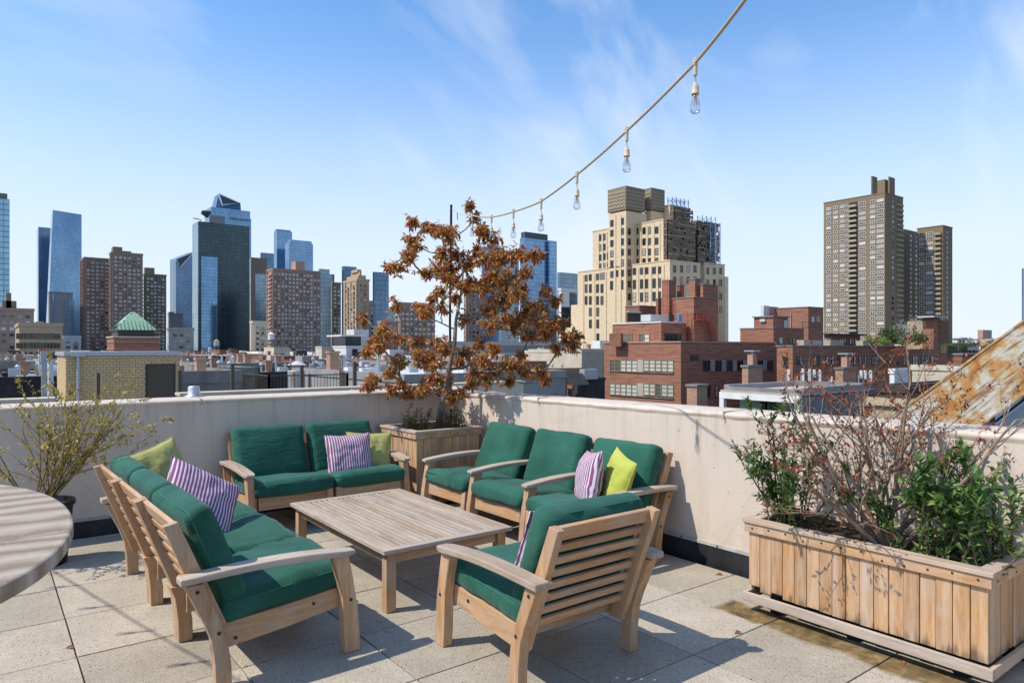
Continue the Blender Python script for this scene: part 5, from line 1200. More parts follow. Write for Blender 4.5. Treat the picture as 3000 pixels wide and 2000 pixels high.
# ================================================================ red brick loft building
Z6 = lambda x: 1650+x/4.704
Y6 = lambda y: 900+y/4.704
L = mass_at(Z6(566), Z6(1622), 2272, Y6(488), 94, maxl=60)
lf = thing('brick_loft_building', 'red brick loft building with two rows of wide steel windows facing the sun', 'building', (L.x, L.y, GZ)); FOOT.append((L.x-4, L.x1+3, L.y-3, L.y1+6))
def w6(m, mm='brick_red', nm='wall', pr=None): return MB().box(m.x, m.x1, m.y, m.y1, m.z0, m.z1).build(nm, M[mm], pr or lf, org=(pr or lf).location)
w6(L)
MB().box(L.x-.12, L.x1+.05, L.y-.12, L.y1+.12, L.z1+.01, L.z1+.22).build('coping', M['wall_pink'], lf, org=lf.location)
def face_win(t, m, x0p, x1p, y0p, y1p, n, fm, pm, Zf, Yf, axis='y', bars=(1, 2)):
    """n lights between two bearings; each light is a window of its own"""
    if axis == 'y':
        a, b = on_x(Zf(x1p), m.x), on_x(Zf(x0p), m.x); d = depth(m.x, (a+b)/2)
    else:
        a, b = on_y(Zf(x0p), m.y), on_y(Zf(x1p), m.y); d = depth((a+b)/2, m.y)
    z1, z0 = zat(Yf(y0p), d), zat(Yf(y1p), d); w_ = (b-a)/n; me = win_mesh(w_*.99, z1-z0, fm, pm, axis, bars, .09, .10)
    for i in range(n):
        u = a+w_*(i+.5); put(t, me, *( (m.x-.003, u) if axis == 'y' else (u, m.y-.003)), (z0+z1)/2)
for (y0, y1) in ((722, 885), (1050, 1222)):
    for (x0, x1) in ((645, 1025), (1108, 1526)):
        face_win(lf, L, x0, x1, y0, y1, 5, 'frame_tan', 'pane_shade', Z6, Y6, 'y', (1, 3))
    a, b = on_x(Z6(1107), L.x), on_x(Z6(1026), L.x); d = depth(L.x, a); MB().box(L.x-.08, L.x+.02, a, b, zat(Y6(y1), d), zat(Y6(y0), d)).build('blank_panel', M['tan_panel'], lf, org=lf.location)
    a, b = on_x(Z6(1530), L.x), on_x(Z6(640), L.x); MB().box(L.x-.16, L.x+.02, a, b, zat(Y6(y1+14), d), zat(Y6(y1)+.4, d)).build('sill', M['wall_concrete'], lf, org=lf.location)
Z7 = lambda x: 2050+x/3.92
Y7 = lambda y: 850+y/3.92
for x0, x1 in ((35, 115), (172, 245), (300, 372), (420, 495), (540, 600), (670, 722), (765, 838)): face_win(lf, L, x0, x1, 805, 925, 2, 'frame_dark', 'pane', Z7, Y7, 'x', (1, 2))
for x0, x1 in ((85, 118), (172, 210)): face_win(lf, L, x0, x1, 1085, 1225, 1, 'frame_dark', 'pane', Z7, Y7, 'x', (1, 2))
for x0, x1 in ((118, 170), (247, 298), (374, 420), (496, 538), (724, 765)):
    a, b = on_y(Z7(x0), L.y), on_y(Z7(x1), L.y); d = depth(a, L.y); MB().box(a, b, L.y-.09, L.y+.02, zat(Y7(930), d), zat(Y7(800), d)).build('blank_panel', M['wall_grey'], lf, org=lf.location)
a, b = on_y(Z6(1748), L.y), on_y(Z6(1865), L.y); d = depth(a, L.y); MB().box(a, b, L.y-.05, L.y+.02, zat(Y6(738), d), zat(Y6(660), d)).build('vent_opening', M['frame_dark'], lf, org=lf.location)
# penthouse floor set back on the loft
P1 = mass_at(Z6(680), Z6(1350), 2010, Y6(212), 101, zb=L.z1-.5, maxl=30); w6(P1, 'brick_red', 'penthouse_wall')
MB().box(P1.x-.12, P1.x1+.1, P1.y-.12, P1.y1+.1, P1.z1+.01, P1.z1+.2).build('penthouse_coping', M['roof_white'], lf, org=lf.location)
for x0, x1 in ((818, 955), (1045, 1195)): face_win(lf, P1, x0, x1, 362, 490, 2, 'frame_tan', 'pane_shade', Z6, Y6, 'y', (1, 2))
face_win(lf, P1, 1395, 1622, 362, 475, 4, 'frame_dark', 'pane', Z6, Y6, 'x', (1, 2))
P1b = mass_at(Z6(660), Z6(820), Z6(822), Y6(358), 101.5, zb=L.z1-.5, maxl=12); P1b.x -= .4; w6(P1b, 'brick_brown', 'penthouse_annex')
# stair and lift bulkheads above it
def z4mass(xl, xc, xr, yt, D, zb, maxl=14): return mass_at(Z4(xl), Z4(xc), Z4(xr), Y4(yt), D, zb=zb, maxl=maxl)
Q1 = z4mass(830, 970, 1128, 832, 104, P1.z1-4.8); w6(Q1, 'brick_red', 'stair_bulkhead')
for (xl, xc, xr, yt, D, mm) in ((760, 806, 852, 722, 109, 'brick_red'), (858, 880, 905, 752, 111, 'brick_brown'), (935, 978, 1012, 712, 107, 'brick_red'), (1012, 1030, 1127, 748, 106, 'brick_red'), (520, 612, 720, 888, 112, 'brick_brown'), (720, 735, 758, 842, 110, 'brick_brown')):
    q = z4mass(xl, xc, xr, yt, D, P1.z1-.4); w6(q, mm, 'bulkhead'); MB().box(q.x-.1, q.x1+.1, q.y-.1, q.y1+.1, q.z1+.01, q.z1+.14).build('coping', M['roof_grey'], lf, org=lf.location)
MB().box(Q1.x-.1, Q1.x1+.1, Q1.y-.1, Q1.y1+.1, Q1.z1+.01, Q1.z1+.16).build('coping', M['roof_grey'], lf, org=lf.location)
# ladders and fire stair in red iron on the bulkheads
def ladder(t, p, h, w_=.5, axis='y', mm='red_iron'):
    mb = MB(); a = Vector((0, w_/2, 0)) if axis == 'y' else Vector((w_/2, 0, 0)); p = Vector(p)
    for s in (-1, 1): mb.tube([p+a*s, p+a*s+Vector((0, 0, h))], .035, 4)
    z = .2
    while z < h: mb.tube([p-a+Vector((0, 0, z)), p+a+Vector((0, 0, z))], .022, 4); z += .33
    return mb.build('ladder', M[mm], t, org=t.location)
def at_x(px, py, X): y = on_x(px, X); return Vector((X, y, zat(py, depth(X, y))))
p = at_x(Z4(780), Y4(935), Q1.x-1.2); ladder(lf, p, zat(Y4(722), depth(p.x, p.y))-p.z+.4, .9)
p = at_x(Z4(820), Y4(935), Q1.x-.6); ladder(lf, p, zat(Y4(840), depth(p.x, p.y))-p.z, .6)
p = at_x(Z4(905), Y4(830), Q1.x-.2); ladder(lf, p, zat(Y4(705), depth(p.x, p.y))-p.z, .5)
pf = Vector((on_y(Z6(1690), P1.y-.35), P1.y-.35, 0)); pf.z = zat(Y6(390), depth(pf.x, pf.y)); ladder(lf, pf, zat(Y6(60), depth(pf.x, pf.y))-pf.z, .95, 'x')
st = MB(); a = Vector((on_y(Z6(1985), Q1.y-.8), Q1.y-.8, 0)); a.z = zat(Y6(185), depth(a.x, a.y)); b = Vector((on_y(Z6(2085), Q1.y-.8), Q1.y-.8, 0)); b.z = zat(Y6(470), depth(b.x, b.y)); c0 = Vector((on_y(Z6(1820), Q1.y-.8), Q1.y-.8, a.z))
for s in (0, .7):
    o = Vector((0, s-.35, 0)); st.tube([c0+o, a+o, b+o], .07, 4); st.tube([c0+o+Vector((0, 0, 1)), a+o+Vector((0, 0, 1)), b+o+Vector((0, 0, 1))], .05, 4); st.tube([c0+o+Vector((0, 0, .5)), a+o+Vector((0, 0, .5)), b+o+Vector((0, 0, .5))], .04, 4)
    for k in range(5): q = c0.lerp(a, k/4)+o; st.tube([q, q+Vector((0, 0, 1))], .045, 4)
for k in range(16): q = a.lerp(b, (k+.5)/16); st.box(q.x-.16, q.x+.16, q.y-.34, q.y+.34, q.z-.03, q.z)
st.box(c0.x, a.x, c0.y-.34, c0.y+.34, a.z-.05, a.z); st.build('fire_stair', M['red_iron'], lf, org=lf.location)
# things standing on the loft's roof
def roof_box(name, label, cat, Zf, Yf, xl, xc, xr, yt, yb, D, mm, group=None, extra=None, maxl=8):
    m = mass_at(Zf(xl), Zf(xc), Zf(xr), Yf(yt), D, zb=zat(Yf(yb), D), maxl=maxl); t = thing(name, label, cat, (m.x, m.y, m.z0), 0, group)
    MB().box(m.x, m.x1, m.y, m.y1, m.z0, m.z1).build('casing', M[mm], t, None, None, .04, org=t.location)
    if extra: extra(t, m)
    return t, m
def fans(n):
    def f(t, m):
        for k in range(n):
            x = m.x+m.lx*(k+.5)/n; mb = MB().lathe([(.42, 0), (.45, .05), (.45, .28), (.38, .30), (.38, .22), (0, .22)], (0, 0, 0), 14); mb.build('fan_cowl', M['duct'], t, (x-m.x, m.ly*.5, m.z1-m.z0+.003))
    return f
roof_box('cooling_unit', 'dark cooling unit with round fan cowls on the brick loft roof', 'cooling unit', Z6, Y6, 878, 890, 1060, 75, 195, 106, 'wall_dark', extra=fans(4))
roof_box('air_handler', 'long grey air handling unit on the brick loft roof', 'air handler', Z6, Y6, 1068, 1205, 1450, 98, 190, 104.5, 'ac')
roof_box('cooling_unit', 'dark green cooling unit at the end of the grey air handler', 'cooling unit', Z6, Y6, 1452, 1462, 1530, 100, 185, 104.5, 'wall_dark')
roof_box('utility_cabinet', 'light blue utility cabinet beside the red ladder', 'cabinet', Z6, Y6, 1582, 1590, 1645, 92, 200, 102.5, 'blue_tarp')

# ================================================================ brick buildings further right
def blk(name, label, xl, xc, xr, yt, D, mm, Zf=Z7, Yf=Y7, cap='roof_grey', group=None, maxl=40, zb=GZ):
    m = mass_at(Zf(xl), Zf(xc), Zf(xr), Yf(yt), D, zb=zb, maxl=maxl); t = building(name, label, m, group); w6(m, mm, 'wall', t)
    MB().box(m.x-.1, m.x1+.1, m.y-.1, m.y1+.1, m.z1+.01, m.z1+.18).build('coping', M[cap], t, org=t.location); return t, m
t7, m7 = blk('brick_building', 'red brick terrace house top with railings between the loft and the housing tower', 465, 848, 1195, 438, 112, 'brick_red')
face_win(t7, m7, 915, 945, 545, 612, 1, 'frame_white', 'pane_bright', Z7, Y7, 'x'); face_win(t7, m7, 1025, 1140, 548, 615, 3, 'frame_dark', 'pane', Z7, Y7, 'x')
b7 = mass_at(Z7(875), Z7(1247), Z7(1420), Y7(196), 128, zb=m7.z1-6, maxl=20); w6(b7, 'brick_red', 'upper_block', t7); MB().box(b7.x-.1, b7.x1+.1, b7.y-.1, b7.y1+.1, b7.z1+.01, b7.z1+.16).build('coping', M['roof_grey'], t7, org=t7.location)
face_win(t7, b7, 1282, 1312, 305, 365, 1, 'frame_white', 'pane_bright', Z7, Y7, 'x'); face_win(t7, b7, 1345, 1378, 305, 365, 1, 'frame_white', 'pane_bright', Z7, Y7, 'x')
c7 = mass_at(Z7(623), Z7(842), Z7(1012), Y7(306), 120, zb=m7.z1-.2, maxl=14); w6(c7, 'brick_red', 'stair_bulkhead', t7); MB().box(c7.x-.3, c7.x1+.2, c7.y-.3, c7.y1+.2, c7.z1+.01, c7.z1+.2).build('coping', M['roof_grey'], t7, org=t7.location)
yy = on_x(Z7(730), c7.x); d = depth(c7.x, yy); MB().box(c7.x-.35, c7.x+.02, yy-.5, yy+.5, zat(Y7(362), d), zat(Y7(332), d)).build('window_unit', M['ac'], t7, org=t7.location)
x_ = on_y(Z7(985), c7.y); d = depth(x_, c7.y); MB().box(x_-.5, x_+.5, c7.y-.06, c7.y+.02, zat(Y7(470), d), zat(Y7(345), d)).build('door', M['ac'], t7, org=t7.location)
yy = on_x(Z7(1050), b7.x); MB().tube([(b7.x-.15, yy, b7.z0), (b7.x-.15, yy, b7.z1-.8)], .12, 6).build('drain_pipe', M['duct'], t7, org=t7.location)
q = mass_at(Z7(700), Z7(735), Z7(800), Y7(176), 131, zb=m7.z1, maxl=6); w6(q, 'wall_white', 'flue', t7); q2 = mass_at(Z7(795), Z7(800), Z7(905), Y7(186), 132, zb=m7.z1, maxl=6); w6(q2, 'wall_pink', 'lift_head', t7)
def railing(label, pts, h=1.0, gap=.16, matn='black_metal', group=None, name='railing', post=1.8, rp=.022, rb=.008):
    b = Vector(pts[0]); t = thing(name, label, 'railing', b, 0, group); r_ = MB(); bal = MB(); bars = []
    for a, c in zip(pts[:-1], pts[1:]):
        a, c = Vector(a), Vector(c); n = max(2, int((c-a).length/gap)); 
        r_.tube([a+Vector((0, 0, h)), c+Vector((0, 0, h))], rp, 4); r_.tube([a+Vector((0, 0, .1)), c+Vector((0, 0, .1))], rp*.8, 4)
        for i in range(n): q = a.lerp(c, (i+.5)/n); bal.tube([q+Vector((0, 0, .1)), q+Vector((0, 0, h))], rb, 4)
        k = max(1, round((c-a).length/post))
        for i in range(k+1): q = a.lerp(c, i/k); MB().tube([q, q+Vector((0, 0, h+.05))], rp*1.35, 4).build('post', M[matn], t, org=b)
    r_.build('rails', M[matn], t, org=b); tag(bal.build('balusters', M[matn], t, org=b), kind='stuff'); return t
railing('thin black railing on the red brick terrace house', [(c7.x+2, m7.y+.3, m7.z1+.2), (m7.x1+6, m7.y+.3, m7.z1+.2)], 1.1, .35, rp=.03)
# long dark red building with a roof garden
t8, m8 = blk('brick_building', 'long dark red brick building with a row of narrow windows under a roof garden', 885, 1067, 2870, 648, 86, 'brick_red', maxl=60)
face_win(t8, m8, 952, 1015, 758, 885, 1, 'frame_dark', 'pane', Z7, Y7, 'y')
for x0, x1, n in ((1110, 1180, 2), (1310, 1370, 2), (1445, 1478, 1), (1510, 1545, 1), (1578, 1608, 1), (1640, 1672, 1), (1705, 1735, 1), (1762, 1792, 1), (1825, 1850, 1), (1885, 1912, 1), (1975, 2040, 3), (2135, 2190, 2), (2265, 2290, 1), (2330, 2392, 2), (2440, 2500, 2), (2540, 2610, 3), (2650, 2720, 2)):
    face_win(t8, m8, x0, x1, 750, 860, n, 'frame_dark', 'pane_bright', Z7, Y7, 'x', (1, 2))
MB().box(m8.x, m8.x1, m8.y-.35, m8.y-.01, m8.z1-9.6, m8.z1-9.3).build('ledge', M['wall_grey'], t8, org=t8.location)
Z8 = lambda x: 2500+x/3.92
Y8 = lambda y: 900+y/3.92
m9 = mass_at(Z7(1430), Z7(1436), Z7(1842), Y7(510), 100, zb=m8.z1-.5, maxl=20); w6(m9, 'brick_brown', 'rooftop_flat', t8); MB().box(m9.x-.3, m9.x1+1.2, m9.y-.5, m9.y1+.2, m9.z1+.01, m9.z1+.2).build('flat_roof', M['roof_tar'], t8, org=t8.location)
face_win(t8, m9, 1440, 1500, 552, 600, 3, 'frame_white', 'pane_bright', Z7, Y7, 'x'); face_win(t8, m9, 1600, 1680, 552, 610, 3, 'frame_dark', 'pane_bright', Z7, Y7, 'x'); face_win(t8, m9, 1715, 1805, 556, 620, 3, 'frame_dark', 'pane_bright', Z7, Y7, 'x')
for k, (a, b, yt) in enumerate(((1195, 1400, 570), (1500, 1655, 570), (1875, 2055, 578))):
    x0, x1 = on_y(Z7(a), m8.y+1.2), on_y(Z7(b), m8.y+1.2); d = depth(x0, m8.y+1); z1 = zat(Y7(yt), d); t = thing('roof_planter', ('wooden roof garden box near the red brick terrace house', 'wooden roof garden box in front of the flat roofed penthouse', 'wooden roof garden box overflowing with bright green plants')[k], 'planter', (x0, m8.y+1.2, m8.z1))
    nb = 5
    for j in range(nb): za, zb = m8.z1+.2+(z1-m8.z1-.2)*j/nb, m8.z1+.2+(z1-m8.z1-.2)*(j+1)/nb-.02; MB().box(x0, x1, m8.y+1.2, m8.y+2.2, za, zb).build('board', M['rotwood_x'], t, org=t.location)
# roof garden shrubs
def leafy_mass(name, label, c, rx, rz, n, m, seed, cat='shrub', L_=.30, trunk=True):
    r_ = random.Random(seed); t = thing(name, label, cat, c); lv = MB(); 
    cores = [(Vector((r_.uniform(-.6, .6)*rx, r_.uniform(-.6, .6)*rx, rz*r_.uniform(.45, 1.35))), r_.uniform(.35, .6)*rz) for _ in range(9)]
    for _ in range(n):
        q, rr = r_.choice(cores); v = rv(r_); p = q+v*rr*r_.uniform(.5, 1.1); p.z = max(p.z, .05); lv.leaf(p, (v+rv(r_)*.8).normalized(), rv(r_), L_*r_.uniform(.6, 1.3), L_*.5, .2)
    tag(lv.build('foliage', m, t), kind='stuff')
    tr = MB()
    for q, rr in cores[:6]: tr.tube([(0, 0, 0), q*.5+Vector((0, 0, .1)), q], [.06, .04, .015], 5)
    tr.build('trunk', M['bark_dark'], t); return t
M['blossom'] = m_leaf('white_blossom', [(0, (.45, .40, .32)), (.6, (.58, .54, .46)), (1, (.30, .24, .18))])
M['spring'] = m_leaf('spring_leaf', [(0, (.10, .17, .02)), (.6, (.20, .30, .04)), (1, (.28, .34, .06))])
def garden(px, pyb, D, *a, **k): c = place(px, pyb, D); c.z = m8.z1+.2; return leafy_mass(a[0], a[1], c, *a[2:], **k)
garden(Z8(440), 1010, 95, 'garden_shrub', 'dark green round shrub on the long brick building roof garden', 1.6, 1.4, 900, M['fineleaf'], 1)
garden(Z8(760), 1010, 95, 'garden_shrub', 'small dark green shrub beside the rooftop brick bulkhead', 1.2, 1.1, 600, M['fineleaf'], 2)
garden(Z8(615), 1005, 97, 'blossom_tree', 'pale blossoming small tree on the roof garden', 2.2, 2.2, 900, M['blossom'], 3, cat='tree', L_=.22)
garden(Z8(210), 1005, 92, 'garden_plants', 'bright green spring plants in the roof garden box', 1.9, .75, 700, M['spring'], 4, cat='plant', L_=.2)
garden(Z8(350), 1008, 92, 'garden_plants', 'low bright green plants beside the round roof garden shrub', 1.2, .45, 400, M['spring'], 5, cat='plant', L_=.18)
garden(Z8(590), 1010, 93, 'garden_plants', 'low bright green plants under the blossoming roof tree', 1.2, .42, 400, M['spring'], 6, cat='plant', L_=.18)
b8 = mass_at(Z8(622), Z8(795), Z8(990), Y8(155), 100, zb=m8.z1-.3, maxl=20)
g8 = thing('rooftop_bulkhead', 'two-tone tan and red brick bulkhead on the roof garden', 'building', (b8.x, b8.y, m8.z1))
MB().box(b8.x, b8.x1, b8.y+.02, b8.y1, b8.z0, b8.z1).build('wall', M['brick_tan'], g8, org=g8.location)
b9 = mass_at(Z8(794), Z8(922), Z8(1000), Y8(118), 97, zb=m8.z1-.3, maxl=12); MB().box(b9.x, b9.x1, b9.y, b9.y1, b9.z0, b9.z1).build('stair_block', M['brick_red'], g8, org=g8.location)
MB().box(b9.x-1.2, b9.x1+.4, b9.y-.5, b9.y1+.2, b9.z1+.01, b9.z1+.2).build('roof_slab', M['roof_silver'], g8, org=g8.location)
b10 = mass_at(Z8(980), Z8(990), Z8(1100), Y8(150), 98, zb=m8.z1-.3, maxl=10); MB().box(b10.x, b10.x1, b10.y, b10.y1, b10.z0, b10.z1).build('annex', M['brick_brown'], g8, org=g8.location)
# tan colonnade, hedge terrace, chimney house
t9, m9b = blk('colonnade_building', 'tan walled terrace building with dark columns beyond the long brick building', 1085, 1090, 1440, 455, 130, 'wall_cream', Z8, Y8, maxl=40)
for k in range(7): x = on_y(Z8(1150+k*46), m9b.y); MB().box(x-.35, x+.35, m9b.y-.5, m9b.y-.01, m9b.z0, m9b.z1-.6).build('column', M['frame_dark'], t9, org=t9.location)
t10, m10 = blk('terrace_house', 'low brick house with a clipped hedge on its roof terrace', 1080, 1250, 1446, 548, 70, 'brick_brown', Z8, Y8, maxl=20)
for k, (a, b) in enumerate(((1088, 1205), (1225, 1325))):
    x0, x1 = on_y(Z8(a), m10.y+1), on_y(Z8(b), m10.y+1); h = thing('hedge', ('longer', 'shorter')[k]+' clipped green hedge on the low brick house terrace', 'hedge', (x0, m10.y+1, m10.z1+.2)); lv = MB(); r_ = random.Random(k)
    for _ in range(1300): p = Vector((r_.uniform(0, x1-x0), r_.uniform(0, .8), r_.uniform(0, .95))); lv.leaf(p, rv(r_), rv(r_), .16, .08, .2)
    tag(lv.build('foliage', M['fineleaf'], h), kind='stuff'); MB().box(.05, x1-x0-.05, .1, .7, 0, .8).build('twig_core', M['bark_dark'], h)
t11, m11 = blk('chimney_house', 'white walled house with a broad brick chimney stack beside the rusty beam', 1447, 1452, 1722, 502, 60, 'wall_white', Z8, Y8, maxl=14)
c11 = mass_at(Z8(1478), Z8(1484), Z8(1618), Y8(505), 59.2, zb=-6, maxl=3); MB().box(c11.x, c11.x1, c11.y, c11.y1, c11.z0, c11.z1+.35).build('brick_panel', M['brick_chimney'], t11, org=t11.location)
q = mass_at(Z8(1462), Z8(1466), Z8(1565), Y8(446), 62, zb=m11.z1, maxl=3); w6(q, 'wall_concrete', 'chimney', t11); MB().lathe([(.35, 0), (.4, .1), (.4, .55), (.33, .6), (0, .6)], (0, 0, 0), 12).build('chimney_pot', M['rust'], t11, (q.x+q.lx/2-t11.location.x, q.y+q.ly/2-t11.location.y, q.z1-t11.location.z+.005))
hp = mass_at(Z8(1565), Z8(1570), Z8(1760), Y8(502), 63, zb=m11.z1, maxl=8); MB().frustum(hp.x, hp.x1, hp.y, hp.y1, m11.z1+.2, hp.x+hp.lx*.42, hp.x+hp.lx*.58, hp.y+hp.ly*.4, hp.y+hp.ly*.6, zat(Y8(452), 63)).build('hip_roof', M['brick_brown'], t11, org=t11.location)
# ================================================================ near roofs on the right
G1 = mass_at(2107, 2342, 2420, 1161, 30, zb=-9, maxl=16)
gh = building('green_walled_house', 'low house with pale green walls under a white trimmed flat roof', G1)
o = gh.location; zf = zat(1161, 30); X0, Y0, Y1 = G1.x, G1.y, G1.y1
MB().box(X0+1.3, X0+6, Y0+.25, Y1-.25, -9, zf-.05).build('wall', M['green_wall'], gh, org=o)
MB().box(X0, X0+.22, Y0, Y1, zf-.30, zf).build('fascia', M['white_trim'], gh, org=o)
MB().box(X0+.02, X0+6.5, Y0+.05, Y1-.05, zf+.005, zf+.10).build('roof', M['tan_panel'], gh, org=o)
MB().box(X0+.10, X0+.40, Y0+.2, Y1-.2, zf+.105, zf+.26).build('gravel_stop', M['roof_grey'], gh, org=o)
for y in (Y0, Y1-.24): MB().box(X0+.01, X0+.24, y, y+.24, -9, zf-.302).build('post', M['white_trim'], gh, org=o)
MB().box(X0+.3, X0+6.4, Y1-.35, Y1-.06, zf+.105, zf+.34).build('side_parapet', M['wall_grey'], gh, org=o)
MB().box(X0+6.0, X0+6.45, Y0+.1, Y1-.36, zf+.105, zf+.38).build('rear_parapet', M['wall_concrete'], gh, org=o)
MB().box(X0+.25, X0+6, Y0+.03, Y0+.249, -9, zf-.06).build('end_wall', M['wall_concrete'], gh, org=o)
MB().box(X0+.42, X0+5.9, Y0+.06, Y0+.30, zf+.105, zf+.34).build('near_parapet', M['wall_grey'], gh, org=o)
for f0, f1, dz in ((.12, .42, .75), (.60, .92, .75)):
    MB().box(X0+1.22, X0+1.31, Y0+(Y1-Y0)*f0, Y0+(Y1-Y0)*f1, -9, zf-dz).build('window', M['pane'], gh, org=o)
MB().box(X0+1.05, X0+1.3, Y0+(Y1-Y0)*.5, Y0+(Y1-Y0)*.5+.15, -9, zf-.06).build('drain_pipe', M['copper_seam'], gh, org=o)
for f in (.45, .56): MB().box(X0+1.02, X0+1.3, Y0+(Y1-Y0)*f, Y0+(Y1-Y0)*f+.25, zf-.8, zf-.35).build('floodlight', M['frame_dark'], gh, org=o)
def chimney(label, px_l, px_c, px_r, yt, yb, D, cap=True, pot=False):
    m = mass_at(px_l, px_c, px_r, yt, D, zb=zat(yb, D)-1.2, maxl=2.4); t = thing('brick_chimney', label, 'chimney', (m.x, m.y, m.z0)); FOOT.append((m.x-1, m.x1+1, m.y-1, m.y1+1))
    MB().box(m.x, m.x1, m.y, m.y1, m.z0, m.z1).build('stack', M['brick_chimney'], t, org=t.location)
    MB().box(m.x-.07, m.x1+.07, m.y-.07, m.y1+.07, m.z1+.005, m.z1+.14).build('cap', M['wall_concrete'], t, org=t.location)
    if pot:
        MB().box((m.x+m.x1)/2-.25, (m.x+m.x1)/2+.2, (m.y+m.y1)/2-.2, (m.y+m.y1)/2+.2, m.z1+.15, m.z1+.85).build('flue', M['wall_pink'], t, org=t.location); MB().box((m.x+m.x1)/2-.4, (m.x+m.x1)/2+.35, (m.y+m.y1)/2-.35, (m.y+m.y1)/2+.35, m.z1+1.0, m.z1+1.08).tube([((m.x+m.x1)/2, (m.y+m.y1)/2, m.z1+.8), ((m.x+m.x1)/2, (m.y+m.y1)/2, m.z1+1.03)], .1, 6).build('rain_cap', M['duct'], t, org=t.location)
    return t
chimney('short brick chimney right in front of the brick loft building', 2012, 2042, 2072, 1133, 1185, 40)
chimney('tall brick chimney with orange flue above the pale green house', 2174, 2192, 2234, 1076, 1140, 44, pot=True)
chimney('brick chimney with rain cap behind the red-budded shrub', 2447, 2470, 2509, 1082, 1135, 46, pot=True)
# white antenna panels on a roof frame
for k, (a, b, y0, y1) in enumerate(((1010, 1032, 910, 1040), (1105, 1135, 990, 1045), (1165, 1207, 900, 1045), (1245, 1280, 905, 1045), (1295, 1340, 910, 1000), (1362, 1398, 910, 1050), (1490, 1530, 990, 1060), (1836, 1870, 920, 1010), (1880, 1920, 920, 1020), (1940, 1985, 920, 1050))):
    D = 58; c = place(Z7((a+b)/2), HOR, D); w_ = (b-a)/3.92*D/FPX; z1, z0 = zat(Y7(y0), D), zat(Y7(y1), D)
    t = thing('cell_antenna', 'upright white antenna panel on the roof before the long brick building', 'antenna', (c.x, c.y, z0-1), .6, 'white antenna panels on the low roof')
    MB().box(-w_/2, w_/2, -.1, .1, 1, 1+z1-z0).build('panel', M['white_trim'], t, None, None, .03); MB().tube([(0, .18, 0), (0, .18, 1+(z1-z0)*.8)], .05, 6).build('mast', M['duct'], t)
def lowrise(name, label, xl, xc, xr, yt, D, wm, rm, par=.4, group=None, maxl=30):
    m = mass_at(xl, xc, xr, yt, D, maxl=maxl); m.z1 -= par; t = building(name, label, m, group); MB().box(m.x, m.x1, m.y, m.y1, m.z0, m.z1).build('wall', M[wm], t, org=t.location); roofcap(t, m, rm, par, .3, wm); return t, m
lowrise('antenna_building', 'flat grey roof building carrying the white antenna panels', 2290, 2300, 2640, 1112, 60, 'brick_brown', 'roof_grey', maxl=14)
lowrise('low_building', 'dark walled low building behind the pale green house', 2350, 2420, 2560, 1150, 36, 'wall_concrete', 'roof_grey', maxl=9)
lowrise('cream_bulkhead_building', 'cream walled building with rust stained coping behind the red-budded shrub', 2672, 2790, 2800, 1070, 50, 'wall_cream', 'roof_grey', maxl=14)
lowrise('cream_bulkhead_building', 'cream stair bulkhead with a dark shaded flank left of the rusty beam', 2790, 2826, 2880, 1074, 46, 'wall_white', 'roof_grey', maxl=10)
lowrise('tar_roof_building', 'low black tarred roof in front of the cream bulkheads', 2580, 2650, 2920, 1128, 34, 'wall_dark', 'roof_tar', maxl=12)
lowrise('brick_row_house', 'tan brick row house with small windows just beyond the sunlit wall', 2540, 2716, 2722, 1170, 27, 'brick_tan', 'roof_tar', maxl=10)
lowrise('grey_row_house', 'grey stucco row house with white roof edge beside the rusty beam', 2714, 2728, 2900, 1155, 25, 'wall_grey', 'roof_white', maxl=10)
lowrise('white_tank_house', 'small white rooftop tank house behind the red-budded shrub', 2606, 2620, 2662, 1080, 56, 'roof_white', 'roof_white', maxl=5)
# dark building, mural wall, arches
lowrise('dark_building', 'black walled low building left of the brick loft', 1676, 1692, 1772, 1108, 85, 'wall_dark', 'roof_grey', maxl=24)
M['mural'] = None
mm_ = mat('faded_mural', (.5, .4, .3), .8); t_ = NT(mm_); p_ = t_.xyz(t_.coord('Object')); v_ = t_.coord('Object', (.3, .3, .6))
c_ = t_.ramp(t_.noise(v_, .8, 3, .5, 1.5), [(.3, (.46, .25, .12)), (.45, (.50, .36, .18)), (.55, (.36, .27, .36)), (.68, (.50, .30, .16))])
t_.col(t_.mix(t_.math('LESS_THAN', p_[2], 17.5), c_, (.42, .26, .15))); M['mural'] = mm_
lowrise('mural_building', 'building with a faded colourful mural on its wall below the buff tower', 1653, 1708, 1772, 1040, 170, 'mural', 'roof_tar', maxl=20)
t, m = lowrise('arched_building', 'orange brick building with small arched windows and dark gables', 1590, 1676, 1682, 1128, 80, 'brick_red', 'roof_tar', maxl=22)
for k in range(5):
    y = on_x(1606+k*16, m.x); d = depth(m.x, y); z = zat(1152, d); pr = [(math.cos(a)*.32, .5+math.sin(a)*.32) for a in [math.pi*i/6 for i in range(7)]]+[(-.32, -.6), (.32, -.6)]
    MB().prism(pr, -.06, .02, 'x').build('arched_window', M['pane'], t, (m.x-t.location.x, y-t.location.y, z-t.location.z))
for k in range(2):
    y = on_x(1625+k*34, m.x); d = depth(m.x, y); z = m.z1+.4; MB().prism([(-1.2, 0), (1.2, 0), (0, 1.3)], .2, 2.6, 'x').build('gable', M['wall_dark'], t, (m.x-t.location.x, y-t.location.y, z-t.location.z))
t, m = roof_box('duct_housing', 'large sloping grey duct housing on the black walled building', 'duct', lambda x: x, lambda y: y, 1697, 1712, 1752, 1082, 1112, 84, 'duct')

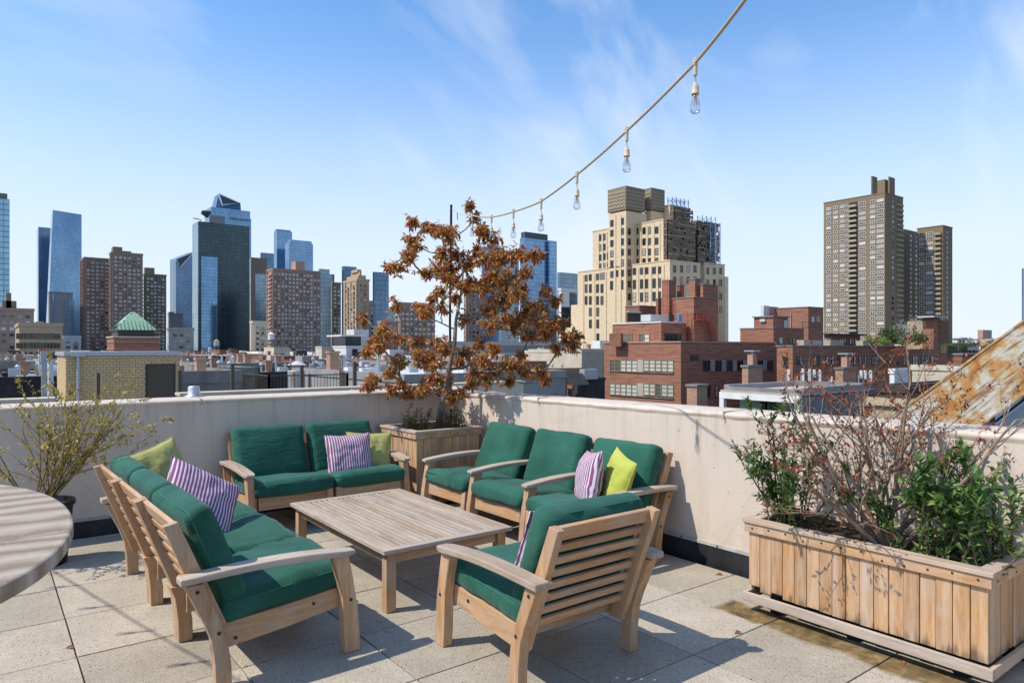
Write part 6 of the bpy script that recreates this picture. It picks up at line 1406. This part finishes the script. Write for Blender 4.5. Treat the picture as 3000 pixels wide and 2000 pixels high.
# ================================================================ rusty beam close beyond the sunlit wall
bd = 7.2
pA = place(2830, 1168, bd); pB = place(3080, 985, bd)     # centre line of the beam
ax_ = (pB-pA).normalized(); beam = thing('rusty_beam', 'huge rusted steel beam slanting up beyond the sunlit wall', 'beam', place(2790, 1260, bd))
nrm = Vector((-.94, -.33, 0)); nrm = (nrm-ax_*nrm.dot(ax_)).normalized(); upv = ax_.cross(nrm); flip = upv.z < 0; upv = -upv if flip else upv; bx_ = -ax_ if flip else ax_
hh = .27; L0, L1 = -1.10, 3.2
def beam_plate(a, b, c, d, e, f, nm):   # along, across, thick
    mb = MB(); vs_ = [pA+ax_*u+upv*v+nrm*w_ for u, v, w_ in ((a,c,e),(b,c,e),(b,d,e),(a,d,e),(a,c,f),(b,c,f),(b,d,f),(a,d,f))]
    mb.add(vs_, [q[::-1] if flip else q for q in [(0,3,2,1),(4,5,6,7),(0,1,5,4),(1,2,6,5),(2,3,7,6),(3,0,4,7)]])
    # mesh in the beam's own axes so that the rust streaks follow it
    rot = Matrix((bx_, nrm, upv)).transposed(); inv = rot.transposed(); loc = Vector(beam.location)
    mb.v = [tuple(inv @ (Vector(v)-pA)) for v in mb.v]; ob = mb.build(nm, M['rust'], beam); ob.location = pA-loc; ob.rotation_euler = rot.to_euler(); return ob
beam_plate(L0, L1, -hh, hh, -.012, .012, 'web'); beam_plate(L0, L1, hh+.001, hh+.018, -.16, .022, 'top_flange'); beam_plate(L0, L1, -hh-.018, -hh-.001, -.16, .022, 'bottom_flange')
for u in (-.55, .35, 1.25): beam_plate(u, u+.02, -hh, hh, -.10, -.013, 'stiffener')
# blue-grey sheet below the beam
t = thing('metal_sheet', 'blue-grey metal sheet leaning under the rusty beam', 'metal sheet', place(2960, 1245, bd+.3))
q0, q1, q2 = place(2895, 1262, bd+.25), place(3120, 1262, bd+.25), place(3120, 1085, bd+.25); bk = nrm*-.06
mb = MB().add([q0, q1, q2, q0+bk, q1+bk, q2+bk], [(0, 1, 2), (5, 4, 3), (0, 3, 4, 1), (1, 4, 5, 2), (2, 5, 3, 0)]); mb.build('sheet', M['panel_blue'], t, org=t.location)
sp = MB(); a_, b_ = place(2910, 1240, bd+.2), place(3080, 1108, bd+.2); sp.tube([a_, b_], .014, 5); sp.build('edge_strip', M['black_metal'], t, org=t.location)

# ================================================================ neighbours beyond the shaded wall
PW = mass_at(167, 193, 526, 1043, 24, zb=-4, maxl=6)
pw = building('brick_penthouse', 'yellow brick rooftop stair house with a brown door and metal coping', PW); o = pw.location
MB().box(PW.x+.04, PW.x1, PW.y+.05, PW.y1, -4, PW.z1).build('wall_core', M['mortar'], pw, org=o)
zc1 = zat(1030, 24); MB().box(PW.x-.06, PW.x1+.08, PW.y-.06, PW.y1+.05, PW.z1+.004, zc1).build('metal_coping', M['duct'], pw, org=o)
dx0, dx1 = on_y(150+1322/4.704, PW.y), on_y(150+1694/4.704, PW.y); zd = zat(950+578/4.704, 24.6)
bwid, bht, gp = .205, .101, .011; r_ = random.Random(6); bm_ = {}; rest = MB(); nb = 0; row = 0; z = PW.z1-bht
def brick_me(w_, axis):
    k = (round(w_, 3), axis)
    if k not in bm_: bm_[k] = (MB().box(0, w_, 0, .05, 0, bht-gp) if axis == 'x' else MB().box(0, .05, 0, w_, 0, bht-gp)).mesh('brick', M['yellow_brick'])
    return bm_[k]
while z > -.55:
    x = PW.x-(bwid/2 if row % 2 else 0)
    while x < PW.x1-.02:
        a, b = max(x, PW.x), min(x+bwid-gp, PW.x1)
        if b > dx0-.04 and a < dx1+.04 and z < zd: a, b = (a, min(b, dx0-.05)) if a < dx0 else (max(a, dx1+.05), b)
        if b-a > .03:
            if nb < 298 and z > -.30: inst('brick', brick_me(b-a, 'x'), pw, (a-o.x, PW.y+r_.uniform(-.004, .004)-o.y, z-o.z)); nb += 1
            else: rest.box(a, b, PW.y, PW.y+.05, z, z+bht-gp)
        x += bwid
    y = PW.y+.055+(0 if row % 2 else .1)
    while y < PW.y1-.05: b = min(y+bwid-gp, PW.y1); rest.box(PW.x, PW.x+.05, y, b, z, z+bht-gp); y += bwid
    z -= bht; row += 1
tag(rest.build('more_bricks', M['yellow_brick'], pw, org=o), kind='stuff')
door = MB().box(dx0+.03, dx1-.03, PW.y-.02, PW.y+.045, -4, zd-.05).build('door', M['bronze'], pw, org=o); MB().box(dx0-.04, dx0+.028, PW.y-.03, PW.y+.04, -4, zd-.01).build('frame', M['frame_dark'], door, (0, 0, 0), org=o); MB().box(dx1-.028, dx1+.04, PW.y-.03, PW.y+.04, -4, zd-.01).build('frame', M['frame_dark'], door, (0, 0, 0), org=o); MB().box(dx0-.04, dx1+.04, PW.y-.03, PW.y+.04, zd-.009, zd+.05).build('frame', M['frame_dark'], door, (0, 0, 0), org=o)
xp = on_y(150+370/4.704, PW.y-.1); MB().tube([(xp, PW.y-.1, -4), (xp, PW.y-.1, PW.z1-.02)], .055, 10).build('downpipe', M['duct'], pw, org=o); MB().box(xp-.2, xp+.2, PW.y-.2, PW.y-.061, PW.z1-.01, zc1-.02).build('rain_head', M['duct'], pw, org=o)
# adjoining terrace: tan parapet, square posts, railings
pr_y = 13.4
for xa, xb, lab in ((-9, on_y(160, pr_y), 'low tan parapet left of the yellow brick stair house'), (on_y(530, pr_y), 10.6, 'low tan parapet with posts behind it right of the yellow brick stair house')):
    t = thing('tan_parapet', lab, 'wall', ((xa+xb)/2, pr_y, -3)); MB().box(xa, xb, pr_y, pr_y+.3, -3, .66).build('wall', M['wall_cream'], t, org=t.location); MB().box(xa-.03, xb+.03, pr_y-.04, pr_y+.34, .662, .71).build('coping', M['wall_cream'], t, org=t.location)
FOOT.append((-12, 12, 6, 27))
tag(MB().box(-14, 14, 6.9, 33, -3.2, -3).build('adjoining_roof', M['roof_grey']), kind='structure')
for k, (px, py) in enumerate(((288, 1094), (526, 1087), (681, 1067), (884, 1072), (1039, 1062))):
    D = 18.5; c = place(px, py, D); t = thing('square_post', 'brown square metal post standing on the adjoining terrace', 'post', (c.x, c.y, -3), 0, 'brown posts on the adjoining terrace'); MB().box(-.04, .04, -.04, .04, 0, c.z+3).build('shaft', M['bronze'], t); MB().box(-.10, .10, -.10, .10, 0, .02).build('base_plate', M['bronze'], t); MB().box(-.045, .045, -.045, .045, c.z+3.001, c.z+3.02).build('end_cap', M['bronze'], t)
zz = zat(1105, 50)-1.0; Yr = on_x
a = place(-120, 1105, 52); b = place(166, 1105, 50); railing('black railing along the far roof left of the brick stair house', [(a.x, b.y, zz), (b.x, b.y, zz)], 1.05, .22, rp=.035, rb=.016)
a = place(528, 1105, 48); xe = on_y(1075, a.y); railing('long black railing across the flat roofs right of the brick stair house', [(a.x, a.y, zz), (xe, a.y, zz)], 1.05, .22, rp=.035, rb=.016)
D = 27; zr0 = zat(1150, D)-.25; p0 = place(712, 1150, D); p1 = place(788, 1150, D-2.5); xe = on_y(1018, p1.y); railing('bronze railing round a roof opening in front of the long black railing', [(p0.x, p0.y, zr0), (p1.x, p1.y, zr0), (xe, p1.y, zr0), (xe+1.5, p0.y+1, zr0)], 1.0, .12, 'bronze', rp=.03, rb=.010)
c = place(868, 1130, 30); t = thing('flue_pipe', 'wide galvanised flue with a rust streak by the posts', 'flue', (c.x, c.y, -3)); MB().lathe([(.36, 0), (.36, zat(1086, 30)+3), (.34, zat(1086, 30)+3.02), (0, zat(1086, 30)+3.02)], (0, 0, 0), 20).build('pipe', M['duct'], t, smooth=False); MB().box(-.30, -.20, -.355, -.30, 2, zat(1086, 30)+2.95).build('rust_streak', M['rust'], t)
for px, yt, lab in ((66*1+0, 1029, 'grey metal roof flue with square top left of the brick stair house'),):
    c = place(px+65, yt, 40); t = thing('flue_pipe', lab, 'flue', (c.x, c.y, -3)); MB().box(-.16, .16, -.16, .16, 0, c.z+2.4).build('pipe', M['duct'], t); MB().box(-.2, .2, -.2, .2, c.z+2.401, c.z+3).build('cap', M['duct'], t)
c = place(148, 1050, 38); t = thing('roof_tank', 'white upright tank with a black cap left of the brick stair house', 'tank', (c.x, c.y, -4)); MB().lathe([(.14, 0), (.14, c.z+4), (0, c.z+4)], (0, 0, 0), 18).build('shell', M['roof_white'], t); MB().box(-.16, .5, -.2, .2, c.z+4.02, c.z+4.2).build('cap', M['frame_dark'], t)

# ================================================================ named low buildings beyond the shaded wall
Z9 = lambda x: 550+x/4.276
Y9 = lambda y: 950+y/4.276
t, m = lowrise('concrete_wall_building', 'long bare concrete wall of a flat roofed building behind the railing', Z9(185), Z9(190), Z9(1150), Y9(508), 95, 'wall_concrete', 'roof_tar', maxl=50)
for a, b in ((190, 240), (345, 415)): x0, x1 = on_y(Z9(a), m.y), on_y(Z9(b), m.y); MB().box(x0, x1, m.y-.35, m.y-.01, m.z0, m.z1+1.2).build('pier', M['wall_concrete'], t, org=t.location)
lowrise('dark_bulkhead', 'black box bulkhead behind the bare concrete wall', Z9(235), Z9(240), Z9(470), Y9(400), 120, 'wall_dark', 'roof_grey', maxl=9)
t, m = lowrise('brick_walkup', 'small red brick building with two water tanks before the teal tower', Z9(296), Z9(400), Z9(640), Y9(320), 210, 'brick_red', 'roof_white', maxl=20)
window_field(t, m, 'y', 3.2, 3, 1.2, 1.6, 'pane_far', name='windows')
def water_tank(label, px, yb, yt, D, mm='bark_tan', rm='wall_pink', leg=True):
    z0, z1 = zat(yb, D), zat(yt, D); h = z1-z0; r0 = h*.24; c = place(px, HOR, D); t = thing('water_tank', label, 'water tank', (c.x, c.y, z0))
    MB().lathe([(r0, h*.38), (r0*.96, h*.80), (0, h*.80)], (0, 0, 0), 18).build('barrel', M[mm], t); MB().lathe([(r0*1.1, h*.805), (0, h)], (0, 0, 0), 18).build('conical_roof', M[rm], t)
    for a in range(4): x, y = r0*.7*(1 if a % 2 else -1), r0*.7*(1 if a < 2 else -1); MB().tube([(x, y, 0), (x, y, h*.379)], r0*.1, 5).build('leg', M['steel_pipe'], t)
    for b in range(3): zb = h*(.45+.14*b); MB().lathe([(r0*1.02, zb), (r0*1.02, zb+h*.012)], (0, 0, 0), 18).build('hoop', M['steel_pipe'], t)
    return t
water_tank('timber water tank with an orange conical roof above the small red brick building', Z9(360), Y9(320), Y9(183), 212, 'duct', 'wall_pink')
water_tank('small grey water tank left of the orange roofed tank', Z9(279), Y9(390), Y9(284), 205, 'duct', 'duct')
t, m = lowrise('cream_building', 'narrow cream building with rooftop tank in front of the wide brick tower', Z9(955), Z9(1080), Z9(1275), Y9(288), 260, 'wall_cream', 'roof_grey', maxl=24)
window_field(t, m, 'y', 3.4, 3.2, 1.6, 1.8, 'pane_far', name='windows')
water_tank('white water tank on a frame above the narrow cream building', Z9(1045), Y9(250), Y9(92), 262, 'roof_white', 'roof_white')
# white modern house with glazed top
t, m = lowrise('white_house', 'modern white house with a dark glazed top floor and small balconies', Z9(1820), Z9(1985), Z9(2275), Y9(268), 150, 'wall_white', 'roof_white', maxl=22)
q = mass_at(Z9(1830), Z9(1975), Z9(2170), Y9(152), 152, zb=m.z1+.3, maxl=14); MB().box(q.x, q.x1, q.y, q.y1, q.z0, q.z1).build('glazed_floor', M['gl_teal'], t, org=t.location); MB().box(q.x-1.5, q.x1+.6, q.y-1.2, q.y1+.5, q.z1+.01, q.z1+.35).build('roof_slab', M['roof_white'], t, org=t.location)
q = mass_at(Z9(1988), Z9(2085), Z9(2268), Y9(62), 162, zb=m.z1+.3, maxl=10); MB().box(q.x, q.x1, q.y, q.y1, q.z0, q.z1).build('stair_tower', M['wall_white'], t, org=t.location)
for a, b, y0, y1 in ((2060, 2125, 308, 390), (2060, 2125, 410, 455), (2200, 2222, 410, 440)): face_win(t, m, a, b, y0, y1, 1, 'frame_dark', 'pane', Z9, Y9, 'x')
for a, y0, y1 in ((1828, 315, 350), (1828, 415, 450)): face_win(t, m, a-10, a+10, y0, y1, 1, 'frame_dark', 'pane', Z9, Y9, 'y')
xa, xb = on_y(Z9(2050), m.y), on_y(Z9(2155), m.y); d = depth(xa, m.y); zb = zat(Y9(398), d); MB().box(xa, xb, m.y-1.2, m.y-.02, zb-.15, zb).box(xa, xb, m.y-1.2, m.y-1.12, zb+.01, zb+.9).build('balcony', M['frame_dark'], t, org=t.location)
lowrise('white_house', 'lower cream house with dark window slots left of the modern white house', Z9(1490), Z9(1640), Z9(1790), Y9(432), 140, 'wall_cream', 'roof_white', maxl=16)
lowrise('cream_house', 'cream walled house with a sunken terrace above the low cream house', Z9(1600), Z9(1680), Z9(1830), Y9(275), 175, 'wall_cream', 'roof_grey', maxl=16)
for k, (px, yb, yt, D, lab) in enumerate(((1370, 515, 460, 90, 'white conical roof cap above the concrete wall building'), (865, 490, 455, 110, 'low white tent-like roof cap among the flat roofs'))):
    c = place(Z9(px), HOR, D); t = thing('roof_cone', lab, 'roof cap', (c.x, c.y, zat(Y9(yb), D)-2)); h = zat(Y9(yt), D)-zat(Y9(yb), D); MB().lathe([(1.5, 2), (.15, 2+h), (0, 2+h)], (0, 0, 0), 12).build('cone', M['roof_silver'], t); MB().lathe([(1.4, 0), (1.4, 1.99), (0, 1.99)], (0, 0, 0), 12).build('drum', M['duct'], t)
# sawtooth skylight
t, m = lowrise('skylight_building', 'flat white roof with a grey hipped skylight behind the bronze railing', Z9(1460), Z9(1500), Z9(2350), Y9(610), 62, 'roof_white', 'roof_white', maxl=30)
x0, x1 = on_y(Z9(1612), m.y+5), on_y(Z9(1815), m.y+5); za = zat(Y9(550), depth(x0, m.y+5)); MB().frustum(x0, x1, m.y+5, m.y+8, m.z1+.06, x0+1.2, x1-1.2, m.y+6.2, m.y+6.8, max(za, m.z1+1.2)).build('skylight', M['duct'], t, org=t.location)
# ================================================================ far shore on the right
hl = MB(); n = 60; vs_ = []; fs_ = []
for i in range(n+1):
    px = 2600+700*i/n; D = 2600; zt_ = zat(1003+2.5*math.sin(i*.7)+1.5*math.sin(i*1.9), D); a = place(px, HOR, D); b = place(px, HOR, D+500)
    vs_ += [(a.x, a.y, GZ), (a.x, a.y, zt_), (b.x, b.y, zt_+8)]
for i in range(n): q = i*3; fs_ += [(q, q+3, q+4, q+1), (q+1, q+4, q+5, q+2)]
tag(hl.add(vs_, fs_).build('far_shore_bluff', M['hill']), kind='structure')
m = mass_at(2864, 2880, 2926, 966, 2650, zb=zat(1004, 2650), maxl=90); t = building('brick_slab_block', 'reddish brick slab block of flats on the far shore', m); MB().box(m.x, m.x1, m.y, m.y1, m.z0, m.z1).build('wall', M['wall_pink'], t, org=t.location); window_field(t, m, 'y', 4.2, 5, 2.6, 2.2, 'pane_far', .3, 2.5, m.z0+2)
r_ = random.Random(31)
for k in range(26):
    px = r_.uniform(2760, 3010); D = 2560+r_.uniform(0, 30); c = place(px, HOR, D); w_ = r_.uniform(6, 11); z0 = zat(1004, D); h = r_.uniform(7, 15)
    t = thing('shore_house', 'tiny pale house on the far shore bluff', 'house', (c.x, c.y, z0), HEAD-R(90)+r_.uniform(-.4, .4), 'houses on the far shore'); MB().box(-w_/2, w_/2, -5, 5, 0, h).build('wall', M[r_.choice(['roof_white', 'wall_white', 'wall_grey', 'wall_white'])], t); MB().prism([(-5.5, 0), (5.5, 0), (0, 4)], -w_/2-.4, w_/2+.4, 'x').build('roof', M[r_.choice(['roof_grey', 'roof_tar', 'wall_grey'])], t, (0, 0, h+.02))
tr = MB()
for k in range(60):
    px = r_.choice([r_.uniform(2755, 3020), r_.uniform(2790, 2835), r_.uniform(2940, 3010)]); D = 2575+r_.uniform(-20, 60); c = place(px, HOR, D); z0 = zat(1004, D); rr = r_.uniform(6, 13)
    for _ in range(60): v = rv(r_); p = Vector((c.x, c.y, z0+rr*.8))+v*rr*r_.uniform(.4, 1); tr.leaf(p, rv(r_), rv(r_), 4.5, 2.5)
tag(tr.build('far_woods', mat('bare_woods', (.14, .12, .10), .95)), 'bare grey-brown trees along the far shore bluff', 'trees', kind='stuff')

# ================================================================ the mass of low roofs
def free(x0, x1, y0, y1): return not any(a < x1 and b > x0 and c < y1 and d > y0 for a, b, c, d in FOOT)
KINDS = [('brick_row_house', 'low red brick row house in the mass of roofs', 'brick_red', 'roof_silver'), ('brown_row_house', 'low brown brick row house in the mass of roofs', 'brick_brown', 'roof_grey'), ('cream_row_house', 'low cream walled house in the mass of roofs', 'wall_cream', 'roof_white'),
         ('grey_row_house', 'low grey walled building in the mass of roofs', 'wall_grey', 'roof_silver'), ('white_row_house', 'low white walled building in the mass of roofs', 'wall_white', 'roof_white'), ('tar_row_house', 'low building with a black tar roof in the mass of roofs', 'brick_brown', 'roof_tar'), ('tan_row_house', 'low tan brick house in the mass of roofs', 'brick_tan', 'roof_silver')]
NEARK = [('grey_row_house', '', 'wall_grey', 'roof_silver'), ('white_row_house', '', 'wall_white', 'roof_white'), ('tar_row_house', '', 'wall_concrete', 'roof_tar'), ('dark_row_house', '', 'wall_dark', 'roof_grey'), ('grey_row_house', '', 'wall_concrete', 'roof_silver')]
acm = MB().box(-.5, .5, -.4, .4, 0, .9).mesh('ac_unit', M['ac']); chm = MB().box(-.35, .35, -.35, .35, 0, 1.5).box(-.42, .42, -.42, .42, 1.51, 1.65).mesh('chimney', M['brick_chimney']); ppm = MB().tube([(0, 0, 0), (0, 0, 1.4)], .12, 6).mesh('vent_pipe', M['duct']); bkm = {k: MB().box(-1.5, 1.5, -1.3, 1.3, 0, 2.3).mesh('stair_bulkhead', M[k]) for k in ('wall_white', 'wall_grey', 'brick_red', 'wall_cream', 'wall_dark')}
vbm = MB().box(-.35, .35, -.25, .25, 0, .55).mesh('vent_box', M['roof_white']); tlm = MB().tube([(0, 0, 0), (0, 0, 1.1)], .16, 8).lathe([(.30, 1.1), (.30, 1.2), (.05, 1.42), (0, 1.42)], (0, 0, 0), 8).mesh('tall_vent', M['duct'])
skm = MB().frustum(-.9, .9, -.7, .7, 0, -.5, .5, -.1, .1, .7).mesh('skylight', M['duct'])
WN = {'wall_concrete': 'bare concrete', 'wall_dark': 'black walled', 'brick_red': 'red brick', 'brick_brown': 'brown brick', 'wall_cream': 'cream', 'wall_grey': 'grey', 'wall_white': 'white', 'brick_tan': 'tan brick'}; RN = {'roof_silver': 'silver', 'roof_grey': 'grey', 'roof_white': 'white', 'roof_tar': 'black tar'}; BN = {'wall_white': 'white', 'wall_grey': 'grey', 'brick_red': 'brick', 'wall_cream': 'cream', 'wall_dark': 'black'}
r_ = random.Random(77); cnt = 0; GRP = 'low roofs filling the middle distance'
yy = 34.0
while yy < 430:
    dy = r_.uniform(13, 19) if yy < 200 else r_.uniform(20, 30); xx = -140.0
    while xx < 420:
        dxx = r_.uniform(7, 13) if yy < 200 else r_.uniform(12, 22); x0, x1, y0, y1 = xx, xx+dxx-.15, yy, yy+dy-.5; xx += dxx
        d = depth((x0+x1)/2, y0); l = (x0+x1)/2*RT.x+y0*RT.y
        if d < 40 or d > 420: continue
        px = 1500+FPX*l/d
        if px < -120 or px > 3150: continue
        if px > 1650 and d < 135: continue
        if px > 2280 and d < 175: continue
        if not free(x0, x1, y0, y1) or r_.random() < (.04 if d < 200 else .25): continue
        yt = r_.uniform(1104, 1132) if d < 75 else (r_.uniform(1078, 1100) if d < 110 else (r_.uniform(1062, 1082) if d < 160 else (r_.uniform(1046, 1064) if d < 250 else r_.uniform(1034, 1050))))
        if px > 1650: yt = r_.uniform(1030, 1042)
        z = zat(yt, d); nm, lab, wm, rm = r_.choice(KINDS if d > 110 or px > 1500 else NEARK); m = Mass(); m.x, m.x1, m.y, m.y1, m.z0, m.z1 = x0, x1, y0, y1, GZ, z; m.lx = x1-x0; m.ly = y1-y0
        bk = r_.choice(list(bkm)) if r_.random() < .5 and d > 95 else None; nc, na = r_.choice([0, 1, 1, 2]), r_.choice([0, 1, 2, 3]); ns_ = r_.choice([0, 1, 1])
        lab = 'low '+WN[wm]+' building, '+RN[rm]+' roof, '+(BN[bk]+' stair head' if bk else 'no stair head')+', '+('no', 'one', 'two')[nc]+(' chimneys' if nc != 1 else ' chimney')+', '+('no', 'one', 'two', 'three')[na]+' cooling unit'+('' if na == 1 else 's')
        t = thing(nm, lab, 'building', (x0, y0, GZ), 0, GRP); MB().box(x0, x1, y0, y1, GZ, z).build('wall', M[wm], t, org=t.location); roofcap(t, m, rm, r_.uniform(.35, .9), .25, wm)
        h0 = z-GZ+.06
        def on(me, nm_, k=1):
            for _ in range(k): inst(nm_, me, t, (r_.uniform(1, m.lx-1), r_.uniform(1, m.ly-1), h0), (0, 0, r_.choice([0, 1.5708])))
        if bk: on(bkm[bk], 'stair_bulkhead')
        on(chm, 'chimney', nc); on(acm, 'ac_unit', na); on(ppm, 'vent_pipe', r_.choice([1, 2, 3])); on(skm, 'skylight', ns_)
        if d < 130: on(vbm, 'vent_box', r_.randint(4, 9)); on(tlm, 'tall_vent', r_.randint(1, 4))
        cnt += 1
    yy += dy
print('low roofs', cnt)
